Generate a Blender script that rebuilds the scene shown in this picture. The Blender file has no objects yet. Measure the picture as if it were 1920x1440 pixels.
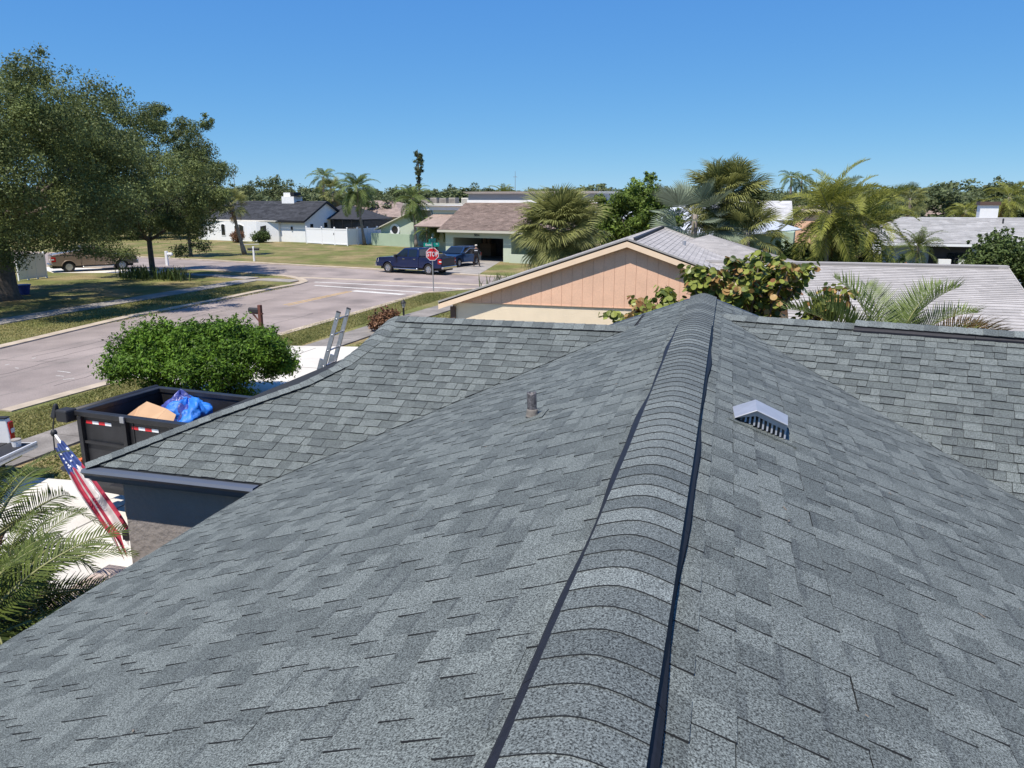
import bpy, math, random
import numpy as np
from mathutils import Vector, Matrix

random.seed(7)
RNG = np.random.default_rng(11)
S = bpy.context.scene
COL = S.collection
R = math.radians

# ------------------------------------------------------------------ camera
CAM_Z = 5.5
cd = bpy.data.cameras.new('camera')
cd.sensor_width = 36.0
cd.lens = 27.06
cd.clip_start = 0.05
cd.clip_end = 3000
cam = bpy.data.objects.new('camera', cd)
cam.location = (0, 0, CAM_Z)
cam.rotation_euler = (R(90 - 13.56), 0, R(15.45))
COL.objects.link(cam)
S.camera = cam

# ------------------------------------------------------------------ sky, sun, exposure
SUN_EL, SUN_AZ = 64.0, 201.7          # azimuth clockwise from +Y
w = bpy.data.worlds.new('World')
S.world = w
w.use_nodes = True
nt = w.node_tree
sky = nt.nodes.new('ShaderNodeTexSky')
sky.sky_type = 'NISHITA'
sky.sun_disc = False
sky.sun_elevation = R(SUN_EL)
sky.sun_rotation = R(SUN_AZ)
sky.altitude = 0
sky.air_density = 0.6
sky.dust_density = 0.0
sky.ozone_density = 10.0
bg = nt.nodes['Background']
bg.inputs[1].default_value = 0.084
sep = nt.nodes.new('ShaderNodeSeparateColor'); comb = nt.nodes.new('ShaderNodeCombineColor')     # the camera's colour response
nt.links.new(sky.outputs[0], sep.inputs[0])
for ch, (gain, gam) in enumerate(((1.08, 0.78), (2.18, 0.54), (5.35, 0.20))):
    pw = nt.nodes.new('ShaderNodeMath'); pw.operation = 'POWER'; pw.inputs[1].default_value = gam
    ml = nt.nodes.new('ShaderNodeMath'); ml.operation = 'MULTIPLY'; ml.inputs[1].default_value = gain
    nt.links.new(sep.outputs[ch], pw.inputs[0]); nt.links.new(pw.outputs[0], ml.inputs[0]); nt.links.new(ml.outputs[0], comb.inputs[ch])
nt.links.new(comb.outputs[0], bg.inputs[0])
sd = bpy.data.lights.new('sun', 'SUN')
sd.energy = 5.0
sd.angle = R(0.53)
sd.color = (1.0, 0.935, 0.835)
sun = bpy.data.objects.new('sun', sd)
az = R(SUN_AZ)
to_sun = Vector((math.sin(az) * math.cos(R(SUN_EL)), math.cos(az) * math.cos(R(SUN_EL)), math.sin(R(SUN_EL))))
sun.rotation_euler = to_sun.to_track_quat('Z', 'Y').to_euler()
sun.location = (0, -20, 40)
COL.objects.link(sun)
S.view_settings.view_transform = 'Standard'
S.view_settings.look = 'None'
S.view_settings.gamma = 1
S.view_settings.use_curve_mapping = False
S.view_settings.exposure = 0.32

# ------------------------------------------------------------------ helpers
def tag(o, label=None, cat=None, group=None, kind=None):
    if label: o['label'] = label
    if cat: o['category'] = cat
    if group: o['group'] = group
    if kind: o['kind'] = kind
    return o

def thing(name, label, cat, loc=(0, 0, 0), rz=0.0, group=None):
    o = bpy.data.objects.new(name, None)
    o.empty_display_size = 0.2
    o.location = loc
    o.rotation_euler = (0, 0, rz)
    COL.objects.link(o)
    return tag(o, label, cat, group)

def obj(name, me, parent=None, loc=None, rot=None, scale=None):
    o = bpy.data.objects.new(name, me)
    COL.objects.link(o)
    if parent is not None: o.parent = parent
    if loc is not None: o.location = loc
    if rot is not None: o.rotation_euler = rot
    if scale is not None: o.scale = scale
    return o

def children_of(o):
    return [c for c in COL.objects if c.parent is o]

def copy_tree(o, kids, loc, rz=None, scale=None, label=None):
    c = o.copy(); COL.objects.link(c); c.location = loc
    if rz is not None: c.rotation_euler = (0, 0, rz)
    if scale is not None: c.scale = scale
    if label: c['label'] = label
    for k, gk in kids:
        kc = k.copy(); COL.objects.link(kc); kc.parent = c
        for g in gk:
            gc = g.copy(); COL.objects.link(gc); gc.parent = kc
    return c

def np_mesh(name, V, Fq, mats, midx=None, tone=None, smooth=False):
    """fast mesh from arrays: V (n,3), Fq (m,k) with k = 3 or 4"""
    me = bpy.data.meshes.new(name)
    V = np.asarray(V, np.float32); Fq = np.asarray(Fq, np.int32)
    m, k = Fq.shape
    me.vertices.add(len(V)); me.vertices.foreach_set('co', V.ravel())
    me.loops.add(m * k); me.loops.foreach_set('vertex_index', Fq.ravel())
    me.polygons.add(m)
    me.polygons.foreach_set('loop_start', np.arange(0, m * k, k, dtype=np.int32))
    me.polygons.foreach_set('loop_total', np.full(m, k, np.int32))
    for mt in (mats if isinstance(mats, (list, tuple)) else [mats]): me.materials.append(mt)
    if midx is not None: me.polygons.foreach_set('material_index', np.asarray(midx, np.int32))
    if smooth: me.polygons.foreach_set('use_smooth', np.ones(m, bool))
    if tone is not None:
        a = me.attributes.new('tone', 'FLOAT', 'FACE')
        a.data.foreach_set('value', np.asarray(tone, np.float32))
    me.update(calc_edges=True)
    return me

class MB:
    """collects simple shapes into one mesh"""
    def __init__(s): s.v = []; s.f = []; s.m = []; s.t = []; s.cur = 0; s.tone = 0.5
    def add(s, vs, fs, m=None, tone=None):
        n = len(s.v); s.v += [tuple(v) for v in vs]
        for f in fs:
            s.f.append(tuple(n + i for i in f)); s.m.append(s.cur if m is None else m); s.t.append(s.tone if tone is None else tone)
    def box(s, x0, x1, y0, y1, z0, z1, m=None):
        s.add([(x0,y0,z0),(x1,y0,z0),(x1,y1,z0),(x0,y1,z0),(x0,y0,z1),(x1,y0,z1),(x1,y1,z1),(x0,y1,z1)],
              [(0,3,2,1),(4,5,6,7),(0,1,5,4),(1,2,6,5),(2,3,7,6),(3,0,4,7)], m)
    def hexa(s, p, m=None):   # 8 points: bottom ring, top ring
        s.add(p, [(0,3,2,1),(4,5,6,7),(0,1,5,4),(1,2,6,5),(2,3,7,6),(3,0,4,7)], m)
    def prism(s, poly, y0, y1, m=None, axis='y'):
        n = len(poly)
        if axis == 'y': A = [(p[0], y0, p[1]) for p in poly]; B = [(p[0], y1, p[1]) for p in poly]
        elif axis == 'x': A = [(y0, p[0], p[1]) for p in poly]; B = [(y1, p[0], p[1]) for p in poly]
        else: A = [(p[0], p[1], y0) for p in poly]; B = [(p[0], p[1], y1) for p in poly]
        s.add(A + B, [tuple(range(n))[::-1], tuple(range(n, 2 * n))] + [(i, (i + 1) % n, n + (i + 1) % n, n + i) for i in range(n)], m)
    def slab(s, pts, th, m=None):  # planar polygon given as 3D pts thickened downward along its normal
        P = [Vector(p) for p in pts]; n = (P[1] - P[0]).cross(P[2] - P[0]).normalized()
        if n.z < 0: n = -n
        Q = [p - n * th for p in P]; k = len(P)
        s.add(P + Q, [tuple(range(k)), tuple(range(k, 2 * k))[::-1]] + [(i, k + i, k + (i + 1) % k, (i + 1) % k) for i in range(k)], m)
    def tube(s, pts, rad, n=6, m=None, cap=True):
        pts = [Vector(p) for p in pts]; L = len(pts)
        rad = rad if isinstance(rad, (list, tuple)) else [rad] * L
        vs = []; prev = None
        for i, p in enumerate(pts):
            d = (pts[min(i + 1, L - 1)] - pts[max(i - 1, 0)]).normalized()
            if prev is None:
                a = d.orthogonal().normalized()
            else:
                a = (prev - d * prev.dot(d)); a = a.normalized() if a.length > 1e-6 else d.orthogonal().normalized()
            prev = a; b = d.cross(a)
            for k in range(n):
                t = 2 * math.pi * k / n
                vs.append(p + (a * math.cos(t) + b * math.sin(t)) * rad[i])
        fs = [(i * n + k, i * n + (k + 1) % n, (i + 1) * n + (k + 1) % n, (i + 1) * n + k) for i in range(L - 1) for k in range(n)]
        if cap: fs += [tuple(range(n))[::-1], tuple(range((L - 1) * n, L * n))]
        s.add(vs, fs, m)
    def lathe(s, prof, c=(0, 0, 0), n=16, m=None, axis='z', caps=True):
        vs = []
        for r_, z_ in prof:
            for k in range(n):
                t = 2 * math.pi * k / n
                if axis == 'z': vs.append((c[0] + r_ * math.cos(t), c[1] + r_ * math.sin(t), c[2] + z_))
                elif axis == 'y': vs.append((c[0] + r_ * math.cos(t), c[1] + z_, c[2] + r_ * math.sin(t)))
                else: vs.append((c[0] + z_, c[1] + r_ * math.cos(t), c[2] + r_ * math.sin(t)))
        L = len(prof)
        fs = [(i * n + k, i * n + (k + 1) % n, (i + 1) * n + (k + 1) % n, (i + 1) * n + k) for i in range(L - 1) for k in range(n)]
        if caps: fs += [tuple(range(n))[::-1], tuple(range((L - 1) * n, L * n))]
        s.add(vs, fs, m)
    def mesh(s, name, mats, smooth=False):
        me = bpy.data.meshes.new(name)
        me.from_pydata(s.v, [], s.f)
        for mt in (mats if isinstance(mats, (list, tuple)) else [mats]): me.materials.append(mt)
        me.polygons.foreach_set('material_index', np.array(s.m, np.int32))
        if smooth: me.polygons.foreach_set('use_smooth', np.ones(len(s.f), bool))
        a = me.attributes.new('tone', 'FLOAT', 'FACE'); a.data.foreach_set('value', np.array(s.t, np.float32))
        me.update(); return me
    def build(s, name, mats, parent=None, smooth=False, bevel=0, loc=None, rot=None, fix=True):
        me = s.mesh(name, mats, smooth)
        if fix:
            import bmesh
            bm = bmesh.new(); bm.from_mesh(me); bmesh.ops.recalc_face_normals(bm, faces=bm.faces); bm.to_mesh(me); bm.free()
        o = obj(name, me, parent, loc, rot)
        if bevel:
            md = o.modifiers.new('bevel', 'BEVEL'); md.width = bevel; md.segments = 2; md.limit_method = 'ANGLE'; md.angle_limit = R(35)
        return o

def box(name, x0, x1, y0, y1, z0, z1, m, parent=None, bevel=0):
    b = MB(); b.box(x0, x1, y0, y1, z0, z1); return b.build(name, m, parent, bevel=bevel, fix=False)

# ------------------------------------------------------------------ materials
def _n(nt, t, **kw):
    n = nt.nodes.new(t)
    for k, v in kw.items(): setattr(n, k, v)
    return n

def mat(name, col, rough=0.7, metal=0.0, var=0.0, vscale=3.0, fine=0.0, fscale=60.0, bump=0.0, bscale=40.0, spec=0.5,
        col2=None, c2scale=1.0, c2lo=0.45, c2hi=0.6, coat=0.0, trans=0.0, tone=0.0, objrand=0.0, transl=0.0):
    m = bpy.data.materials.new(name); m.use_nodes = True
    nt = m.node_tree; P = nt.nodes['Principled BSDF']; L = nt.links.new
    P.inputs['Roughness'].default_value = rough
    P.inputs['Metallic'].default_value = metal
    P.inputs['Specular IOR Level'].default_value = spec
    P.inputs['Coat Weight'].default_value = coat
    geo = _n(nt, 'ShaderNodeNewGeometry'); pos = geo.outputs['Position']
    c = _n(nt, 'ShaderNodeRGB'); c.outputs[0].default_value = (*col, 1); out = c.outputs[0]
    def noise(scale, detail=4.0):
        t = _n(nt, 'ShaderNodeTexNoise'); t.inputs['Scale'].default_value = scale; t.inputs['Detail'].default_value = detail
        L(pos, t.inputs['Vector']); return t.outputs['Fac']
    if col2 is not None:
        rmp = _n(nt, 'ShaderNodeMapRange'); rmp.inputs[1].default_value = c2lo; rmp.inputs[2].default_value = c2hi
        L(noise(c2scale, 5), rmp.inputs[0])
        mx = _n(nt, 'ShaderNodeMix', data_type='RGBA'); L(rmp.outputs[0], mx.inputs[0]); L(out, mx.inputs[6]); mx.inputs[7].default_value = (*col2, 1); out = mx.outputs[2]
    def mulby(fac, lo, hi, a=0.3, b=0.7):
        nonlocal out
        r_ = _n(nt, 'ShaderNodeMapRange'); r_.inputs[1].default_value = a; r_.inputs[2].default_value = b
        r_.inputs[3].default_value = lo; r_.inputs[4].default_value = hi; r_.clamp = True
        L(fac, r_.inputs[0])
        vm = _n(nt, 'ShaderNodeVectorMath', operation='SCALE'); L(out, vm.inputs[0]); L(r_.outputs[0], vm.inputs['Scale']); out = vm.outputs[0]
    if var: mulby(noise(vscale), 1 - var, 1 + var)
    if fine: mulby(noise(fscale, 2), 1 - fine, 1 + fine)
    if tone:
        at = _n(nt, 'ShaderNodeAttribute'); at.attribute_name = 'tone'; mulby(at.outputs['Fac'], 1 - tone, 1 + tone, 0, 1)
    if objrand:
        oi = _n(nt, 'ShaderNodeObjectInfo'); mulby(oi.outputs['Random'], 1 - objrand, 1 + objrand, 0, 1)
    L(out, P.inputs['Base Color'])
    if bump:
        b = _n(nt, 'ShaderNodeBump'); b.inputs['Strength'].default_value = bump; b.inputs['Distance'].default_value = 0.02
        L(noise(bscale, 3), b.inputs['Height']); L(b.outputs[0], P.inputs['Normal'])
    if transl:
        tr = _n(nt, 'ShaderNodeBsdfTranslucent'); L(out, tr.inputs['Color'])
        mx = _n(nt, 'ShaderNodeMixShader'); mx.inputs[0].default_value = transl
        L(P.outputs[0], mx.inputs[1]); L(tr.outputs[0], mx.inputs[2]); L(mx.outputs[0], nt.nodes['Material Output'].inputs['Surface'])
    return m

def leafmat(name, col, tone=0.45, transl=0.25, rough=0.5, col2=None, orand=0.0):
    """foliage: the face attribute 'tone' shifts each leaf between two greens"""
    m = bpy.data.materials.new(name); m.use_nodes = True
    nt = m.node_tree; P = nt.nodes['Principled BSDF']; L = nt.links.new
    P.inputs['Roughness'].default_value = rough; P.inputs['Specular IOR Level'].default_value = 0.18
    at = _n(nt, 'ShaderNodeAttribute'); at.attribute_name = 'tone'
    mx = _n(nt, 'ShaderNodeMix', data_type='RGBA')
    a = tuple(c * (1 - tone) for c in col); b = col2 or tuple(c * (1 + tone) for c in col)
    fac = at.outputs['Fac']
    if orand:
        oi = _n(nt, 'ShaderNodeObjectInfo'); ma = _n(nt, 'ShaderNodeMath', operation='MULTIPLY_ADD'); L(oi.outputs['Random'], ma.inputs[0]); ma.inputs[1].default_value = orand; L(at.outputs['Fac'], ma.inputs[2]); ma.use_clamp = True; fac = ma.outputs[0]
    L(fac, mx.inputs[0]); mx.inputs[6].default_value = (*a, 1); mx.inputs[7].default_value = (*b, 1)
    L(mx.outputs[2], P.inputs['Base Color'])
    tr = _n(nt, 'ShaderNodeBsdfTranslucent'); L(mx.outputs[2], tr.inputs['Color'])
    ms = _n(nt, 'ShaderNodeMixShader'); ms.inputs[0].default_value = transl
    L(P.outputs[0], ms.inputs[1]); L(tr.outputs[0], ms.inputs[2]); L(ms.outputs[0], nt.nodes['Material Output'].inputs['Surface'])
    return m

def shingle_mat(name, dark, light, speck=0.85, from_object=True, gscale=150.0):
    """mineral granules on asphalt: salt and pepper grain, one tone per tab"""
    m = bpy.data.materials.new(name); m.use_nodes = True
    nt = m.node_tree; P = nt.nodes['Principled BSDF']; L = nt.links.new
    P.inputs['Roughness'].default_value = 0.85; P.inputs['Specular IOR Level'].default_value = 0.25
    geo = _n(nt, 'ShaderNodeNewGeometry'); pos = geo.outputs['Position']
    if from_object:
        oi = _n(nt, 'ShaderNodeObjectInfo'); fac = oi.outputs['Random']
    else:
        at = _n(nt, 'ShaderNodeAttribute'); at.attribute_name = 'tone'; fac = at.outputs['Fac']
    big = _n(nt, 'ShaderNodeTexNoise'); big.inputs['Scale'].default_value = 9; big.inputs['Detail'].default_value = 3; L(pos, big.inputs['Vector'])
    ad = _n(nt, 'ShaderNodeMath', operation='MULTIPLY_ADD'); L(big.outputs['Fac'], ad.inputs[0]); ad.inputs[1].default_value = 0.45; L(fac, ad.inputs[2])
    rg = _n(nt, 'ShaderNodeMapRange'); rg.inputs[1].default_value = 0.15; rg.inputs[2].default_value = 1.30; L(ad.outputs[0], rg.inputs[0])
    mx = _n(nt, 'ShaderNodeMix', data_type='RGBA'); L(rg.outputs[0], mx.inputs[0]); mx.inputs[6].default_value = (*dark, 1); mx.inputs[7].default_value = (*light, 1)
    g = _n(nt, 'ShaderNodeTexNoise'); g.inputs['Scale'].default_value = gscale; g.inputs['Detail'].default_value = 2.5; g.inputs['Roughness'].default_value = 0.7; L(pos, g.inputs['Vector'])
    gr = _n(nt, 'ShaderNodeMapRange'); gr.inputs[1].default_value = 0.36; gr.inputs[2].default_value = 0.66; gr.inputs[3].default_value = 1 - speck; gr.inputs[4].default_value = 1 + speck * 1.25; L(g.outputs['Fac'], gr.inputs[0])
    vm = _n(nt, 'ShaderNodeVectorMath', operation='SCALE'); L(mx.outputs[2], vm.inputs[0]); L(gr.outputs[0], vm.inputs['Scale'])
    L(vm.outputs[0], P.inputs['Base Color'])
    b = _n(nt, 'ShaderNodeBump'); b.inputs['Strength'].default_value = 0.35; b.inputs['Distance'].default_value = 0.003; L(g.outputs['Fac'], b.inputs['Height']); L(b.outputs[0], P.inputs['Normal'])
    return m

M = {}
M['grass'] = mat('lawn_grass', (0.135, 0.145, 0.048), 0.95, var=0.25, vscale=0.8, fine=0.45, fscale=14, bump=0.6, bscale=25, col2=(0.24, 0.19, 0.095), c2scale=0.3, c2lo=0.42, c2hi=0.62, spec=0.1)
M['road'] = mat('old_asphalt', (0.295, 0.248, 0.226), 0.95, var=0.16, vscale=0.3, fine=0.18, fscale=35, bump=0.25, bscale=80, spec=0.2, col2=(0.215, 0.183, 0.168), c2scale=0.45, c2lo=0.46, c2hi=0.68)
M['conc'] = mat('sidewalk_concrete', (0.30, 0.275, 0.245), 0.9, var=0.2, vscale=1.2, fine=0.12, fscale=40, spec=0.2, bump=0.15)
M['conc_grey'] = mat('weathered_concrete', (0.225, 0.205, 0.185), 0.9, var=0.3, vscale=1.0, fine=0.15, fscale=30, spec=0.2, bump=0.15)
M['white_conc'] = mat('painted_concrete', (0.60, 0.565, 0.50), 0.8, var=0.14, vscale=0.7, fine=0.08, spec=0.2)
M['kerb'] = mat('kerb_concrete', (0.42, 0.35, 0.27), 0.9, var=0.2, vscale=1.5, fine=0.12, spec=0.2)
M['paint_white'] = mat('road_paint_white', (0.56, 0.54, 0.50), 0.8, var=0.16, vscale=2, fine=0.25, fscale=14, spec=0.2)
M['paint_yellow'] = mat('road_paint_yellow', (0.50, 0.33, 0.13), 0.8, var=0.2, vscale=2, fine=0.25, fscale=14, spec=0.2)
M['mulch'] = mat('mulch', (0.16, 0.11, 0.08), 0.95, var=0.4, vscale=5, fine=0.4, bump=0.6, spec=0.1)
M['shingle'] = shingle_mat('granule_shingle', (0.080, 0.091, 0.088), (0.136, 0.152, 0.144))
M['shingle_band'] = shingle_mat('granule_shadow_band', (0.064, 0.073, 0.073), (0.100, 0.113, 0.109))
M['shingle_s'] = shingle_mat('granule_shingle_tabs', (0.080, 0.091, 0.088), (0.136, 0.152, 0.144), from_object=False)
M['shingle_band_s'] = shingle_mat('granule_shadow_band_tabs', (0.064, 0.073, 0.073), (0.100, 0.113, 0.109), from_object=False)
M['asphalt_edge'] = mat('cut_asphalt_edge', (0.028, 0.030, 0.033), 0.9, spec=0.2)
M['ridge_black'] = mat('black_plastic_vent', (0.014, 0.015, 0.022), 0.6, var=0.2, vscale=30, spec=0.25)
M['drip'] = mat('dark_grey_gutter', (0.085, 0.10, 0.13), 0.45, var=0.05)
M['garage_stucco'] = mat('grey_stucco', (0.28, 0.25, 0.235), 0.9, var=0.05, bump=0.9, bscale=13, fine=0.05)
M['pink_conc'] = mat('pink_planter_cap', (0.44, 0.36, 0.32), 0.85, var=0.10, vscale=6, fine=0.08)
M['galv'] = mat('galvanized_steel', (0.40, 0.41, 0.44), 0.45, metal=0.4, var=0.10, vscale=9)
M['alu'] = mat('ladder_aluminium', (0.55, 0.53, 0.53), 0.42, metal=1.0, var=0.15, vscale=20)
M['lead'] = mat('grimy_vent_pipe', (0.105, 0.10, 0.105), 0.6, metal=0.2, var=0.5, vscale=30, fine=0.5, fscale=90)
M['black_steel'] = mat('black_painted_steel', (0.017, 0.017, 0.019), 0.5, var=0.3, vscale=4, fine=0.2, coat=0.1)
M['rust'] = mat('rusty_bed_floor', (0.06, 0.042, 0.032), 0.85, var=0.4, vscale=3)
M['rubber'] = mat('tyre_rubber', (0.02, 0.02, 0.021), 0.85)
M['rim'] = mat('alloy_wheel', (0.62, 0.62, 0.64), 0.3, metal=0.9)
M['chrome'] = mat('chrome_trim', (0.75, 0.75, 0.77), 0.15, metal=1.0)
M['glass_dark'] = mat('tinted_glass', (0.012, 0.016, 0.02), 0.06, spec=0.8)
M['blue_paint'] = mat('blue_car_paint', (0.007, 0.017, 0.075), 0.3, coat=0.6, metal=0.2)
M['blue_paint2'] = mat('blue_suv_paint', (0.016, 0.042, 0.105), 0.3, coat=0.6, metal=0.2)
M['tan_paint'] = mat('tan_car_paint', (0.27, 0.20, 0.15), 0.35, coat=0.5, metal=0.2)
M['white_paint'] = mat('white_car_paint', (0.72, 0.72, 0.72), 0.35, coat=0.5)
M['black_plastic'] = mat('black_plastic', (0.02, 0.02, 0.022), 0.6)
M['red_lens'] = mat('red_lamp_lens', (0.42, 0.015, 0.015), 0.2)
M['clear_lens'] = mat('clear_lamp_lens', (0.72, 0.72, 0.72), 0.15)
M['orange_lens'] = mat('orange_lamp_lens', (0.75, 0.18, 0.05), 0.3)
M['sign_red'] = mat('sign_red', (0.62, 0.02, 0.03), 0.45)
M['sign_white'] = mat('sign_white', (0.80, 0.80, 0.80), 0.45)
M['sign_green'] = mat('sign_green', (0.0, 0.26, 0.20), 0.4)
M['steel_post'] = mat('steel_sign_post', (0.42, 0.42, 0.43), 0.5, metal=0.6)
M['peach'] = mat('peach_siding_paint', (0.80, 0.50, 0.345), 0.75, var=0.06, vscale=2, fine=0.06, fscale=25)
M['peach_light'] = mat('peach_trim_paint', (0.86, 0.65, 0.46), 0.7, var=0.04)
M['cream'] = mat('cream_stucco', (0.84, 0.70, 0.52), 0.85, var=0.04, bump=0.3, bscale=30)
M['brown_trim'] = mat('brown_trim', (0.10, 0.06, 0.045), 0.7)
M['roof_grey'] = mat('weathered_grey_shingles', (0.37, 0.35, 0.335), 0.9, var=0.12, vscale=1.2, fine=0.2, fscale=70, tone=0.12, spec=0.2)
M['roof_edge'] = mat('shingle_edge_grey', (0.24, 0.225, 0.215), 0.9)
M['white_wall'] = mat('white_stucco', (0.78, 0.78, 0.77), 0.85, var=0.03, bump=0.2)
M['white_vinyl'] = mat('white_vinyl', (0.82, 0.82, 0.83), 0.45)
M['roof_black'] = mat('charcoal_shingles', (0.042, 0.044, 0.05), 0.9, var=0.2, vscale=2, tone=0.3, spec=0.2)
M['black_trim'] = mat('black_trim', (0.012, 0.012, 0.014), 0.6)
M['green_stucco'] = mat('pale_green_stucco', (0.50, 0.56, 0.44), 0.85, var=0.04, vscale=1)
M['green_wall'] = mat('sage_green_wall', (0.36, 0.45, 0.33), 0.85, var=0.05, vscale=1)
M['grey_siding'] = mat('grey_siding', (0.36, 0.36, 0.37), 0.8)
M['roof_brown'] = mat('pinkish_brown_shingles', (0.285, 0.22, 0.19), 0.9, var=0.16, vscale=1.2, fine=0.2, fscale=16, tone=0.22, spec=0.2)
M['roof_pink'] = mat('faded_pink_shingles', (0.36, 0.285, 0.24), 0.9, var=0.12, vscale=1.5, tone=0.15, spec=0.2)
M['roof_metal'] = mat('white_metal_roof', (0.55, 0.58, 0.62), 0.45, var=0.04)
M['roof_white'] = mat('white_shingles', (0.47, 0.465, 0.46), 0.85, var=0.10, vscale=2, tone=0.12, spec=0.2)
M['blue_wall'] = mat('pale_blue_stucco', (0.30, 0.37, 0.46), 0.85, var=0.04)
M['beige'] = mat('beige_trim', (0.55, 0.52, 0.44), 0.8)
M['garage_dark'] = mat('garage_interior', (0.06, 0.06, 0.065), 0.9, var=0.3)
M['flag_red'] = mat('flag_red', (0.42, 0.035, 0.07), 0.85, var=0.18, vscale=14, transl=0.25)
M['flag_white'] = mat('flag_white', (0.62, 0.57, 0.55), 0.85, var=0.14, vscale=9, transl=0.25)
M['flag_blue'] = mat('flag_blue', (0.05, 0.085, 0.26), 0.8, var=0.12, vscale=14, transl=0.2)
M['cardboard'] = mat('cardboard', (0.52, 0.33, 0.19), 0.85, var=0.08)
M['tarp'] = mat('blue_tarp', (0.02, 0.17, 0.62), 0.55, var=0.25, vscale=6, bump=1.0, bscale=11)
M['bag_blue'] = mat('blue_rubbish_bag', (0.06, 0.075, 0.30), 0.35, var=0.35, vscale=7, spec=0.6, bump=1.0, bscale=16)
M['red_wood'] = mat('red_brown_post', (0.13, 0.045, 0.03), 0.7, var=0.2, vscale=10)
M['lantern'] = mat('frosted_lantern_glass', (0.55, 0.52, 0.46), 0.3)
M['bark'] = mat('oak_bark', (0.13, 0.105, 0.085), 0.95, var=0.3, vscale=6, bump=0.8, bscale=14)
M['bark_pale'] = mat('palm_bark', (0.23, 0.195, 0.165), 0.95, var=0.3, vscale=8, bump=0.8, bscale=12)
M['boot'] = mat('palm_boot_stubs', (0.17, 0.105, 0.075), 0.95, var=0.3, vscale=10)
M['skin'] = mat('skin', (0.36, 0.2, 0.14), 0.6)
M['cloth_black'] = mat('black_cloth', (0.016, 0.016, 0.02), 0.9)
M['cloth_brown'] = mat('dark_trousers', (0.022, 0.014, 0.012), 0.9)
M['cloth_pale'] = mat('pale_cap_cloth', (0.60, 0.56, 0.48), 0.9)
M['blue_plastic'] = mat('blue_plastic', (0.03, 0.05, 0.22), 0.5)
M['wood'] = mat('weathered_wood', (0.26, 0.17, 0.11), 0.85, var=0.3, vscale=8)
M['oak'] = leafmat('oak_leaves', (0.145, 0.178, 0.062), 0.55, 0.3)
M['treeleaf'] = leafmat('distant_tree_leaves', (0.145, 0.175, 0.078), 0.5, 0.3)
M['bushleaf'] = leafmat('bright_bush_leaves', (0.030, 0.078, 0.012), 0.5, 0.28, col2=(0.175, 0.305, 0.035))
M['roundleaf'] = leafmat('glossy_tree_leaves', (0.095, 0.15, 0.030), 0.5, 0.25, col2=(0.20, 0.28, 0.05))
M['hedge'] = leafmat('dark_shrub_leaves', (0.085, 0.120, 0.038), 0.55, 0.28)
M['fan'] = leafmat('fan_palm_leaf', (0.105, 0.135, 0.048), 0.5, 0.3, col2=(0.30, 0.31, 0.105), orand=0.3)
M['fan_dry'] = leafmat('dry_palm_leaf', (0.36, 0.27, 0.14), 0.4, 0.25)
M['fan_silver'] = leafmat('silver_palm_leaf', (0.185, 0.225, 0.155), 0.5, 0.15)
M['feather'] = leafmat('feather_palm_leaf', (0.085, 0.135, 0.040), 0.45, 0.3, col2=(0.21, 0.27, 0.08), orand=0.25)
M['feather_yel'] = leafmat('yellow_green_palm_leaf', (0.10, 0.145, 0.028), 0.5, 0.3, col2=(0.30, 0.31, 0.065), orand=0.3)
M['feather_dry'] = leafmat('browned_palm_leaf', (0.20, 0.13, 0.05), 0.45, 0.25)
M['rachis'] = mat('palm_rachis', (0.22, 0.22, 0.08), 0.6)
M['grape_green'] = leafmat('sea_grape_green', (0.070, 0.125, 0.035), 0.5, 0.28, col2=(0.31, 0.345, 0.075), rough=0.35, orand=0.65)
M['grape_red'] = leafmat('sea_grape_rust', (0.36, 0.15, 0.07), 0.4, 0.3, col2=(0.52, 0.36, 0.14), rough=0.4, orand=0.5)
M['croton'] = leafmat('croton_leaves', (0.30, 0.08, 0.03), 0.6, 0.2, col2=(0.42, 0.26, 0.03))
M['dryplant'] = leafmat('red_brown_plant', (0.22, 0.12, 0.07), 0.5, 0.2)
M['blade'] = leafmat('grass_blades', (0.19, 0.22, 0.062), 0.3, 0.35, col2=(0.38, 0.34, 0.14))

M['pygmy_leaf'] = leafmat('date_palm_leaf', (0.040, 0.065, 0.018), 0.5, 0.28, col2=(0.14, 0.18, 0.04), orand=0.25)
M['shingle_cap'] = shingle_mat('granule_ridge_cap', (0.076, 0.087, 0.086), (0.160, 0.178, 0.170))

M['litter'] = mat('dry_leaf_bits', (0.17, 0.14, 0.11), 0.95, var=0.3, vscale=9)

# ------------------------------------------------------------------ ground, roads, paths
def sheet(name, pts, z, m, kind='structure', parent=None):
    me = bpy.data.meshes.new(name)
    me.from_pydata([(p[0], p[1], z) for p in pts], [], [tuple(range(len(pts)))])
    me.materials.append(m); me.update()
    if me.polygons[0].normal.z < 0: me.flip_normals()
    o = obj(name, me, parent)
    if kind: o['kind'] = kind
    return o

def band(name, line, wd, z0, z1, m, kind='structure', parent=None):
    """strip of width wd along a polyline (offset to its left), with thickness"""
    P = [Vector((p[0], p[1], 0)) for p in line]; Q = []
    for i, p in enumerate(P):
        d = (P[min(i + 1, len(P) - 1)] - P[max(i - 1, 0)]).normalized()
        Q.append(p + Vector((-d.y, d.x, 0)) * wd)
    b = MB()
    for i in range(len(P) - 1):
        A, B, C_, D = P[i], P[i + 1], Q[i + 1], Q[i]
        b.hexa([(A.x,A.y,z0),(B.x,B.y,z0),(C_.x,C_.y,z0),(D.x,D.y,z0),(A.x,A.y,z1),(B.x,B.y,z1),(C_.x,C_.y,z1),(D.x,D.y,z1)])
    o = b.build(name, m, parent)
    if kind: o['kind'] = kind
    return o

sheet('ground', [(-900, -200), (900, -200), (900, 1500), (-900, 1500)], 0.0, M['grass'])

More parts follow.
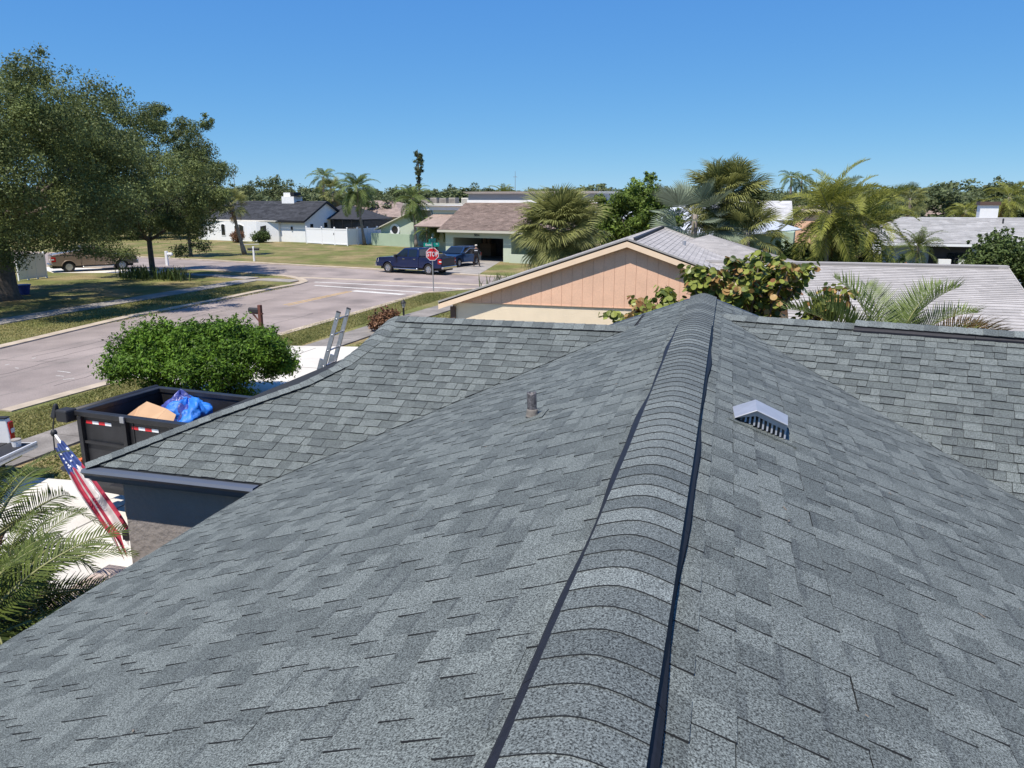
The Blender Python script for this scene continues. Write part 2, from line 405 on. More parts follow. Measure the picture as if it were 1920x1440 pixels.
# the street that runs past the house, and the cross street beyond it
ST_L, ST_R = -26.0, -17.9
street_l = [(ST_L, -40), (-26.05,22.21), (-27.04,30.22), (-26.92,37.04), (-27.08,42.69), (-26.85,44.99), (-27.16,46.61), (-28.29,48.13), (-30.43,49.89), (-34.97,51.64), (-38.99,52.63), (-47.49,52.01), (-55.91,51.78), (-76.84,51.23)]
street_far = [(-100.85,67.56), (-75.12,65.87), (-57.14,62.77), (-44.64,60.38), (-26.92,56.20), (-17.21,53.54), (-10.91,51.82), (-1.91,49.65)]
street_r = [(-1.53,41.12), (-11.81,45.15), (-15.14,45.99), (-16.14,44.82), (-17.52,43.01), (-17.56,37.78), (-17.83,29.55), (-18.06,21.92), (-18.42,15.42), (ST_R - 0.3, -40)]
sheet('road', street_l + street_far + street_r, 0.004, M['road'])
# cul-de-sac arm that shows under the oaks
band('kerb', street_far[1:7], 0.55, -0.02, 0.07, M['kerb'])
band('kerb', list(reversed(street_r[2:9])), -0.42, -0.02, 0.035, M['kerb'])
band('kerb', [street_l[i] for i in range(1, 6)], 0.5, -0.02, 0.06, M['kerb'])
band('kerb', [street_l[i] for i in range(5, 13)], 0.55, -0.02, 0.06, M['kerb'])
# painted marks
def strip(p, q, wd): 
    p = Vector(p); q = Vector(q); d = (q - p).normalized(); n = Vector((-d.y, d.x)) * wd / 2
    return [p + n, q + n, q - n, p - n]
sheet('crosswalk_line', strip((-26.75,46.73), (-12.50,45.24), 0.30), 0.009, M['paint_white'])
sheet('crosswalk_line', strip((-25.67,44.82), (-17.22,43.09), 0.30), 0.009, M['paint_white'])
sheet('stop_line', strip((-21.88,42.80), (-18.17,41.87), 0.55), 0.009, M['paint_white'])
sheet('gutter_strip', strip((-29.50,49.34), (-13.21,47.78), 0.75), 0.008, M['kerb'])
sheet('centre_line', strip((-21.84,42.52), (-22.17,35.84), 0.12), 0.009, M['paint_yellow'])
sheet('centre_line', strip((-22.09,42.45), (-22.50,35.97), 0.12), 0.009, M['paint_yellow'])
# old chalk-like utility marks on the asphalt
for a, b_ in (((-20.92,21.98), (-20.31,21.86)), ((-19.75,20.31), (-19.76,20.91)), ((-19.76,20.91), (-19.72,21.55)), ((-20.89,19.74), (-20.30,19.66)), ((-23.38,21.11), (-23.42,21.29)),
              ((-23.35,20.01), (-23.36,20.18)), ((-22.66,19.76), (-22.46,19.73)), ((-23.17,25.48), (-22.33,25.33)), ((-23.18,25.99), (-22.99,26.04)), ((-19.73,18.80), (-19.50,19.01)), ((-20.37,19.16), (-20.06,19.17))):
    sheet('paint_mark', strip(a, b_, 0.05), 0.009, M['paint_white'])
# narrow cracks and sealed seams along the lane
for k in range(16):
    x = random.uniform(ST_L + 0.6, ST_R - 0.6); y = random.uniform(8, 40); b = MB(); pts = []
    for j in range(9): pts.append((x + random.uniform(-.12, .12), y + j * random.uniform(.35, .6))); 
    q = [Vector(p) for p in pts]
    for i in range(8):
        s_ = strip(q[i], q[i + 1], 0.022)
        b.add([(v.x, v.y, 0.0065) for v in s_], [(0, 1, 2, 3)])
    o = b.build('road_crack', M['asphalt_edge']); o['kind'] = 'structure'
mh = MB(); mh.lathe([(0.36, -0.01), (0.36, 0.010)], (0, 0, 0), 20)
o = mh.build('manhole_cover', M['black_steel'], loc=(*(-22.08,50.03), 0.0)); tag(o, 'dark round manhole cover set in the road beside the blue pickup', 'manhole cover')

# sidewalks are poured in square panels
def sidewalk(name, line, wd, panel, m, z=0.05):
    P = [Vector(p) for p in line]; rb_ = MB(); Q = []
    for i, q in enumerate(P):
        d = (P[min(i + 1, len(P) - 1)] - P[max(i - 1, 0)]).normalized(); n_ = Vector((-d.y, d.x)) * (wd / 2 + .02); Q.append((q - n_, q + n_))
    for (a0, a1), (b0, b1) in zip(Q[:-1], Q[1:]): rb_.add([(a0.x, a0.y, .003), (b0.x, b0.y, .003), (b1.x, b1.y, .003), (a1.x, a1.y, .003)], [(0, 1, 2, 3)])
    root = rb_.build(name, M['mulch']); root['kind'] = 'structure'
    L = [0.0]
    for i in range(1, len(P)): L.append(L[-1] + (P[i] - P[i - 1]).length)
    def at(s):
        for i in range(1, len(P)):
            if s <= L[i] or i == len(P) - 1:
                t = (s - L[i - 1]) / max(1e-6, L[i] - L[i - 1]); p = P[i - 1].lerp(P[i], t); d = (P[i] - P[i - 1]).normalized(); return p, d
    n = int(L[-1] / panel)
    for k in range(n):
        b = MB(); p0, d0 = at(k * panel + .008); p1, d1 = at((k + 1) * panel - .008)
        h = z + random.uniform(-.004, .006)
        n0 = Vector((-d0.y, d0.x)) * wd / 2; n1 = Vector((-d1.y, d1.x)) * wd / 2
        q = [p0 - n0, p1 - n1, p1 + n1, p0 + n0]
        b.hexa([(v.x, v.y, -.02) for v in q] + [(v.x, v.y, h) for v in q])
        b.build('paving_slab', m, root)
    return root
sidewalk('sidewalk', [(-14.9, 8.0), (-14.75, 24.0), (-14.4, 31), (-13.75, 38), (-13.2, 52)], 1.35, 1.5, M['conc_grey'])
sidewalk('sidewalk', [(-31.15,23.79), (-31.85,27.38), (-31.72,33.64), (-31.56,42.23), (-31.59,47.22), (-27.90,46.76)], 1.4, 1.5, M['conc'])
sidewalk('sidewalk', [(-40.89,48.90), (-36.14,48.73), (-31.94,47.50)], 1.2, 1.5, M['conc'])

# driveways
sheet('driveway', [(-18.0, 19.6), (-8.2, 17.0), (-8.0, 21.9), (-8.6, 27.2), (-13.04,26.03), (-15.87,25.47), (-18.0, 25.2)], 0.056, M['white_conc'])
sheet('driveway', [(-13.6, 11.45), (-11.9, 11.6), (-6.7, 12.6), (-6.6, 7.0), (-6.9, 0.5), (-13.6, 0.5)], 0.058, M['white_conc'])
sheet('driveway', [(-17.9, 10.0), (-13.6, 10.3), (-13.6, 6.5), (-17.9, 5.0)], 0.053, M['conc_grey'])
sheet('driveway', [(-24.98,67.48), (-19.86,68.90), (-17.53,53.66), (-22.61,55.06)], 0.010, M['conc'])
sheet('driveway', [(-47.49,52.01), (-42.30,52.44), (-41.33,49.43), (-49.13,47.28), (-55.91,51.78)], 0.010, M['white_conc'])
sheet('garden_bed', [(-9.6, 6.6), (-6.95, 6.6), (-6.95, 2.0), (-9.6, 2.0)], 0.064, M['mulch'])
sheet('path', [(-57.66,83.41), (-56.38,85.55), (-55.39,84.04), (-56.98,81.89)], 0.008, M['conc'])

# lawn blades along the verges nearest to the house
def blades(n, region, hgt, name='grass'):
    xs, ys = region(n); n = len(xs)
    a = RNG.uniform(0, 6.283, n); h = hgt * RNG.uniform(.5, 1.3, n); wd = RNG.uniform(.012, .03, n); ln = RNG.normal(0, .9, (n, 2)) * h[:, None]
    V = np.empty((n, 3, 3)); V[:, 0] = np.c_[xs - np.cos(a) * wd, ys - np.sin(a) * wd, np.zeros(n)]; V[:, 1] = np.c_[xs + np.cos(a) * wd, ys + np.sin(a) * wd, np.zeros(n)]
    V[:, 2] = np.c_[xs + ln[:, 0], ys + ln[:, 1], h]
    me = np_mesh(name, V.reshape(-1, 3), np.arange(3 * n).reshape(-1, 3), M['blade'], tone=np.clip(RNG.normal(.42, .25, n) + .35 * np.sin(xs * 1.3) * np.sin(ys * .9 + xs), 0, 1))
    o = obj(name, me); o['kind'] = 'stuff'; return o
def verge(n):
    y = RNG.uniform(11, 43, n); x = RNG.uniform(-17.7, -15.6, n) + np.clip((y - 30) * .03, 0, .5); return x, y
def verge2(n):
    y = RNG.uniform(26, 37, n); x = RNG.uniform(-13.6, -9.5, n); return x, y
def verge3(n):
    y = RNG.uniform(11.5, 16, n); x = RNG.uniform(-14.0, -10.5, n); return x, y
def verge4(n):
    y = RNG.uniform(18, 44, n); x = RNG.uniform(-31, -26.7, n); return x, y
blades(50000, verge, .055); blades(9000, verge2, .06); blades(9000, verge3, .05); blades(26000, verge4, .06)

# joints sawn across the painted drives
for a, b_ in (((-18.0, 22.4), (-8.3, 22.0)), ((-14.9, 18.8), (-14.6, 25.3)), ((-11.6, 18.0), (-11.4, 26.2)), ((-13.6, 9.0), (-6.7, 9.3)), ((-10.4, 7.0), (-10.3, 11.9)), ((-13.6, 6.4), (-6.9, 6.4)), ((-8.4, 6.5), (-8.3, 12.2))):
    q = strip(a, b_, 0.028); o = sheet('drive_joint', q, 0.0635, M['conc_grey'])
# tar seams in the lane
for a, b_ in (((-22.0, -10), (-21.7, 41)), ((-19.9, 2), (-19.7, 27)), ((-24.3, 12), (-24.1, 38)), ((-26, 20.5), (-18, 21.3)), ((-26, 33.2), (-18, 32.2))):
    P_ = [Vector(a).lerp(Vector(b_), k / 24) + Vector((random.uniform(-.05, .05), random.uniform(-.05, .05))) for k in range(25)]; b = MB()
    for i in range(24): b.add([(v.x, v.y, 0.0068) for v in strip(P_[i], P_[i + 1], random.uniform(.025, .05))], [(0, 1, 2, 3)])
    o = b.build('tar_seam', M['conc_grey']); o['kind'] = 'structure'

# ------------------------------------------------------------------ the house we stand on
XR, ZR, PITCH = -0.29, 4.15, 0.375          # main ridge
EXPO = 0.143                                 # shingle exposure along the slope
house = thing('house', 'grey shingled roof of the house in front with black ridge vents and grey garage wall', 'house', (0, 0, 0))
roof = MB()
EAVE_X, EAVE_Z = -4.63, 2.53
WING_Y0 = 6.76                               # near eave of the left wing
WR_Y, WR_Z = 10.22, EAVE_Z + .375 * (10.22 - 6.76)
RW_Z, RW_P, RW_A = 4.05, 0.322, math.radians(14)      # right wing: ridge height, pitch, skew in plan
RW_O = Vector((-.02, 10.13, RW_Z)); RW_U = Vector((math.cos(RW_A), -math.sin(RW_A), 0)); RW_D = Vector((-math.sin(RW_A), -math.cos(RW_A), 0))
RW_K = (RW_P + PITCH * math.sin(RW_A)) / (PITCH * math.cos(RW_A))
def rwp(u, h, dz=0.0): return RW_O + RW_U * u + RW_D * h + Vector((0, 0, -RW_P * abs(h) + dz))
def zl(x): return ZR - PITCH * (XR - x)
def zr_(x): return ZR - PITCH * (x - XR)
def zw(y): return EAVE_Z + .375 * (y - WING_Y0)
GY = 11.4                                    # far gable of the main ridge
HIP = [(-6.95, 6.76), (-5.95, 7.80), (-5.15, 8.52), (-4.82, 9.0), (-4.66, 9.55), (-4.55, 10.22)]
jx = XR - (ZR - WR_Z) / PITCH                # where the left wing ridge dies into the main slope
DROP = 0.012
rb = MB()
rb.slab([(XR, -6, ZR - DROP), (XR, GY, ZR - DROP), (-1.6, GY, zl(-1.6) - DROP), (jx - .3, WR_Y + .6, zl(jx - .3) - DROP), (EAVE_X, WING_Y0 + .02, EAVE_Z - DROP), (EAVE_X, -6, EAVE_Z - DROP)], .10)
rb.slab([(XR, -6, ZR - DROP), (XR, GY, ZR - DROP), (1.6, GY, zr_(1.6) - DROP), (6.5, 4.0, zr_(6.5) - DROP), (6.5, -6, zr_(6.5) - DROP)], .10)
rb.slab([(p[0], p[1], zw(p[1]) - DROP) for p in HIP] + [(jx + .25, WR_Y, WR_Z - DROP), (EAVE_X + .6, WING_Y0, EAVE_Z - DROP)], .08)
# street side faces of the left wing and its back slope
for (a, b_) in zip(HIP[:-1], HIP[1:]):
    rb.slab([(a[0], a[1], zw(a[1]) - DROP), (b_[0], b_[1], zw(b_[1]) - DROP), (b_[0], 2 * WR_Y - b_[1], zw(b_[1]) - DROP), (a[0], 2 * WR_Y - a[1], zw(a[1]) - DROP)], .05)
rb.slab([(p[0], 2 * WR_Y - p[1], zw(p[1]) - DROP) for p in HIP] + [(jx + .2, WR_Y, WR_Z - DROP), (-1.0, 2 * WR_Y - WING_Y0, EAVE_Z - DROP)], .08)
rb.slab([rwp(-.15, 0, -DROP), rwp(12, 0, -DROP), rwp(12, 6.6, -DROP), rwp(RW_K * 6.6, 6.6, -DROP)], .08)
rb.slab([rwp(-.15, 0, -DROP), rwp(12, 0, -DROP), rwp(12, -4.4, -DROP), rwp(.5, -4.4, -DROP)], .08)
roof_o = rb.build('roof', M['asphalt_edge'], house)

# --- shingle tabs
def clip_poly(poly, a, b, c):                # keep a*u + b*v <= c
    out = []
    for i in range(len(poly)):
        p, q = poly[i], poly[(i + 1) % len(poly)]
        dp = a * p[0] + b * p[1] - c; dq = a * q[0] + b * q[1] - c
        if dp <= 0: out.append(p)
        if (dp < 0 < dq) or (dq < 0 < dp):
            t = dp / (dp - dq); out.append((p[0] + (q[0] - p[0]) * t, p[1] + (q[1] - p[1]) * t))
    return out

def tab_mesh(name, banded, mats):
    b = MB(); z0 = -1.0
    k = 0.24
    top = lambda v: 0.25 + 0.75 * v
    V = [(0, 0, top(0)), (1, 0, top(0)), (1, k, top(k)), (0, k, top(k)), (1, 1, 1), (0, 1, 1), (0, 0, z0), (1, 0, z0), (1, 1, z0), (0, 1, z0)]
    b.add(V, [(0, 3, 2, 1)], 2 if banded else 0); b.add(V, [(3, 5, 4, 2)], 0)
    b.add(V, [(5, 9, 8, 4), (0, 6, 9, 5), (1, 4, 8, 7), (2, 4, 1)], 1)
    me = b.mesh(name, mats); return me
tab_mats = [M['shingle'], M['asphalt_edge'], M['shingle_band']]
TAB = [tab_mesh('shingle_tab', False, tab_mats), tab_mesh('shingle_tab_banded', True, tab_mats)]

cam_m = Matrix.Translation(cam.location) @ cam.rotation_euler.to_matrix().to_4x4()
cam_i = cam_m.inverted()
def seen_size(p):                            # rough apparent size used only to choose which tabs become single parts
    q = cam_i @ p
    if q.z > -0.3: return 0
    fx = 27.06 / 18.0; x, y = fx * q.x / -q.z, fx * q.y / -q.z
    if abs(x) > 1.03 or abs(y) > .79: return 0
    return 1 / (q.z * q.z)

tab_rect, tab_clip = [], []
def tabs(O, U, Vd, Nn, nu0, nu1, vmax, clips, wav=0.0, seed=1, vmin=0.0, hs=1.0):
    """O origin on the ridge, U along the ridge, Vd down the slope"""
    rg = random.Random(seed); k = 0; v = vmin
    while v < vmax:
        v1 = min(v + EXPO, vmax); u = nu0 - rg.random() * .3; row = rg.uniform(-.004, .004); k2 = rg.randint(0, 1)
        while u < nu1:
            wd = rg.choice((.085, .105, .125, .14, .155, .17, .19, .22)) * rg.uniform(.92, 1.08); u1 = u + wd
            raised = (k2 % 2 == 0); k2 += 1
            h = hs * (rg.uniform(.0078, .0110) if raised else rg.uniform(.0042, .0058)); g = .0018
            jv = rg.uniform(-.0035, .0035); q = [(u + g, v + row), (u1 - g, v + row), (u1 - g, v1 + row + jv), (u + g, v1 + row + jv)]
            full = True; poly = q
            for cl in clips:
                cc = cl((v + v1) / 2) if callable(cl) else cl
                if cc is None: continue
                a, b_, c = cc
                p2 = clip_poly(poly, a, b_, c)
                if len(p2) != len(poly) or any(abs(p2[i][0] - poly[i][0]) + abs(p2[i][1] - poly[i][1]) > 1e-6 for i in range(min(len(p2), len(poly)))): full = False
                poly = p2
                if len(poly) < 3: break
            if len(poly) >= 3:
                cen = O + U * ((u + u1) / 2) + Vd * ((v + v1) / 2)
                rec = dict(O=O, U=U, V=Vd, N=Nn, q=q, poly=poly, h=h, v0=v + row, v1=v1 + row, band=(rg.random() < .30), tone=rg.random() if rg.random() < .7 else rg.choice((.05, .95)), s=seen_size(cen) * wd)
                (tab_rect if full else tab_clip).append(rec)
            u = u1
        v = v1; k += 1

sl = math.sqrt(1 + PITCH ** 2)
Y_ = Vector((0, 1, 0)); X_ = Vector((1, 0, 0))
# main left slope: u = y, v down toward -x ; x = XR - v/sl
vl = Vector((-1, 0, -PITCH)).normalized(); nl = Vector((-PITCH, 0, 1)).normalized()
L_main = (XR - EAVE_X) * sl
def clip_left(v):
    x = XR - v / sl
    if x < jx: return (1.0, -1.0 / sl * -1.0 * -1.0 * -1.0, WING_Y0 + (XR - EAVE_X)) if False else (1.0, 1.0 / sl, WING_Y0 + (XR - EAVE_X))
    return None
tabs(Vector((XR, 0, ZR)), Y_, vl, nl, -0.6, GY, L_main, [(1.0, 0.0, GY), clip_left], seed=3)
# main right slope
vr = Vector((1, 0, -PITCH)).normalized(); nr = Vector((PITCH, 0, 1)).normalized()
def clip_right(v):
    x = XR + v / sl
    if x > -.02:     # valley with the right wing
        A = rwp(0, 0); B = rwp(RW_K * 4, 4); k = (A.y - B.y) / (B.x - A.x)
        return (1.0, k / sl, A.y + k * (A.x - XR))
    return None
tabs(Vector((XR, 0, ZR)), Y_, vr, nr, -0.6, GY, 5.6 * sl, [(1.0, 0.0, GY), clip_right], seed=5)
# slivers of both slopes that run on to the far gable beyond the wing ridges
tabs(Vector((XR, 0, ZR)), Y_, vr, nr, 9.8, GY, 1.75 * sl, [(1.0, 0.0, GY), (-1.0, .95 / sl, -(10.13 + .95 * (-.27)))], seed=15, vmin=.29)
tabs(Vector((XR, 0, ZR)), Y_, vl, nl, 9.8, GY, 1.9 * sl, [(1.0, 0.0, GY), (-1.0, 1.0 / sl, -(WR_Y + jx - XR))], seed=16, vmin=(XR - jx) * sl)
# left wing, near slope: u = x, v down toward -y
vw = Vector((0, -1, -PITCH)).normalized(); nw = Vector((0, -PITCH, 1)).normalized()
def clip_hip(v):
    y = WR_Y - v / sl
    for a, b_ in zip(HIP[:-1], HIP[1:]):
        if a[1] - 1e-6 <= y <= b_[1] + 1e-6:
            k = (b_[0] - a[0]) / (b_[1] - a[1])      # x >= a.x + k (y - a.y), y = WR_Y - v/sl
            return (-1.0, -k / sl, -(a[0] + k * (WR_Y - a[1])))
    return None
def clip_valley_w(v):                                 # x <= EAVE_X + (y - WING_Y0)
    return (1.0, 1.0 / sl, EAVE_X + WR_Y - WING_Y0)
tabs(Vector((0, WR_Y, WR_Z)), X_, vw, nw, -7.2, 0.2, (WR_Y - WING_Y0) * sl, [clip_hip, clip_valley_w], seed=8, hs=1.25)
# right wing, near slope
sr = math.sqrt(1 + RW_P ** 2)
vq = (RW_D + Vector((0, 0, -RW_P))).normalized(); nq = RW_U.cross(vq).normalized()
nq = nq if nq.z > 0 else -nq
def clip_valley_r(v): return (-1.0, RW_K / sr, 0.0)
tabs(RW_O.copy(), RW_U, vq, nq, -0.3, 7.5, 6.0 * sr, [clip_valley_r], seed=9, hs=1.25)

tab_rect.sort(key=lambda t: -t['s'])
N_SINGLE = 300
for t in tab_rect[:N_SINGLE]:
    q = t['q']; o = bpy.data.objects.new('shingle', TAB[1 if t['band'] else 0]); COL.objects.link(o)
    p = t['O'] + t['U'] * q[0][0] + t['V'] * q[0][1]
    m3 = Matrix((t['U'] * (q[1][0] - q[0][0]), t['V'] * (q[2][1] - q[1][1]), t['N'] * t['h'])).transposed().to_4x4()
    m3.translation = p
    o.parent = roof_o; o.matrix_local = m3
V, Fc, mi, tn = [], [], [], []
bm_v = []
sm = MB()
for t in tab_rect[N_SINGLE:] + tab_clip:
    O, U, Vd, Nn = t['O'], t['U'], t['V'], t['N']
    parts = [(t['poly'], 0)]
    if t['band']:
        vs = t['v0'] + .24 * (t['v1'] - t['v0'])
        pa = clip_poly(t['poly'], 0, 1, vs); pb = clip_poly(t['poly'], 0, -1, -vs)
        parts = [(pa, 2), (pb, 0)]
    for poly, mt in parts:
        if len(poly) < 3: continue
        top = [O + U * u + Vd * v + Nn * (t['h'] * (.25 + .75 * (v - t['v0']) / EXPO)) for u, v in poly]
        bot = [O + U * u + Vd * v - Nn * t['h'] for u, v in poly]
        n = len(poly); sm.add(top, [tuple(range(n))], mt, t['tone'])
        if mt == 0 or n: sm.add(top + bot, [(i, n + i, n + (i + 1) % n, (i + 1) % n) for i in range(n)], 1, t['tone'])
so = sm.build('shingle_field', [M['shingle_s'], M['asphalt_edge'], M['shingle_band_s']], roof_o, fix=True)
so['kind'] = 'stuff'
# make sure tops face up
print('tabs', len(tab_rect), len(tab_clip))

# --- ridge and hip caps
def cap_strip(name, pts, up, wd, lift, arch, parent, n_arc=8, seed=4, reverse=False, drop_l=PITCH, drop_r=PITCH, thick=.006, mats=None):
    """bent cap shingles lapping along a polyline; each cap is a part"""
    rg = random.Random(seed); P = [Vector(p) for p in pts]
    if reverse: P.reverse()
    L = [0.0]
    for i in range(1, len(P)): L.append(L[-1] + (P[i] - P[i - 1]).length)
    def at(s):
        for i in range(1, len(P)):
            if s <= L[i] or i == len(P) - 1:
                t = (s - L[i - 1]) / max(1e-6, L[i] - L[i - 1]); return P[i - 1].lerp(P[i], t), (P[i] - P[i - 1]).normalized()
    s = 0.0; k = 0
    while s < L[-1] - .02:
        s1 = min(s + EXPO * 1.0, L[-1]); rows = []
        for j, (ss, lf) in enumerate(((s, .0085), (s + (s1 - s) * .5, .006), (s1 + .012, .003))):
            p, d = at(min(ss, L[-1])); sd = d.cross(Vector((0, 0, 1))).normalized(); row = []
            for a in range(n_arc + 1):
                t = -1 + 2 * a / n_arc; x = t * wd
                dr = drop_l if t < 0 else drop_r
                z = lift + lf - dr * math.sqrt(x * x + arch * arch) + dr * arch
                row.append(p + sd * x + Vector((0, 0, z)))
            rows.append(row)
        b = MB(); n = n_arc + 1
        vs = rows[0] + rows[1] + rows[2]; low = [v - Vector((0, 0, .0055)) for v in rows[0]]
        b.add(vs, [(j * n + i, j * n + i + 1, (j + 1) * n + i + 1, (j + 1) * n + i) for j in range(2) for i in range(n_arc)], 0)
        b.add(rows[0] + low, [(i, n + i, n + i + 1, i + 1) for i in range(n_arc)], 1)
        for side in (0, n_arc):
            e = [rows[0][side], rows[1][side], rows[2][side]]; b.add(e + [v - Vector((0, 0, .008)) for v in e], [(0, 1, 4, 3), (1, 2, 5, 4)], 1)
        b.build(name, mats or [M['shingle_cap'], M['asphalt_edge']], parent, smooth=False, fix=False)
        s = s1; k += 1
VENT_END = 8.75
cap_strip('ridge_cap', [(XR, 0.7, ZR), (XR + .01, 4, ZR), (XR, VENT_END, ZR)], None, 0.176, .052, .085, roof_o, seed=2, drop_l=.40, drop_r=.40)
cap_strip('ridge_cap', [(XR, VENT_END, ZR), (XR, GY + .02, ZR)], None, .185, .020, .05, roof_o, seed=3)
cap_strip('ridge_cap', [(jx + .5, WR_Y, WR_Z), (-4.52, WR_Y, WR_Z)], None, .16, .014, .02, roof_o, seed=5, reverse=False)
cap_strip('hip_cap', [(p[0], p[1], zw(p[1])) for p in HIP], None, .15, .012, .02, roof_o, seed=6, drop_l=.45, drop_r=.16)
cap_strip('ridge_cap', [rwp(-.1, 0), rwp(1.62, 0)], None, .17, .012, .02, roof_o, seed=7, drop_l=RW_P, drop_r=RW_P)
cap_strip('ridge_cap', [rwp(1.58, 0), rwp(7.6, 0)], None, .17, .050, .05, roof_o, seed=9, drop_l=RW_P, drop_r=RW_P)
# --- ridge vents: ribbed black plastic sections
def ridge_vent(p0, p1, side, wd, z_off, seed, seg=1.22, wob=.010):
    rg = random.Random(seed); p0 = Vector(p0); p1 = Vector(p1); d = (p1 - p0); L = d.length; d.normalize(); sd = d.cross(Vector((0, 0, 1))).normalized() * side
    ph = rg.random() * 6
    def off(s): return wob * math.sin(s * 2.2 + ph) + .5 * wob * math.sin(s * 5.1 + ph * 2)
    s = 0.0
    while s < L - .05:
        e = min(s + seg, L); b = MB(); n = 7; V = []
        for i in range(n + 1):
            ss = s + (e - s) * i / n - (0.004 if i == n else 0); p = p0 + d * ss; o_ = off(ss)
            for (x, z) in ((.150, .046 + z_off), (.182 + o_, .028 + z_off), (.194 + o_, .014 + z_off), (.194 + o_, -.03 + z_off), (.150, -.02 + z_off)):
                V.append(p + sd * (x * wd) + Vector((0, 0, z - PITCH * x * wd * .95)))
        b.add(V, [(i * 5 + k, i * 5 + (k + 1) % 5, (i + 1) * 5 + (k + 1) % 5, (i + 1) * 5 + k) for i in range(n) for k in range(5)])
        b.add(V, [(0, 4, 3, 2, 1), tuple(n * 5 + k for k in range(5))])
        r_ = s
        while r_ < e - .02:                       # fins
            p = p0 + d * r_; o_ = off(r_); xx = .194 + o_
            a = p + sd * ((xx - .03) * wd) + Vector((0, 0, .024 + z_off - PITCH * (xx - .03) * wd)); c = p + sd * ((xx + .0015) * wd) + Vector((0, 0, .012 + z_off - PITCH * xx * wd))
            f = c - Vector((0, 0, .034)); t = d * .006
            b.hexa([f, f + t, c + t - sd * .02 - Vector((0, 0, .02)), c - sd * .02 - Vector((0, 0, .02)), c, c + t, a + t, a]); r_ += .019
        b.build('ridge_vent', M['ridge_black'], roof_o)
        s = e
ridge_vent((XR, 0.7, ZR), (XR, VENT_END, ZR), 1, 1.04, .012, 1)
ridge_vent((XR, 0.7, ZR), (XR, VENT_END, ZR), -1, 1.09, .020, 2)
ridge_vent(rwp(1.58, 0), rwp(7.6, 0), 1, .95, .02, 3)

# --- walls, eaves, gutter of the house
wl = MB()
wl.box(-6.62, -4.2, 6.93, 13.5, 0, 2.50)                       # garage
wl.box(-4.2, 5.5, -5.5, 13.4, 0, 2.34)
wl.box(5.5, 11.5, 4.2, 14.2, 0, 2.4)
wl.build('wall', M['garage_stucco'], house)
g = MB()
# K-style gutter profile (y outward, z)
prof = [(0, .0), (-.105, .0), (-.125, -.03), (-.085, -.075), (-.075, -.115), (0, -.115)]
g.prism([(6.755 + a, 2.515 + b_) for a, b_ in prof], -6.90, -4.68, axis='x')
g.build('gutter', M['drip'], house)
f = MB(); f.box(-6.9, -4.66, 6.765, 6.80, 2.34, 2.50); f.box(-6.935, -6.90, 6.78, 13.7, 2.34, 2.50); f.box(-6.89, -4.6, 6.80, 6.93, 2.335, 2.355); f.build('fascia', M['drip'], house)
tr = MB(); tr.box(-4.645, -4.625, -5, 6.6, 2.36, 2.508); tr.build('drip_edge', M['asphalt_edge'], house)
ge = MB()
ge.hexa([(XR - 1.4, GY - .02, zl(XR - 1.4) - .12), (XR, GY - .02, ZR - .13), (XR, GY + .03, ZR - .13), (XR - 1.4, GY + .03, zl(XR - 1.4) - .12), (XR - 1.4, GY - .02, zl(XR - 1.4) + .012), (XR, GY - .02, ZR + .012), (XR, GY + .03, ZR + .012), (XR - 1.4, GY + .03, zl(XR - 1.4) + .012)])
ge.hexa([(XR, GY - .02, ZR - .13), (XR + 1.4, GY - .02, zr_(XR + 1.4) - .12), (XR + 1.4, GY + .03, zr_(XR + 1.4) - .12), (XR, GY + .03, ZR - .13), (XR, GY - .02, ZR + .012), (XR + 1.4, GY - .02, zr_(XR + 1.4) + .012), (XR + 1.4, GY + .03, zr_(XR + 1.4) + .012), (XR, GY + .03, ZR + .012)])
ge.build('rake_trim', M['drip'], house)

# --- plumbing pipe and roof vent
px_, py_ = -1.51, 6.11; pz_ = zl(px_)
pipe = thing('vent_pipe', 'grimy grey plumbing vent pipe standing on the left slope of the grey roof', 'vent pipe', (px_, py_, pz_))
b = MB(); n = 14; V = []
for (r_, z_) in ((.041, -.05), (.041, .208), (.036, .218), (.029, .216), (.029, .10)):
    for k in range(n):
        a = 2 * math.pi * k / n; V.append((r_ * math.cos(a) - z_ * .035, r_ * math.sin(a), z_ + (.008 * math.sin(2 * a + 1) if z_ > .2 else 0)))
b.add(V, [(i * n + k, i * n + (k + 1) % n, (i + 1) * n + (k + 1) % n, (i + 1) * n + k) for i in range(4) for k in range(n)])
b.build('pipe', M['lead'], pipe, smooth=True)
b = MB(); b.lathe([(.058, .0), (.056, .02), (.050, .025), (.054, .034), (.048, .042), (.051, .052), (.046, .062), (.0455, .075)], n=16); b.build('rubber_collar', M['conc_grey'], pipe, smooth=True)
b = MB(); b.hexa([(-.14, -.16, -PITCH * .14 * 1 - .004), (.12, -.16, PITCH * .12 - .004), (.12, .1, PITCH * .12 - .004), (-.14, .1, -PITCH * .14 - .004), (-.14, -.16, -PITCH * .14 + .014), (.12, -.16, PITCH * .12 + .014), (.12, .1, PITCH * .12 + .014), (-.14, .1, -PITCH * .14 + .014)]); b.build('flashing', M['shingle'], pipe)

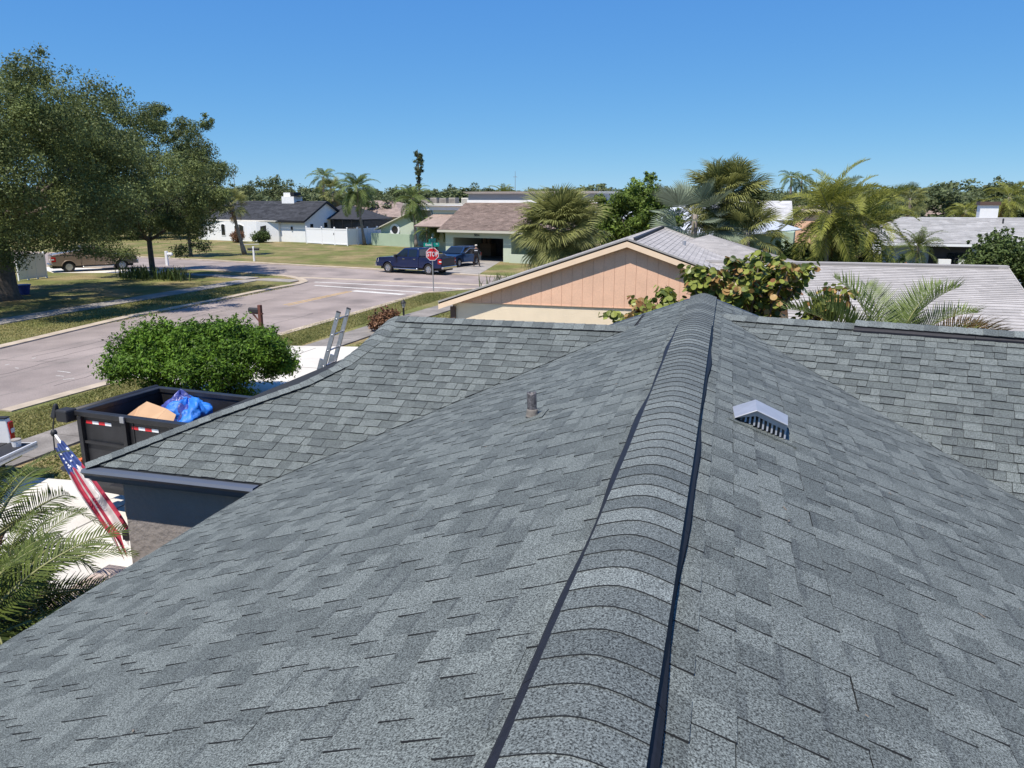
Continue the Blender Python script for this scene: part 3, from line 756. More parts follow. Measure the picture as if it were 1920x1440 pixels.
rv = thing('roof_vent', 'bright galvanized metal exhaust vent with louvred front on the right roof slope', 'roof vent', (0, 0, 0))
pk, bk = Vector((.265, 5.38, 4.078)), Vector((.268, 5.74, 4.066))
lf, lb = Vector((.122, 5.38, 4.016)), Vector((.108, 5.74, 4.000))
rf, rbk = Vector((.474, 5.38, 3.988)), Vector((.500, 5.74, 3.962))
b = MB()
def sheetm(p, th=.004):
    P = [Vector(q) for q in p]; nn = (P[1] - P[0]).cross(P[2] - P[0]).normalized(); nn = nn if nn.z > 0 else -nn
    b.hexa([*(q - nn * th for q in P), *P])
sheetm([lf, pk, bk, lb]); sheetm([pk, rf, rbk, bk])
b.build('hood', M['galv'], rv)
b = MB()
b.tube([lf, pk, rf], .005, 5); b.build('hood_lip', M['galv'], rv)
lv = MB(); nlv = 10
Lb, Rb = Vector((.165, 5.44, zr_(.165) + .015)), Vector((.462, 5.44, zr_(.462) + .012))
for i in range(nlv + 1):
    t = i / nlv; p = Lb.lerp(Rb, t); tt = (p.x - lf.x) / (rf.x - lf.x)
    top_z = (lf.z + (pk.z - lf.z) * (p.x - lf.x) / (pk.x - lf.x) if p.x < pk.x else pk.z + (rf.z - pk.z) * (p.x - pk.x) / (rf.x - pk.x)) - .028
    bar = MB(); bar.hexa([(p.x - .006, 5.41, p.z), (p.x + .006, 5.41, p.z), (p.x + .006, 5.425, p.z), (p.x - .006, 5.425, p.z), (p.x - .001, 5.425, top_z), (p.x + .011, 5.425, top_z), (p.x + .011, 5.44, top_z), (p.x - .001, 5.44, top_z)])
    bar.build('louvre_bar', M['galv'], rv)
b = MB(); b.hexa([(.125, 5.45, zr_(.125)), (.475, 5.45, zr_(.475)), (.475, 5.72, zr_(.475)), (.125, 5.72, zr_(.125)), (.13, 5.45, 4.005), (.47, 5.45, 3.975), (.47, 5.72, 3.972), (.13, 5.72, 4.0)]); b.build('vent_body', M['conc_grey'], rv)
b = MB(); b.hexa([(.08, 5.32, zr_(.08)+.004), (.54, 5.32, zr_(.54)+.004), (.54, 5.36, zr_(.54)+.004), (.08, 5.36, zr_(.08)+.004), (.08, 5.32, zr_(.08) + .014), (.54, 5.32, zr_(.54) + .014), (.54, 5.36, zr_(.54) + .014), (.08, 5.36, zr_(.08) + .014)]); b.build('flange', M['shingle'], rv)
b = MB(); V = [lf - Vector((0, 0, .03)), pk - Vector((0, 0, .036)), rf - Vector((0, -.02, .03))]
b.hexa([(lf.x + .02, 5.40, lf.z - .004), (pk.x, 5.40, pk.z - .045), (pk.x, 5.415, pk.z - .045), (lf.x + .02, 5.415, lf.z - .004), (lf.x, 5.40, lf.z), (pk.x, 5.40, pk.z - .003), (pk.x, 5.415, pk.z - .003), (lf.x, 5.415, lf.z)])
b.hexa([(pk.x, 5.40, pk.z - .045), (rf.x - .01, 5.40, rf.z - .045), (rf.x - .01, 5.415, rf.z - .045), (pk.x, 5.415, pk.z - .045), (pk.x, 5.40, pk.z - .003), (rf.x, 5.40, rf.z - .003), (rf.x, 5.415, rf.z - .003), (pk.x, 5.415, pk.z - .003)])
b.build('front_apron', M['galv'], rv)

# grit, leaf bits and twigs that have settled on the new roof
rg = random.Random(31); b = MB()
for i in range(36):
    if rg.random() < .55: x, y = rg.uniform(-4.2, -.7), rg.uniform(1.2, 9); z = zl(x); sl_ = PITCH
    else: x, y = rg.uniform(.1, 2.2), rg.uniform(1.2, 6.2); z = zr_(x); sl_ = -PITCH
    a = rg.uniform(0, 3.14); l = rg.choice((.005, .006, .008, .012, .018)); w2 = min(l * .5, .004); c, s_ = math.cos(a), math.sin(a); z += .0115
    pt = lambda u, v, h: (x + u * c - v * s_, y + u * s_ + v * c, z + h + sl_ * (u * c - v * s_))
    b.hexa([pt(-l, -w2, 0), pt(l, -w2, 0), pt(l, w2, 0), pt(-l, w2, 0), pt(-l, -w2 * .4, .003), pt(l, -w2 * .4, .003), pt(l, w2 * .4, .003), pt(-l, w2 * .4, .003)])
o = b.build('roof_litter', M['litter'], roof_o, fix=False); o['kind'] = 'stuff'

# ------------------------------------------------------------------ neighbouring houses
def course_roof(name, p0, p1, q0, q1, expo, tabw, mats, parent, seed=1, lift=.012, stuff=True, proud=1.0):
    """lapped shingle courses between the upper edge p0-p1 and the lower edge q0-q1"""
    rg = random.Random(seed); p0, p1, q0, q1 = map(Vector, (p0, p1, q0, q1))
    n = ((p1 - p0).cross(q0 - p0)); n = n if n.length > 1e-5 else (q1 - q0).cross(p0 - q0); n.normalize(); n = n if n.z > 0 else -n
    L = max((q0 - p0).length, (q1 - p1).length); rows = max(1, int(L / expo)); b = MB()
    for k in range(rows):
        a, c = k / rows, (k + 1) / rows
        A0, A1, B0, B1 = p0.lerp(q0, a), p1.lerp(q1, a), p0.lerp(q0, c), p1.lerp(q1, c)
        W = max((A1 - A0).length, (B1 - B0).length, .01); t = -rg.random() * tabw / W; rt = rg.uniform(-.12, .12)
        while t < 1:
            t1 = t + tabw * rg.uniform(.5, 1.4) / W; s, e = max(t, 0), min(t1, 1); t = t1
            if e - s < 1e-4: continue
            h = lift * rg.uniform(.85, 1.15) * proud; tt = min(1, max(0, .5 + rt + rg.gauss(0, .28)))
            x = [A0.lerp(A1, s) + n * .001, A0.lerp(A1, e) + n * .001, B0.lerp(B1, e) + n * h, B0.lerp(B1, s) + n * h]
            lo = [B0.lerp(B1, s) - n * .006, B0.lerp(B1, e) - n * .006]
            b.add(x, [(0, 3, 2, 1)], 0, tt); b.add([x[3], lo[0], lo[1], x[2]], [(0, 1, 2, 3)], 1, tt)
    o = b.build(name, mats, parent, fix=False)
    me = o.data
    up = sum(p.normal.z * p.area for p in me.polygons if p.material_index == 0)
    if up < 0: me.flip_normals()
    if stuff: o['kind'] = 'stuff'
    return o

def gable_poly_window(parent, name, x0, x1, z0, z1, y, frame_m, pane_m=None, arch=0.0, fw=.07, axis='y', bars=0):
    """window with raised frame; pane is a sub-part"""
    pane_m = pane_m or M['glass_dark']; pts = [(x0, z0), (x1, z0)]
    if arch:
        n = 8
        for i in range(n + 1):
            t = i / n; x = x1 + (x0 - x1) * t; pts.append((x, z1 - arch + arch * math.sin(math.pi * t)))
    else: pts += [(x1, z1), (x0, z1)]
    c = (sum(p[0] for p in pts) / len(pts), sum(p[1] for p in pts) / len(pts))
    sx = (x1 - x0) / 2; sz = (z1 - z0) / 2; cx, cz = (x0 + x1) / 2, (z0 + z1) / 2
    outer = [(cx + (p[0] - cx) * (1 + fw / sx), cz + (p[1] - cz) * (1 + fw / sz)) for p in pts]
    b = MB(); n = len(pts)
    for i in range(n):
        j = (i + 1) % n; q = [outer[i], outer[j], pts[j], pts[i]]
        if axis == 'y': b.hexa([(p[0], y, p[1]) for p in q] + [(p[0], y - .05, p[1]) for p in q])
        else: b.hexa([(y, p[0], p[1]) for p in q] + [(y + .05, p[0], p[1]) for p in q])
    for k in range(bars):
        xb = x0 + (x1 - x0) * (k + 1) / (bars + 1)
        if axis == 'y': b.box(xb - .02, xb + .02, y - .035, y - .006, z0, z1 - arch * .3)
    f = b.build(name, frame_m, parent); b = MB()
    if axis == 'y': b.prism(pts, y - .006, y - .022)
    else: b.prism(pts, y + .006, y + .022, axis='x')
    b.build('pane', pane_m, f); return f

# ---- peach house next door
PY = 22.0; AX, AZ, PS = -2.70, 4.40, 0.345                      # gable wall plane, ridge x, ridge z, pitch
ph = thing('peach_house', 'peach gabled house next door with vertical siding and grey shingle roof', 'house', (0, 0, 0))
XL, XRR = -7.95, 2.55; SID_Z = 2.45
def pz(x): return AZ - PS * abs(x - AX)
w_ = MB(); w_.prism([(XL, 0), (XRR, 0), (XRR, pz(XRR) - .2), (AX, AZ - .2), (XL, pz(XL) - .2)], PY, PY + 12)
wall_p = w_.build('wall', M['cream'], ph)
gw = MB(); gw.prism([(XL + .03, SID_Z + .02), (XRR - .03, SID_Z + .02), (XRR - .03, pz(XRR) - .16), (AX, AZ - .16), (XL + .03, pz(XL) - .16)], PY - .012, PY + .02)
gw = gw.build('gable_panel', M['peach'], ph)
x = XL + .02; rg = random.Random(2)
while x < XRR:
    x1 = min(x + .305, XRR); b = MB(); g_ = .0035
    pts = [(x + g_, SID_Z + rg.uniform(-.006, .006)), (x1 - g_, SID_Z + rg.uniform(-.006, .006)), (x1 - g_, max(SID_Z + .03, pz(x1) - .17)), (x + g_, max(SID_Z + .03, pz(x) - .17))]
    if x < AX < x1: pts = pts[:3] + [(AX, AZ - .17)] + pts[3:]
    b.prism(pts, PY - .030 - rg.uniform(0, .003), PY - .013)
    # bottom drip lip of each board
    b.box(x + g_, x1 - g_, PY - .038, PY - .030, SID_Z - .012, SID_Z + .02)
    b.build('siding_board', M['peach'], gw); x = x1
EO = .38                                                         # eave overhang
FY = PY - .24                                                    # rake overhang
for sgn in (-1, 1):
    xe = AX + sgn * (5.25 + EO); b = MB(); ze = AZ - PS * (5.25 + EO)
    b.hexa([(xe, FY, ze - .22), (AX, FY, AZ - .22), (AX, FY + .04, AZ - .22), (xe, FY + .04, ze - .22), (xe, FY, ze - .02), (AX, FY, AZ - .02), (AX, FY + .04, AZ - .02), (xe, FY + .04, ze - .02)])
    b.build('rake_board', M['peach_light'], ph)
    b = MB(); b.hexa([(xe, FY - .02, ze - .02), (AX, FY - .02, AZ - .02), (AX, FY + .02, AZ - .02), (xe, FY + .02, ze - .02), (xe, FY - .02, ze + .03), (AX, FY - .02, AZ + .03), (AX, FY + .02, AZ + .03), (xe, FY + .02, ze + .03)])
    b.build('drip_edge', M['roof_grey'], ph)
b = MB(); b.box(XL - .06, XL + .10, PY - .07, PY - .005, .02, pz(XL) - .28); b.build('corner_post', M['brown_trim'], ph)
# roof planes
rb = MB()
xl, xr_ = AX - 5.25 - EO, AX + 5.25 + EO; zl_, zr2 = AZ - PS * (5.25 + EO), AZ - PS * (5.25 + EO)
rb.slab([(AX, FY, AZ), (AX, 34, AZ), (xl, 34, zl_), (xl, FY, zl_)], .06)
rb.slab([(AX, FY, AZ), (AX, 34, AZ), (xr_, 34, zr2), (xr_, FY, zr2)], .06)
LRX0, LRX1, LRY, LRZ = -.6, (7.38,24.00,3.88)[0], 24.0, 3.68
LEY, LEZ = 20.2, 3.68 - 3.8 * .335
rb.slab([(LRX0, LRY, LRZ), (LRX1, LRY, LRZ), (LRX1, LEY, LEZ), (1.62, LEY, LEZ), (1.62, 21.76, LRZ - 2.24 * .335)], .06)
rb.slab([(LRX0, LRY, LRZ), (LRX1, LRY, LRZ), (LRX1, 28, 2.4), (LRX0, 28, 2.4)], .06)
HPA = Vector((-0.68,30.00,4.19)); 
rb.slab([HPA, (HPA.x - 4.5, 26, HPA.z - 1.35), (HPA.x + 4.8, 26, HPA.z - 1.5)], .06)
rb.slab([HPA, (HPA.x + 4.8, 26, HPA.z - 1.5), (HPA.x + 4.8, 34, HPA.z - 1.6)], .06)
rb.slab([HPA, (HPA.x - 4.5, 26, HPA.z - 1.35), (HPA.x - 4.5, 34, HPA.z - 1.35)], .06)
proof = rb.build('roof', M['roof_edge'], ph)
RG = [M['roof_grey'], M['roof_edge']]
course_roof('shingle_field', (AX, FY, AZ), (AX, 34, AZ), (xr_, FY, zr2), (xr_, 34, zr2), .145, .30, RG, proof, 1)
course_roof('shingle_field', (AX, FY, AZ), (AX, 34, AZ), (xl, FY, zl_), (xl, 34, zl_), .145, .30, RG, proof, 2)
course_roof('shingle_field', (LRX0, LRY, LRZ), (LRX1, LRY, LRZ), (1.6, 21.76, LRZ - 2.24 * .335), (LRX1, 21.76, LRZ - 2.24 * .335), .15, .30, RG, proof, 3, lift=.013)
course_roof('shingle_field', (1.6, 21.76, LRZ - 2.24 * .335), (LRX1, 21.76, LRZ - 2.24 * .335), (1.6, LEY, LEZ), (LRX1, LEY, LEZ), .15, .30, RG, proof, 13, lift=.013)
course_roof('shingle_field', HPA, HPA + Vector((.02, 0, 0)), (HPA.x - 4.5, 26, HPA.z - 1.35), (HPA.x + 4.8, 26, HPA.z - 1.5), .15, .3, RG, proof, 4)
b = MB(); b.box(LRX0, LRX1 + .02, LRY - .13, LRY + .13, LRZ - .03, LRZ + .035); b.build('ridge_cap', M['roof_grey'], ph)
b = MB(); b.box(LRX0 + .9, LRX1 - .25, LRY - .16, LRY - .13, LRZ - .045, LRZ + .01); b.build('ridge_vent', M['roof_edge'], ph)
b = MB(); b.hexa([(AX + .16, FY + .35, AZ - .05), (AX + .21, FY + .35, AZ - .06), (AX + .21, 32, AZ - .06), (AX + .16, 32, AZ - .05), (AX + .12, FY + .35, AZ + .03), (AX + .2, FY + .35, AZ + .015), (AX + .2, 32, AZ + .015), (AX + .12, 32, AZ + .03)]); b.build('ridge_vent', M['black_plastic'], ph)
b = MB(); b.hexa([(LRX1, LRY, LRZ - .14), (LRX1 + .03, LRY, LRZ - .14), (LRX1 + .03, LEY, LEZ - .14), (LRX1, LEY, LEZ - .14), (LRX1, LRY, LRZ + .02), (LRX1 + .03, LRY, LRZ + .02), (LRX1 + .03, LEY, LEZ + .02), (LRX1, LEY, LEZ + .02)]); b.build('rake_board', M['roof_grey'], ph)
b = MB(); b.box(1.65, LRX1 - .3, LEY + .4, 27.6, 0, 2.3); b.build('side_wall', M['cream'], ph)
pv = Vector((-1.43,27.00,4.10)); b = MB(); b.tube([(pv.x, 27, pv.z - .5), (pv.x, 27, pv.z)], .06, 8); b.build('vent_pipe', M['galv'], ph)

# ---- white house with charcoal roof across the street
B_ = thing('white_house', 'white stucco house with charcoal gable roof and white chimney beyond the lawn', 'house', (*(-52.15,89.57), 0), R(-13))
b = MB(); b.prism([(-0.0, 0), (8.0, 0), (8.0, 2.85), (4.0, 5.0), (0.0, 2.85)], -17, -.02, axis='x')     # body, gable to +x (poly in y,z)
b.build('wall', M['white_wall'], B_)
rb = MB(); e = .45; rs = (5.15 - 2.75) / 4.45
rb.slab([(-17.5, 4, 5.15), (.3, 4, 5.15), (.3, -e, 2.72), (-17.5, -e, 2.72)], .14)
rb.slab([(-17.5, 4, 5.15), (.3, 4, 5.15), (.3, 8 + e, 2.72), (-17.5, 8 + e, 2.72)], .14)
br = rb.build('roof', M['black_trim'], B_)
RBk = [M['roof_black'], M['black_trim']]
course_roof('shingle_field', (-17.5, 4, 5.16), (.3, 4, 5.16), (-17.5, -e, 2.73), (.3, -e, 2.73), .28, .9, RBk, br, 5)
course_roof('shingle_field', (-17.5, 4, 5.16), (.3, 4, 5.16), (-17.5, 8 + e, 2.73), (.3, 8 + e, 2.73), .28, .9, RBk, br, 6)
for sgn in (0, 1):
    y0, y1 = (4, -e) if sgn == 0 else (4, 8 + e); b = MB()
    b.hexa([(.30, y0, 4.93), (.36, y0, 4.93), (.36, y1, 2.50), (.30, y1, 2.50), (.30, y0, 5.2), (.36, y0, 5.2), (.36, y1, 2.77), (.30, y1, 2.77)]); b.build('rake_board', M['black_trim'], B_)
b = MB(); b.box(-17.5, .3, -e - .06, -e, 2.46, 2.70); b.build('gutter', M['black_trim'], B_)
# projecting front wing with arched openings
b = MB(); b.box(-18, -6.9, -1.6, -.01, 0, 2.55); b.hexa([(-6.9, -1.6, 0), (-4.3, -.35, 0), (-4.3, -.02, 0), (-6.9, -.02, 0), (-6.9, -1.6, 2.5), (-4.3, -.35, 2.5), (-4.3, -.02, 2.5), (-6.9, -.02, 2.5)])
b.build('front_wing', M['white_wall'], B_)
b = MB(); b.hexa([(-18, -2.05, 2.56), (-4.2, -.9, 2.56), (-4.2, -.02, 2.56), (-18, -.02, 2.56), (-18, -2.0, 2.66), (-4.2, -.9, 2.66), (-4.2, -.02, 2.72), (-18, -.02, 2.72)]); b.build('porch_roof', M['beige'], B_)
gable_poly_window(B_, 'window', -10.9, -9.25, .75, 2.15, -1.6, M['white_wall'], arch=.22, bars=1)
gable_poly_window(B_, 'window', -13.4, -12.7, .7, 2.15, -1.6, M['white_wall'], arch=.1)
b = MB(); b.prism([(-8.7, .55), (-7.9, .55), (-7.9, 1.75), (-8.1, 1.98), (-8.4, 2.02), (-8.7, 2.0)], -1.56, -1.602); b.build('wall_niche', M['white_vinyl'], B_)
b = MB(); b.hexa([(-6.45, -1.40, .05), (-5.75, -1.06, .05), (-5.75, -1.04, .05), (-6.45, -1.38, .05), (-6.45, -1.40, 1.95), (-5.75, -1.06, 2.1), (-5.75, -1.04, 2.1), (-6.45, -1.38, 1.95)]); b.build('door_opening', M['glass_dark'], B_)
b = MB(); b.box(-2.35, -2.15, -.16, -.02, 1.55, 1.95); b.build('wall_lamp', M['black_trim'], B_)
gable_poly_window(B_, 'window', .9, 1.5, 1.75, 2.3, -.02, M['white_vinyl'], axis='x')
gable_poly_window(B_, 'window', 3.5, 4.2, 1.75, 2.4, -.02, M['white_vinyl'], axis='x')
b = MB(); b.box(-7.1, -4.9, 3.4, 5.0, 4.5, 5.75); b.box(-6.9, -5.6, 3.6, 4.8, 5.75, 6.25); ch = b.build('chimney', M['white_wall'], B_)
b = MB(); b.box(-5.5, -4.3, 3.4, 4.9, 5.72, 5.8); b.box(-5.6, -4.9, 3.5, 4.8, 5.85, 6.3); b.build('flue_cover', M['black_trim'], ch)

# ---- white vinyl fence beside it
fo = Vector((1.64,-1.57)); fe = Vector((9.43,-3.07))
fn = thing('vinyl_fence', 'white vinyl privacy fence with gate between the white and the green house', 'fence', (*(-52.15,89.57), 0), R(-13))
def fpanel(a, b_, name, z=1.95):
    d = (b_ - a); n = Vector((-d.y, d.x)).normalized() * .03; L = d.length; d = d.normalized(); q = [a, b_]
    p = MB(); A, Bq = a + d * .07, b_ - d * .07
    for (z0, z1, t) in ((.08, .22, 1.5), (.2, z - .12, .7), (z - .14, z, 1.5)):
        m_ = n * t; p.hexa([(*(A - m_), z0), (*(Bq - m_), z0), (*(Bq + m_), z0), (*(A + m_), z0), (*(A - m_), z1), (*(Bq - m_), z1), (*(Bq + m_), z1), (*(A + m_), z1)])
    pn = p.build(name, M['white_vinyl'], fn)
    k = int(L / .3)
    for i in range(1, k):
        c = a.lerp(b_, i / k); g = MB(); m_ = n * .72; g.hexa([(*(c - m_ - d * .006), .24), (*(c - m_ + d * .006), .24), (*(c + m_ + d * .006), .24), (*(c + m_ - d * .006), .24), (*(c - m_ - d * .006), z - .16), (*(c - m_ + d * .006), z - .16), (*(c + m_ + d * .006), z - .16), (*(c + m_ - d * .006), z - .16)], 0)
    return pn
def fpost(c, z=2.08):
    p = MB(); p.box(c.x - .065, c.x + .065, c.y - .065, c.y + .065, 0, z); p.hexa([(c.x - .09, c.y - .09, z), (c.x + .09, c.y - .09, z), (c.x + .09, c.y + .09, z), (c.x - .09, c.y + .09, z), (c.x - .02, c.y - .02, z + .07), (c.x + .02, c.y - .02, z + .07), (c.x + .02, c.y + .02, z + .07), (c.x - .02, c.y + .02, z + .07)]); p.build('post', M['white_vinyl'], fn)
ks = [0, .39, .70, 1.0]; fp = [fo.lerp(fe, k) for k in ks]
for i, nm in enumerate(('panel', 'gate', 'panel')): fpanel(fp[i], fp[i + 1], nm)
for p in fp: fpost(p)
b = MB(); c = fp[1]; b.box(c.x + .02, c.x + .12, c.y - .12, c.y - .05, 1.9, 2.0); c = fp[2]; b.box(c.x - .1, c.x - .02, c.y - .1, c.y - .05, 1.2, 1.45); b.build('gate_latch', M['black_plastic'], fn)
ep = fe + Vector((.0, 7.6)); sp = [fe.lerp(ep, k / 4) for k in range(5)]
for i in range(4): fpanel(sp[i], sp[i + 1], 'panel')
for p in sp[1:]: fpost(p)

# ---- green house with open garage
G_ = thing('green_house', 'pale green flat topped house with open garage and brown shingle roof', 'house', (*(-24.89,67.51), 0), R(-13))
b = MB()
b.box(-.1, .70, 0, .25, 0, 2.45); b.box(5.95, 6.75, 0, .25, 0, 2.45); b.box(-.1, 6.75, .003, .25, 2.05, 2.6)
b.box(-.1, .1, .25, 6.4, 0, 2.5); b.box(6.55, 6.75, .25, 6.4, 0, 2.5); b.box(-.1, 6.75, 6.4, 6.6, 0, 5.0)
b.build('wall', M['green_stucco'], G_)
b = MB(); b.box(6.78, 9.2, -.4, -.2, 0, .75); b.box(9.0, 9.2, -.4, 3, 0, .75); b.build('planter_wall', M['green_stucco'], G_)
b = MB(); b.box(6.75, 12, 1.4, 6, 0, 2.5); b.build('entry_wall', M['green_wall'], G_)
b = MB(); b.box(.1, 6.55, 6.1, 6.38, .012, 2.4); b.box(.11, 6.54, .3, 6.1, 2.36, 2.42); b.build('garage_back', M['garage_dark'], G_)
b = MB(); b.box(4.0, 6.3, 5.2, 6.05, .013, 1.0); b.build('workbench', M['black_plastic'], G_)
b = MB(); b.box(.6, 1.8, 5.0, 6.0, .013, 1.25); b.box(.8, 1.1, 5.2, 5.6, 1.25, 1.8); b.box(1.3, 1.5, 5.2, 5.6, 1.25, 2.0); b.build('garage_shelf', M['wood'], G_)
b = MB(); b.box(.15, 6.5, .35, 6.0, .0112, .0122); b.build('garage_floor', M['conc_grey'], G_)
E0, E1 = (-.55, -.55, 2.72), (13.5, -.55, 2.72); T0, T1 = (-.55, 4.3, 5.08), (13.5, 4.3, 5.08)
rb = MB(); rb.slab([T0, T1, E1, E0], .12); gr = rb.build('roof', M['beige'], G_)
course_roof('shingle_field', (T0[0], T0[1], T0[2] + .02), (T1[0], T1[1], T1[2] + .02), (E0[0], E0[1], E0[2] + .02), (E1[0], E1[1], E1[2] + .02), .17, .40, [M['roof_brown'], M['brown_trim']], gr, 7, lift=.04)
b = MB(); b.box(-.6, 13.5, -.62, -.555, 2.52, 2.72); b.build('gutter', M['beige'], G_)
b = MB(); b.box(-.4, 13, 4.32, 9.5, 5.0, 5.35); b.build('white_band', M['white_wall'], G_)
b = MB(); b.box(-.35, 12.9, 4.5, 9.4, 5.35, 5.95); b.build('clerestory', M['grey_siding'], G_)
b = MB(); b.hexa([(-.45, 4.3, 5.93), (13, 4.3, 5.93), (13, 9.6, 5.93), (-.45, 9.6, 5.93), (-.75, 4.0, 6.12), (13.3, 4.0, 6.12), (13.3, 9.9, 6.12), (-.75, 9.9, 6.12)]); b.build('parapet_cap', M['peach_light'] if False else M['white_wall'], G_)
# left wing: mono pitch wall with round window
A0, A1, A2 = (-19.56,2.19), (-14.32,4.23), (-12.52,4.24)
b = MB(); b.prism([(A0[0], 0), (A1[0] + .1, 0), (A1[0] + .1, A1[1] - .1), (A1[0], A1[1] - .1), (A0[0], A0[1] - .1)], 15.5, 22)
b.box(A1[0] + .1, A2[0] + .6, 17.0, 22, 0, 4.0); b.build('left_wing', M['green_stucco'], G_)
b = MB(); b.prism([(A1[0] + .11, A1[1] - .9), (A2[0] + .3, A1[1] - .9), (A2[0] + .3, A1[1] - .05), (A1[0] + .11, A1[1] - .05)], 15.56, 16.5); b.build('upper_siding', M['grey_siding'], G_)
rb = MB(); rb.slab([(A0[0] - .6, 15.0, A0[1] - .28), (A1[0], 15.0, A1[1]), (A1[0], 22.2, A1[1]), (A0[0] - .6, 22.2, A0[1] - .28)], .10)
rb.slab([(A1[0], 15.0, A1[1]), (A2[0] + .2, 15.0, A1[1] - .02), (A2[0] + .2, 22.2, A1[1] - .02), (A1[0], 22.2, A1[1])], .10); rb.build('wing_roof', M['beige'], G_)
wc = (-17.43,1.85); b = MB(); b.lathe([(.72, 0), (.72, -.09), (.48, -.09), (.48, -.02)], (wc[0], 15.5, wc[1]), 20, axis='y', caps=False); rw = b.build('round_window', M['white_vinyl'], G_)
b = MB(); b.lathe([(.49, -.012), (.49, -.03)], (wc[0], 15.5, wc[1]), 20, axis='y'); b.build('pane', M['glass_dark'], rw)
W0, W1 = (-20.61,14.94), (-13.37,13.52)
b = MB(); b.hexa([(W0[0], W0[1], 0), (W1[0], W1[1], 0), (W1[0], W1[1] + .2, 0), (W0[0], W0[1] + .2, 0), (W0[0], W0[1], 1.45), (W1[0], W1[1], 1.45), (W1[0], W1[1] + .2, 1.45), (W0[0], W0[1] + .2, 1.45)]); b.build('court_wall', M['green_wall'], G_)
A3 = (-6.85,3.99)[0]
rb = MB(); rb.slab([(A3 - .2, 8.4, 3.9), (-.3, 8.4, 3.9), (-.3, 5.6, 2.75), (A3 - .8, 5.6, 2.75)], .1); lr = rb.build('low_roof', M['roof_brown'], G_)
b = MB(); b.box(A3 - .3, -.3, 8.45, 12, .0, 4.3); b.build('inner_wall', M['green_stucco'], G_)
b = MB(); b.box(A3 - .6, -.1, 8.2, 8.44, 4.31, 4.66); b.hexa([(A3 - .7, 8.1, 4.66), (-.1, 8.1, 4.66), (-.1, 13, 4.66), (A3 - .7, 13, 4.66), (A3 - .9, 7.9, 4.80), (-.1, 7.9, 4.80), (-.1, 13, 4.80), (A3 - .9, 13, 4.80)]); b.build('inner_parapet', M['white_wall'], G_)
# house number above the garage door
def text_mesh(body, size, m, depth=.01, bold=0.0):
    cu = bpy.data.curves.new('lettering', 'FONT'); cu.body = body; cu.size = size; cu.extrude = depth; cu.align_x = 'CENTER'; cu.align_y = 'CENTER'; cu.offset = bold; cu.resolution_u = 3
    o = bpy.data.objects.new('lettering', cu); COL.objects.link(o); bpy.context.view_layer.update()
    me = bpy.data.meshes.new_from_object(o.evaluated_get(bpy.context.evaluated_depsgraph_get())); bpy.data.objects.remove(o)
    me.materials.clear(); me.materials.append(m); return me
obj('house_number', text_mesh('5014', .27, M['black_trim'], bold=.006), G_, (3.25, -.012, 2.28), (R(90), 0, 0))
for k, xx in enumerate((-3.6, -2.6, -1.6)):
    pass
au = (-6.28,5.18); AC = thing('rooftop_cooler', 'cream air conditioner box standing on the flat roof of the green house', 'air conditioner', (0, 0, 0))
AC.matrix_world = G_.matrix_basis.copy() if False else Matrix.Translation(Vector((*(-24.89,67.51), 0))) @ Matrix.Rotation(R(-13), 4, 'Z') @ Matrix.Translation((-4.6, 11.0, 4.8))
b = MB(); b.box(-.4, .4, -.4, .4, 0, .75); b.build('case', M['beige'], AC, bevel=.03)
b = MB(); b.lathe([(.3, .75), (.3, .8), (.05, .82)], n=12); b.build('fan_guard', M['black_plastic'], AC)
b = MB()
for k in range(5): b.box(-.36, .36, -.415, -.402, .1 + k * .12, .15 + k * .12)
b.build('louvre', M['conc_grey'], AC)

# ---- houses further off, each with roof, walls and whatever shows of them
def hip_house(name, label, loc, rz, wx, wy, eave, ridge, roof_m, wall_m, over=.5, hip=True, expo=.33, tabw=1.0, fascia=None, seed=1, group=None, courses=True):
    t = thing(name, label, 'house', (*loc, 0), R(rz), group); b = MB(); b.box(-wx / 2, wx / 2, -wy / 2, wy / 2, 0, eave); b.build('wall', wall_m, t)
    X, Yv = wx / 2 + over, wy / 2 + over; i = Yv if hip else 0
    a, c = (-X + i, 0, ridge), (X - i, 0, ridge); e = [(-X, -Yv, eave), (X, -Yv, eave), (X, Yv, eave), (-X, Yv, eave)]
    rb = MB(); rb.slab([a, c, e[1], e[0]], .12); rb.slab([a, c, e[2], e[3]], .12)
    if hip: rb.slab([c, e[1], e[2]], .12); rb.slab([a, e[0], e[3]], .12)
    else:
        for s_, p in ((-1, a), (1, c)): rb.prism([(-wy / 2, eave), (wy / 2, eave), (0, ridge - .15)], s_ * (wx / 2 - .05), s_ * (wx / 2), axis='x')
    rf = rb.build('roof', fascia or roof_m, t)
    if courses:
        up = .015; lift_ = lambda p: (p[0], p[1], p[2] + up)
        course_roof('shingle_field', lift_(a), lift_(c), lift_(e[0]), lift_(e[1]), expo, tabw, [roof_m, M['roof_edge']], rf, seed)
        if hip: course_roof('shingle_field', lift_(c), (c[0], c[1] + .01, c[2] + up), lift_(e[1]), lift_(e[2]), expo, tabw, [roof_m, M['roof_edge']], rf, seed + 1); course_roof('shingle_field', lift_(a), (a[0], a[1] + .01, a[2] + up), lift_(e[0]), lift_(e[3]), expo, tabw, [roof_m, M['roof_edge']], rf, seed + 2)
    return t
h = hip_house('brown_roof_house', 'low house with broad pinkish brown hip roof behind the tall queen palms', (-51.11,111.25,3.27)[:2], -13, 15, 11, 2.9, 5.15, M['roof_brown'], M['cream'], seed=20)
h = hip_house('far_house', 'distant house with faded pink roof behind the white chimney', (-82.24,126.38,4.27)[:2], -8, 14, 10, 2.9, 5.25, M['roof_pink'], M['white_wall'], seed=30)
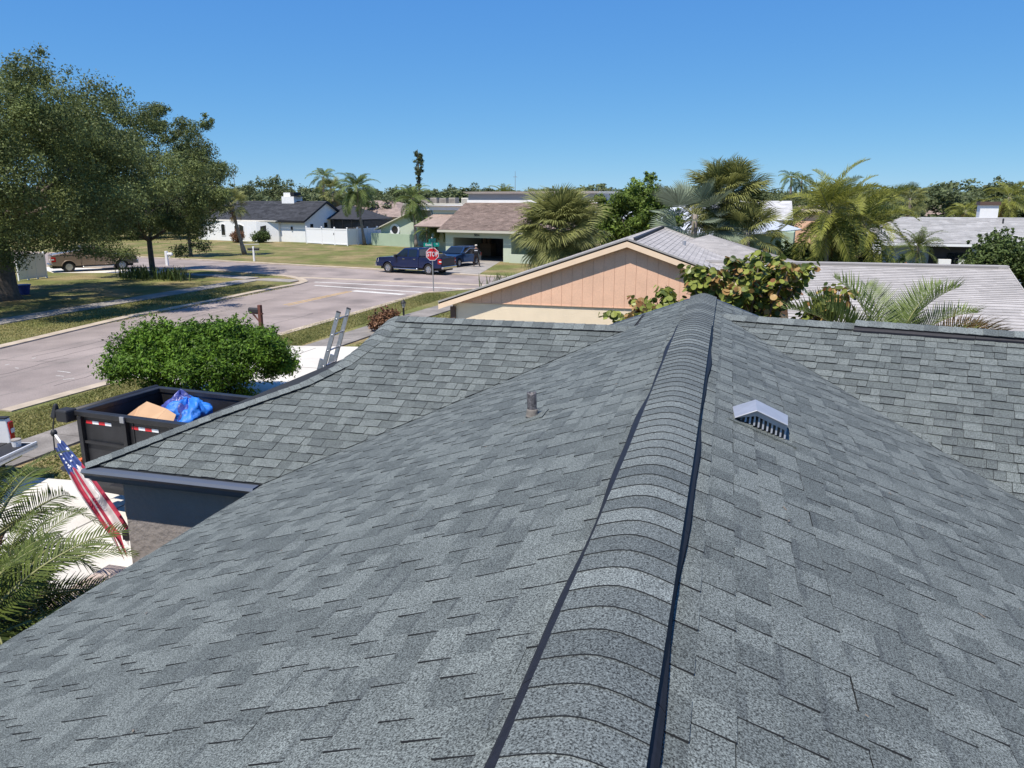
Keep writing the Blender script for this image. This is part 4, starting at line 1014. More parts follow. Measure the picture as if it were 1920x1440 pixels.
h = hip_house('far_house', 'distant house with pale pink roof and white front gable behind the charcoal ridge', (-68.48,124.85,4.32)[:2], -10, 18, 10, 2.9, 5.1, M['roof_pink'], M['white_wall'], seed=33)
b = MB()
for s_ in (-1, 1): b.hexa([(.2, -6.2, 4.75), (.2, -6.2, 4.75), (.2, -6.0, 4.75), (.2, -6.0, 4.75), (.2, -6.2, 4.95), (.2, -6.2, 4.95), (.2, -6.0, 4.95), (.2, -6.0, 4.95)]) if False else b.hexa([(-1.5 , -6.2, 4.8), (-1.5 + s_ * 3.2, -6.2, 3.5), (-1.5 + s_ * 3.2, -6.0, 3.5), (-1.5, -6.0, 4.8), (-1.5, -6.2, 5.05), (-1.5 + s_ * 3.2, -6.2, 3.75), (-1.5 + s_ * 3.2, -6.0, 3.75), (-1.5, -6.0, 5.05)])
b.build('gable_trim', M['white_wall'], h)
b = MB(); b.prism([(-4.6, 3.4), (1.6, 3.4), (-1.5, 4.85)], -6.1, -2); b.build('front_gable', M['roof_pink'], h)
# dark screened pool enclosure
lc = (-48.33,96.93,2.70); la = thing('screen_enclosure', 'black framed screened enclosure with dark roof beside the white house', 'enclosure', (lc[0], lc[1], 0), R(-13))
b = MB(); b.slab([(-3, 0, 4.6), (-1, 0, 4.6), (-4.2, -4, 3.0)], .08); b.slab([(-3, 0, 4.6), (-1, 0, 4.6), (3.6, -3.6, 2.85), (-4.2, -4, 2.9)], .08); b.slab([(-1, 0, 4.6), (3.6, -3.6, 2.85), (3.6, 3, 2.85)], .08); b.build('roof', M['roof_black'], la)
for k in range(6):
    b = MB(); xx = -4.1 + k * 1.5; b.box(xx, xx + .08, -3.9 + k * .05, -3.82 + k * .05, 0, 2.9); b.build('post', M['black_trim'], la)
b = MB(); b.box(-4, 3.5, -3.2, 3, .0, 2.7); b.build('screen', M['garage_dark'], la)
# house with the flat white roof and cooling units
h = thing('flat_roof_house', 'house with white flat roof carrying cooling units behind the green house', 'house', ((-38.88,101.08,4.58)[0], (-38.88,101.08,4.58)[1], 0), R(-13))
b = MB(); b.box(-2.6, 7, -3, 6, 0, 4.55); b.build('wall', M['white_wall'], h); b = MB(); b.box(-2.9, 7.3, -3.3, 6.3, 4.55, 4.85); b.build('parapet', M['beige'], h)
for k in range(4):
    b = MB(); b.box(-2.2 + k * 1.5, -1.2 + k * 1.5, 0, 1, 4.85, 5.55 + .05 * (k % 2)); u = b.build('cooling_unit', M['conc'], h); b = MB(); b.box(-2.1 + k * 1.5, -1.3 + k * 1.5, -.02, -.002, 4.95, 5.4); b.build('grille', M['conc_grey'], u)

# ---- white standing seam metal roof
mh = thing('metal_roof_house', 'house with white standing seam metal hip roof behind the peach house', 'house', (-4.6, 58.0, 0), R(-6))
ea, eb, ec = (-4.87,2.90), (-0.80,7.74), None
ax_, ay_ = (-2.14,4.54)
b = MB(); apx = (ea[0] + 5.0, ea[1] + 5.0, 4.6); e0 = (ea[0], ea[1], 2.85); e1 = (ea[0] + 10.0, ea[1], 2.85); far = (apx[0] + 3.0, apx[1] + 9, 4.6)
b.slab([apx, e0, e1], .1); b.slab([apx, far, (far[0] + 6, far[1], 2.85), e1], .1); b.slab([apx, (apx[0], far[1] + 3, 4.6), (e0[0], far[1] + 3, 2.85), e0], .1); mr = b.build('roof', M['roof_metal'], mh)
for k in range(1, 20):
    t = k / 20; base = Vector(e0).lerp(Vector(e1), t); fr_ = 1 - abs(2 * t - 1); top = Vector((base.x, base.y + 5.0 * fr_, 2.85 + 1.75 * fr_)); b = MB(); b.tube([base + Vector((0, 0, .02)), top + Vector((0, 0, .02))], .022, 4); b.build('roof_seam', M['roof_metal'], mr)
for k in range(1, 16):
    t = k / 16; lo = Vector(e1).lerp(Vector((far[0] + 6, far[1], 2.85)), t); hi = Vector(apx).lerp(Vector(far), t); b = MB(); b.tube([lo + Vector((0, 0, .02)), hi + Vector((0, 0, .02))], .022, 4); b.build('roof_seam', M['roof_metal'], mr)
b = MB(); b.tube([Vector(e0) + Vector((0, 0, .03)), Vector(apx) + Vector((0, 0, .03)), Vector(e1) + Vector((0, 0, .03))], .06, 5); b.build('hip_flashing', M['roof_metal'], mr)
b = MB(); b.box(ea[0] + .5, ea[0] + 9.5, ea[1] + .5, ea[1] + 9, 0, 2.8); b.box(ea[0] + 5, ea[0] + 13.5, ea[1] + 9, ea[1] + 13, 0, 2.75); b.build('wall', M['green_wall'], mh)

# ---- pale blue house with white shingles
bh = thing('blue_house', 'pale blue house with long white shingle roof and white chimney', 'house', (9.2, 55.0, 0), R(-3))
b = MB(); b.box(.6, 26, 0.7, 9, 0, 2.7); b.build('wall', M['blue_wall'], bh)
q0, q1 = (0.83,2.73), (1.90,4.23)
RX = 26
rb = MB(); rb.slab([(q1[0], 4.0, 4.25), (RX, 4.0, 4.25), (RX, -.2, 2.72), (q0[0] - 1.6, -.2, 2.72)], .1); rb.slab([(q1[0], 4, 4.25), (RX, 4, 4.25), (RX, 9.5, 2.7), (q0[0] - 1.6, 9.5, 2.7)], .1); rb.slab([(q1[0], 4.0, 4.25), (q0[0] - 1.6, -.2, 2.72), (q0[0] - 1.6, 9.5, 2.7)], .1); bro = rb.build('roof', M['conc'], bh)
course_roof('shingle_field', (q1[0], 4.0, 4.265), (RX, 4.0, 4.265), (q0[0] - 1.6, -.2, 2.735), (RX, -.2, 2.735), .22, .6, [M['roof_white'], M['conc_grey']], bro, 41, lift=.035)
b = MB(); b.box(q0[0] - 1.6, RX, -.26, -.205, 2.56, 2.72); b.build('gutter', M['white_vinyl'], bh)
c0 = (7.44,4.36); b = MB(); b.box(c0[0] - .55, c0[0] + .55, 5.5, 6.4, 3.2, 5.05); ch = b.build('chimney', M['white_wall'], bh); b = MB(); b.box(c0[0] - .62, c0[0] + .62, 5.4, 6.5, 5.05, 5.28); b.build('chimney_cap', M['brown_trim'], ch)
d0 = (4.50,2.25); b = MB(); b.box(d0[0] - 1.2, d0[0] + 1.1, .56, .69, 0, 2.5); dr = b.build('door', M['black_trim'], bh); b = MB(); b.box(d0[0] - .2, d0[0] + .75, .5, .555, .1, 2.1); b.build('pane', M['glass_dark'], dr)
for px in (4.09,1.96), (5.25,1.99), (5.98,2.00):
    b = MB(); b.box(px[0] - .35, px[0] + .35, -.2, .1, 0, 1.75); b.build('porch_post', M['white_wall'], bh)
b = MB(); b.box((-0.07,1.93)[0] - .3, (-0.07,1.93)[0] + .3, -1.2, -.8, 0, 2.6); b.build('gate_pillar', M['white_wall'], bh)
p_ = (7.75,3.89); b = MB(); b.tube([(p_[0], 3, 3.6), (p_[0], 3, 4.25)], .05, 6); b.build('vent_pipe', M['black_plastic'], bh)
# others that only show their roofs
h = hip_house('white_roof_house', 'distant house with white shingle roof behind the fan palm', (1.92,98.36,4.07)[:2], 0, 9, 9, 3.1, 5.2, M['roof_white'], M['white_wall'], hip=False, seed=51)
h = hip_house('pink_house', 'distant pinkish stucco house with flat pale parapet', (7.31,108.31,3.75)[:2], 0, 7, 7, 3.9, 4.6, M['roof_pink'], M['peach'], hip=False, seed=54)
h = hip_house('brown_roof_house', 'distant house with dull brown roof behind the pale blue house', (29.66,127.24,3.54)[:2], -5, 14, 8, 2.8, 4.5, M['roof_brown'], M['peach'], seed=57)
h = hip_house('grey_roof_house', 'low house with grey roof glimpsed behind the spreading oaks', (-101.39,98.37,-1.21)[:2], -13, 13, 8, 2.7, 4.6, M['roof_pink'], M['green_wall'], seed=60)
h = hip_house('white_roof_house', 'distant house with bright white roof behind the metal roofed house', (-4.12,83.59,2.91)[:2], -4, 16, 8, 3.0, 4.9, M['roof_metal'], M['white_wall'], seed=63)

# ------------------------------------------------------------------ vehicles
def wheel(parent, x, y, r, wd, side, spokes=6):
    b = MB(); b.lathe([(r * .62, -wd / 2), (r * .9, -wd / 2), (r, -wd / 2 + .03), (r, wd / 2 - .03), (r * .9, wd / 2), (r * .62, wd / 2)], (0, 0, 0), 24, axis='y', caps=False)
    w_ = b.build('wheel', M['rubber'], parent, smooth=False, loc=(x, y, r))
    b = MB(); yo = side * (wd / 2 - .01)
    b.lathe([(r * .66, yo - side * .06), (r * .66, yo), (r * .58, yo), (r * .56, yo - side * .05), (r * .1, yo - side * .05)], (0, 0, 0), 24, axis='y', caps=False)
    b.lathe([(r * .16, yo - side * .06), (r * .14, yo + side * .004)], (0, 0, 0), 12, axis='y')
    for k in range(spokes):
        a = 2 * math.pi * k / spokes; c, s = math.cos(a), math.sin(a); h = r * .085
        p = lambda q, t, dy: (c * q - s * t, yo + dy, s * q + c * t)
        q0, q1 = r * .1, r * .6
        b.hexa([p(q0, -h, -side * .045), p(q1, -h * .8, -side * .045), p(q1, h * .8, -side * .045), p(q0, h, -side * .045), p(q0, -h, -side * .002), p(q1, -h * .8, -side * .012), p(q1, h * .8, -side * .012), p(q0, h, -side * .002)])
    b.build('rim', M['rim'], w_)
    return w_

def arch_pts(cx, r, z0, n=10):
    """points of a wheel arch, going towards -x, from the sill line z0"""
    a0 = math.asin(max(-1, min(1, (z0 - .40) / r)))
    return [(cx + r * math.cos(a0 + (math.pi - 2 * a0) * i / n), .40 + r * math.sin(a0 + (math.pi - 2 * a0) * i / n)) for i in range(n + 1)]

def quad_plate(b, pts, off, m=None):
    P = [Vector(p) for p in pts]; n = (P[1] - P[0]).cross(P[2] - P[0]).normalized()
    A = [p + n * off for p in P]; k = len(P)
    b.add(A + P, [tuple(range(k))] + [(i, k + i, k + (i + 1) % k, (i + 1) % k) for i in range(k)], m)

def pickup(label, loc, rz, paint, gate_open=False, cap=False, crew=True, bed_cover=False):
    """front faces local +x; length about 5.9 m"""
    t = thing('pickup_truck', label, 'pickup truck', (*loc, 0), rz)
    W = .99; z0 = .48; R_ = .47
    XF, XR_ = 1.85, -1.85
    prof = [(2.92, z0 + .06), (2.95, .78), (2.90, 1.06), (2.55, 1.17), (1.35, 1.22), (-.95, 1.22)]
    low = [(-.95, z0)] + []
    # front half (hood, doors)
    P = [(2.90, z0 + .02), (2.95, .80), (2.89, 1.08), (2.6, 1.17), (1.30, 1.24), (-.98, 1.24), (-.98, z0)] + [(XF - R_ - .001, z0)] + list(reversed(arch_pts(XF, R_, z0)))[1:-1] + [(XF + R_ + .001, z0)]
    b = MB(); b.prism(P, -W, W)
    body = b.build('body', paint, t, bevel=.035)
    # bed: two side walls, floor, front wall
    for s_ in (-1, 1):
        P = [(-1.0, 1.25), (-2.93, 1.25), (-2.96, .9), (-2.93, z0 + .05)] + [(XR_ - R_ - .001, z0)] + arch_pts(XR_, R_, z0)[::-1][1:-1] + [(XR_ + R_ + .001, z0), (-1.0, z0)]
        b = MB(); b.prism(P, s_ * W, s_ * (W - .13)); b.build('bed_side', paint, t, bevel=.02)
        b = MB(); b.box(-2.93, -1.0, min(s_ * W, s_ * (W - .15)), max(s_ * W, s_ * (W - .15)), 1.252, 1.275); b.build('bed_rail', M['black_plastic'], t)
    b = MB(); b.box(-2.9, -1.0, -W + .14, W - .14, .70, .76); b.box(-1.05, -1.0, -W + .14, W - .14, .76, 1.24); b.box(-2.2, -1.5, -W + .14, -W + .34, .76, .98); b.box(-2.2, -1.5, W - .34, W - .14, .76, .98); b.build('bed_floor', M['black_plastic'], t)
    g = MB()
    if gate_open: g.box(-3.50, -2.96, -W + .1, W - .1, .70, .77); g.box(-3.50, -3.46, -W + .1, W - .1, .66, .80)
    else: g.box(-2.99, -2.90, -W + .13, W - .13, .66, 1.25); g.box(-3.0, -2.88, -W + .15, W - .15, 1.2, 1.262)
    gt = g.build('tailgate', paint, t, bevel=.015)
    if gate_open: b = MB(); b.box(-3.44, -2.98, -W + .18, W - .18, .773, .782); b.build('gate_liner', M['black_plastic'], gt)
    b = MB(); b.box(-3.12, -2.95, -W + .05, W - .05, .45, .64); b.build('rear_bumper', M['chrome'], t, bevel=.03)
    b = MB(); b.box(-3.0, -2.5, -.5, .5, .32, .5); b.build('tow_frame', M['black_plastic'], t)
    b = MB(); b.box(2.90, 3.06, -W + .03, W - .03, .48, .74); b.build('front_bumper', M['chrome'], t, bevel=.04)
    b = MB(); b.box(2.93, 2.975, -.62, .62, .76, 1.04); b.build('grille', M['black_plastic'], t)
    for s_ in (-1, 1):
        b = MB(); b.hexa([(2.74, s_ * (W + .006), .80), (2.965, s_ * (W - .04), .80), (2.965, s_ * (W - .32), .80), (2.74, s_ * (W - .32), .80), (2.66, s_ * (W + .006), 1.07), (2.92, s_ * (W - .04), 1.07), (2.92, s_ * (W - .32), 1.07), (2.66, s_ * (W - .32), 1.07)]); b.build('headlight', M['clear_lens'], t)
        b = MB(); b.box(-2.975, -2.68, min(s_ * (W + .008), s_ * (W - .11)), max(s_ * (W + .008), s_ * (W - .11)), .82, 1.18); tl = b.build('tail_light', M['red_lens'], t, bevel=.01)
        b = MB(); b.box(-2.982, -2.80, min(s_ * (W + .011), s_ * (W - .09)), max(s_ * (W + .011), s_ * (W - .09)), .95, 1.04); b.build('reverse_lamp', M['clear_lens'], tl)
        b = MB(); b.box(.95, 1.12, min(s_ * W, s_ * (W + .22)), max(s_ * W, s_ * (W + .22)), 1.22, 1.42); b.build('mirror', M['black_plastic'], t, bevel=.03)
        b = MB(); b.tube([(1.25, s_ * (W + .06), .42), (1.2, s_ * (W + .09), .38), (-.85, s_ * (W + .09), .38), (-.95, s_ * (W + .05), .42)], .045, 8); b.build('side_step', M['chrome'], t, smooth=True)
        for (hx) in ((.35, -.62) if crew else (.3,)):
            b = MB(); b.box(hx - .1, hx + .1, min(s_ * W, s_ * (W + .025)), max(s_ * W, s_ * (W + .025)), 1.08, 1.13); b.build('door_handle', M['chrome'] if crew else paint, t)
        for xs_ in (1.18, -.02, -.93):
            b = MB(); b.box(xs_ - .006, xs_ + .006, min(s_ * (W - .02), s_ * (W + .002)), max(s_ * (W - .02), s_ * (W + .002)), z0 + .08, 1.22); b.build('door_seam', M['black_trim'], t)
        for cx in (XF, XR_): wheel(t, cx, s_ * (W - .13), .40, .27, s_)
        # fender lips
        for cx in (XF, XR_):
            b = MB(); pts = [(p[0], s_ * (W + .012), p[1]) for p in arch_pts(cx, R_ + .03, z0)]; b.tube(pts, .035, 6); b.build('wheel_arch', paint, t, smooth=True)
    # cab
    zb, zt = 1.23, 1.90
    xb0, xb1, xt0, xt1 = -.98, 1.28, -.88, .42; wb, wt = W - .03, W - .22
    b = MB(); b.hexa([(xb0, -wb, zb), (xb1, -wb, zb), (xb1, wb, zb), (xb0, wb, zb), (xt0, -wt, zt), (xt1, -wt, zt), (xt1, wt, zt), (xt0, wt, zt)]); b.build('cab', paint, t, bevel=.06)
    def sidept(s_, x, z):
        f = (z - zb) / (zt - zb); return (x, s_ * (wb + (wt - wb) * f), z)
    for s_ in (-1, 1):
        def xf(z): return xb1 + (xt1 - xb1) * (z - zb) / (zt - zb)
        for (a, c) in ((.05, None), (-.78, -.06)):
            zl_0, zh = zb + .05, zt - .1
            pts = [(a, zl_0), ((xf(zl_0) - .16) if c is None else c, zl_0), ((xf(zh) - .12) if c is None else c, zh), (a, zh)]
            q = [sidept(s_, *p) for p in pts]; q = q if s_ < 0 else q[::-1]
            b = MB(); quad_plate(b, q, .006); b.build('side_window', M['glass_dark'], t)
    def endp(x0, x1, y_in, fz, s):  # y fraction and height fraction on front or rear face
        z = zb + (zt - zb) * fz; wv = wb + (wt - wb) * fz; return ((x0 + (x1 - x0) * fz), y_in * wv, z)
    b = MB(); quad_plate(b, [endp(xb1, xt1, -.9, .08, 0), endp(xb1, xt1, .9, .08, 0), endp(xb1, xt1, .9, .88, 0), endp(xb1, xt1, -.9, .88, 0)], .008); b.build('windscreen', M['glass_dark'], t)
    b = MB(); quad_plate(b, [endp(xb0, xt0, .85, .2, 0), endp(xb0, xt0, -.85, .2, 0), endp(xb0, xt0, -.85, .85, 0), endp(xb0, xt0, .85, .85, 0)], .008); b.build('rear_window', M['glass_dark'], t)
    if bed_cover:
        b = MB(); b.hexa([(-2.9, -W + .1, 1.28), (-1.0, -W + .1, 1.28), (-1.0, W - .1, 1.28), (-2.9, W - .1, 1.28), (-2.8, -W + .2, 1.36), (-1.0, -W + .2, 1.62), (-1.0, W - .2, 1.62), (-2.8, W - .2, 1.36)]); b.build('sail_panel', paint, t, bevel=.05)
    b = MB(); b.box(-2.9, 2.7, -.7, .7, .3, .5); b.build('chassis', M['black_plastic'], t)
    return t

# blue pickup stopped across the far side of the junction
p0, p1 = Vector((-24.85,54.35)), Vector((-21.00,53.50)); d = (p0 - p1); yaw = math.atan2(d.y, d.x)
nrm = Vector((-math.sin(yaw), math.cos(yaw)))
c = (p0 + p1) / 2; c = c - nrm * .86 if (c - nrm).length > (c + nrm).length else c + nrm * .86
bt = pickup('dark blue extended cab pickup stopped at the junction behind the stop sign', c, yaw, M['blue_paint'])
# toolbox and loose things in its bed
b = MB(); b.box(-2.75, -1.2, -.7, .7, .765, 1.2); b.hexa([(-2.6, -.6, 1.2), (-1.4, -.6, 1.2), (-1.4, .6, 1.2), (-2.6, .6, 1.2), (-2.4, -.4, 1.45), (-1.7, -.3, 1.5), (-1.7, .4, 1.42), (-2.4, .4, 1.38)])
lb = b.build('truck_load', M['black_plastic']); lb.matrix_world = bt.matrix_basis; tag(lb, 'dark heap of tools loaded in the bed of the blue pickup', 'load')

tan = pickup('tan pickup with sloped rear cabin parked under the oaks across the street', Vector((-47.99,50.14)), R(52), M['tan_paint'], bed_cover=True)
b = MB(); b.box(-2.998, -2.992, -.2, .2, .88, 1.0); b.build('number_plate', M['sign_white'], tan)
wt_c = (-13.21,11.20,0.74)
wtr = pickup('white pickup with its tailgate down standing by the sidewalk', (0, 0), 0, M['white_paint'], gate_open=True)
ya = math.radians(192); gx = Vector((math.cos(ya), math.sin(ya)))
ta = Vector((-13.02,11.59,0.80)[:2])                      # far rear corner of the open gate
rgt = Vector((gx.y, -gx.x))
wtr.location = (*(ta + gx * 3.5 - rgt * .88), 0); wtr.rotation_euler = (0, 0, ya)
tub = thing('bucket', 'small white tub standing on the open tailgate of the white pickup', 'bucket', (*(ta + gx * .22 - rgt * .28), .783))
b = MB(); b.lathe([(.075, 0), (.088, .12)], n=14); b.build('body', M['sign_white'], tub); b = MB(); b.lathe([(.094, .12), (.094, .14), (.085, .146)], n=14); b.build('lid', M['conc'], tub)

# blue hatchback in the green house's driveway, driver's door open
def suv(label, loc, rz, paint):
    t = thing('car', label, 'car', (*loc, 0), rz); W = .92; z0 = .34; cxs = (1.35, -1.32); R_ = .41
    P = [(2.16, z0), (2.22, .62), (2.12, .86), (1.75, .98), (.95, 1.06), (-2.05, 1.10), (-2.16, .8), (-2.12, z0)]
    for cx in reversed(cxs):
        a = [(x, z - .05) for x, z in arch_pts(cx, R_, z0 + .05)]; P += [(cx - R_ + .0, z0)] + a[::-1][1:-1] + [(cx + R_, z0)]
    b = MB(); b.prism(P, -W, W); b.build('body', paint, t, bevel=.05)
    zb, zt = 1.07, 1.60; wb, wt = W - .04, W - .22; xb0, xb1, xt0, xt1 = -2.02, 1.05, -1.65, .2
    b = MB(); b.hexa([(xb0, -wb, zb), (xb1, -wb, zb), (xb1, wb, zb), (xb0, wb, zb), (xt0, -wt, zt), (xt1, -wt, zt), (xt1, wt, zt), (xt0, wt, zt)]); b.build('cabin', paint, t, bevel=.07)
    def e(x0, x1, yf, f): return (x0 + (x1 - x0) * f, yf * (wb + (wt - wb) * f), zb + (zt - zb) * f)
    b = MB(); quad_plate(b, [e(xb1, xt1, -.88, .04), e(xb1, xt1, .88, .04), e(xb1, xt1, .86, .9), e(xb1, xt1, -.86, .9)], .012); b.build('windscreen', M['glass_dark'], t)
    b = MB(); quad_plate(b, [e(xb0, xt0, .85, .15), e(xb0, xt0, -.85, .15), e(xb0, xt0, -.85, .9), e(xb0, xt0, .85, .9)], .012); b.build('rear_window', M['glass_dark'], t)
    for s_ in (-1, 1):
        for (a, c) in ((-.35, .75), (-1.5, -.42)):
            pts = [(a, .10), (c, .10), (min(c, .22), .86), (a, .86)]; q = [(x, s_ * (wb + (wt - wb) * f), zb + (zt - zb) * f) for x, f in pts]; q = q if s_ < 0 else q[::-1]
            b = MB(); quad_plate(b, q, .012); b.build('side_window', M['glass_dark'], t)
        b = MB(); b.hexa([(1.85, s_ * W * .98, .70), (2.17, s_ * W * .78, .68), (2.17, s_ * W * .5, .70), (1.85, s_ * W * .5, .72), (1.72, s_ * W * .97, .90), (2.12, s_ * W * .74, .82), (2.1, s_ * W * .5, .84), (1.72, s_ * W * .6, .93)]); b.build('headlight', M['clear_lens'], t)
        b = MB(); b.box(-2.15, -1.98, min(s_ * W, s_ * (W - .25)), max(s_ * W, s_ * (W - .25)), .75, 1.0); b.build('tail_light', M['red_lens'], t)
        b = MB(); b.box(.78, .92, min(s_ * W, s_ * (W + .18)), max(s_ * W, s_ * (W + .18)), 1.05, 1.2); b.build('mirror', paint, t, bevel=.03)
        for cx in cxs: wheel(t, cx, s_ * (W - .12), .35, .22, s_, 5)
    b = MB(); b.box(2.14, 2.24, -.6, .6, .36, .6); b.build('grille', M['black_plastic'], t)
    b = MB(); b.box(2.235, 2.245, -.24, .24, .42, .54); b.build('number_plate', M['sign_white'], t)
    # open front door on the left of the car, hinged at the front edge
    d_ = bpy.data.objects.new('door', None); COL.objects.link(d_); d_.parent = t; d_.location = (.80, W + .02, 0); d_.rotation_euler = (0, 0, R(-64))
    b = MB(); b.prism([(0, .40), (-1.08, .42), (-1.12, 1.05), (0, 1.03)], -.05, .04); b.build('door_panel', paint, d_, bevel=.02)
    b = MB(); b.tube([(-.02, 0, 1.03), (-.55, -.04, 1.5), (-1.1, -.05, 1.53), (-1.12, 0, 1.05)], .025, 6); b.build('window_frame', M['chrome'], d_)
    b = MB(); b.prism([(-.06, 1.05), (-1.09, 1.07), (-1.07, 1.5), (-.56, 1.47)], -.025, -.012); b.build('pane', M['glass_dark'], d_)
    return t
sa = Vector((-22.55,64.40)); gdir = Vector((math.sin(R(13)), math.cos(R(13))))      # along the driveway
sh = -gdir; sl_ = Vector((-sh.y, sh.x)); fw_ = Vector((-21.22,60.30))
suv('blue hatchback parked facing the street in the driveway with its door open', fw_ - sh * 1.35 - sl_ * .8, math.atan2(sh.y, sh.x), M['blue_paint2'])

# ------------------------------------------------------------------ dump trailer and what is in it
TZ = 1.86
t0 = Vector((-10.67,10.41,1.86)); t1 = Vector((-10.50,12.21,1.86)); ya = math.atan2((t1 - t0).x * -1, (t1 - t0).y)
wdt = (t1 - t0).length
dt = thing('dump_trailer', 'black steel dump trailer with reflective tape parked before the garage', 'trailer', (t0.x, t0.y, 0), ya + R(0))
LT = 3.85                                                        # local x runs away from the street, local y across
def wall_box(x0, x1, y0, y1, z0, z1, nm, m=M['black_steel'], par=dt, bv=0): 
    b = MB(); b.box(x0, x1, y0, y1, z0, z1); return b.build(nm, m, par, bevel=bv)
BZ = .82
near = wall_box(0, LT, 0, .05, BZ, TZ, 'side_wall'); wall_box(0, LT, wdt - .05, wdt, BZ, TZ, 'side_wall'); wall_box(0, .05, .05, wdt - .05, BZ, TZ, 'end_wall'); wall_box(LT - .05, LT, .05, wdt - .05, BZ, TZ, 'end_wall')
wall_box(.05, LT - .05, .05, wdt - .05, BZ, BZ + .06, 'bed_floor', M['rust'])
for (a, c, e, f) in ((-.06, LT + .06, -.06, .07), (-.06, LT + .06, wdt - .07, wdt + .06), (-.06, .07, .07, wdt - .07), (LT - .07, LT + .06, .07, wdt - .07)): wall_box(a, c, e, f, TZ - .02, TZ + .07, 'top_rail', bv=.012)
for x in (0.0, 1.02, 2.05, 3.1, LT - .08):
    wall_box(x, x + .09, -.075, -.003, BZ - .1, TZ - .025, 'side_rib', bv=.008); wall_box(x, x + .09, wdt + .003, wdt + .075, BZ - .1, TZ - .025, 'side_rib')
wall_box(.095, LT, -.05, -.004, 1.36, 1.40, 'side_rail'); wall_box(0, LT, -.09, 0.0, BZ - .22, BZ - .02, 'lower_rail'); wall_box(0, LT, wdt, wdt + .09, BZ - .22, BZ - .02, 'lower_rail')
for x in (.06, 1.2, 2.3): wall_box(1.02 + (x - 1.2) if False else x, x + .02, -.012, -.004, BZ, TZ - .03, 'weld_seam')
for sx in (.14, 1.18, 2.2):
    tp = bpy.data.objects.new('reflective_tape', None); COL.objects.link(tp); tp.parent = dt; tp.location = (sx, -.004, TZ - .15)
    for k in range(4): b = MB(); b.box(k * .145, k * .145 + .142, -.004, 0, 0, .055); b.build('tape_segment', M['sign_red'] if k % 2 == 0 else M['sign_white'], tp)
for x in (1.02,): b = MB(); b.box(x + .0, x + .09, -.10, -.076, TZ - .03, TZ + .075); b.build('latch_plate', M['steel_post'], dt)
wall_box(.1, LT - .2, .45, .6, .52, BZ - .02, 'frame_rail'); wall_box(.1, LT - .2, wdt - .6, wdt - .45, .52, BZ - .02, 'frame_rail'); wall_box(.0, LT - .1, .02, .12, .45, .56, 'frame_rail'); 
for x in (1.5, 2.4):
    for s_, y in ((-1, -.14), (1, wdt + .14)):
        b = MB(); b.lathe([(.2, -.1), (.33, -.1), (.37, -.07), (.37, .07), (.33, .1), (.2, .1)], (0, 0, 0), 20, axis='y'); w_ = b.build('wheel', M['rubber'], dt, loc=(x, y + s_ * .1, .37)); b = MB(); b.lathe([(.21, s_ * .04), (.19, s_ * .1), (.06, s_ * .06)], (0, 0, 0), 16, axis='y'); b.build('rim', M['sign_white'], w_)
for s_ in (0,):
    b = MB(); b.box(.95, 2.95, -.40, -.02, .80, .815); b.build('mudguard', M['black_steel'], dt)
# tarp roller and its crank at the street end
b = MB(); b.tube([(-.12, -.05, TZ + .02), (-.12, wdt + .05, TZ + .02)], .075, 10); tr = b.build('tarp_roller', M['black_plastic'], dt, smooth=True)
b = MB(); b.box(-.32, -.06, -.22, .02, TZ - .12, TZ + .10); b.hexa([(-.42, -.26, TZ - .05), (-.3, -.26, TZ - .05), (-.3, -.1, TZ - .05), (-.42, -.1, TZ - .05), (-.36, -.2, TZ + .2), (-.3, -.2, TZ + .2), (-.3, -.14, TZ + .2), (-.36, -.14, TZ + .2)]); b.build('crank_housing', M['black_plastic'], tr, bevel=.03)
b = MB(); b.tube([(-.36, -.2, TZ), (-.40, -.24, TZ - .3), (-.40, -.26, 1.1)], .011, 6); b.build('crank_rod', M['black_steel'], tr)
# tongue jack with a black winch, orange lamp
b = MB(); b.tube([(-.02, wdt * .25, .6), (-1.15, wdt * .5, .55)], .05, 6); b.tube([(-.02, wdt * .75, .6), (-1.15, wdt * .5, .55)], .05, 6); b.tube([(-.9, wdt * .5, .02), (-.9, wdt * .5, .95)], .04, 8); b.build('tongue', M['black_steel'], dt)
b = MB(); b.box(-.10, -.0, -.1, .05, .95, 1.05); b.build('side_lamp', M['orange_lens'], dt)
b = MB(); b.lathe([(.15, 0), (.17, .05), (.05, .08)], (-.25, -.1, .85), 14); b.build('winch_cover', M['black_plastic'], dt)
# company sticker (red band with white panels)
b = MB(); b.box(1.12, 1.72, -.006, -.002, 1.02, 1.14); b.build('red_sticker', M['sign_red'], dt); b = MB(); b.box(1.15, 1.55, -.0095, -.006, 1.15, 1.19); b.box(1.3, 1.75, -.0095, -.003, .86, .99); b.build('white_sticker', M['sign_white'], dt)

def at_tr(lx, ly, lz): return dt.matrix_basis @ Vector((lx, ly, lz))
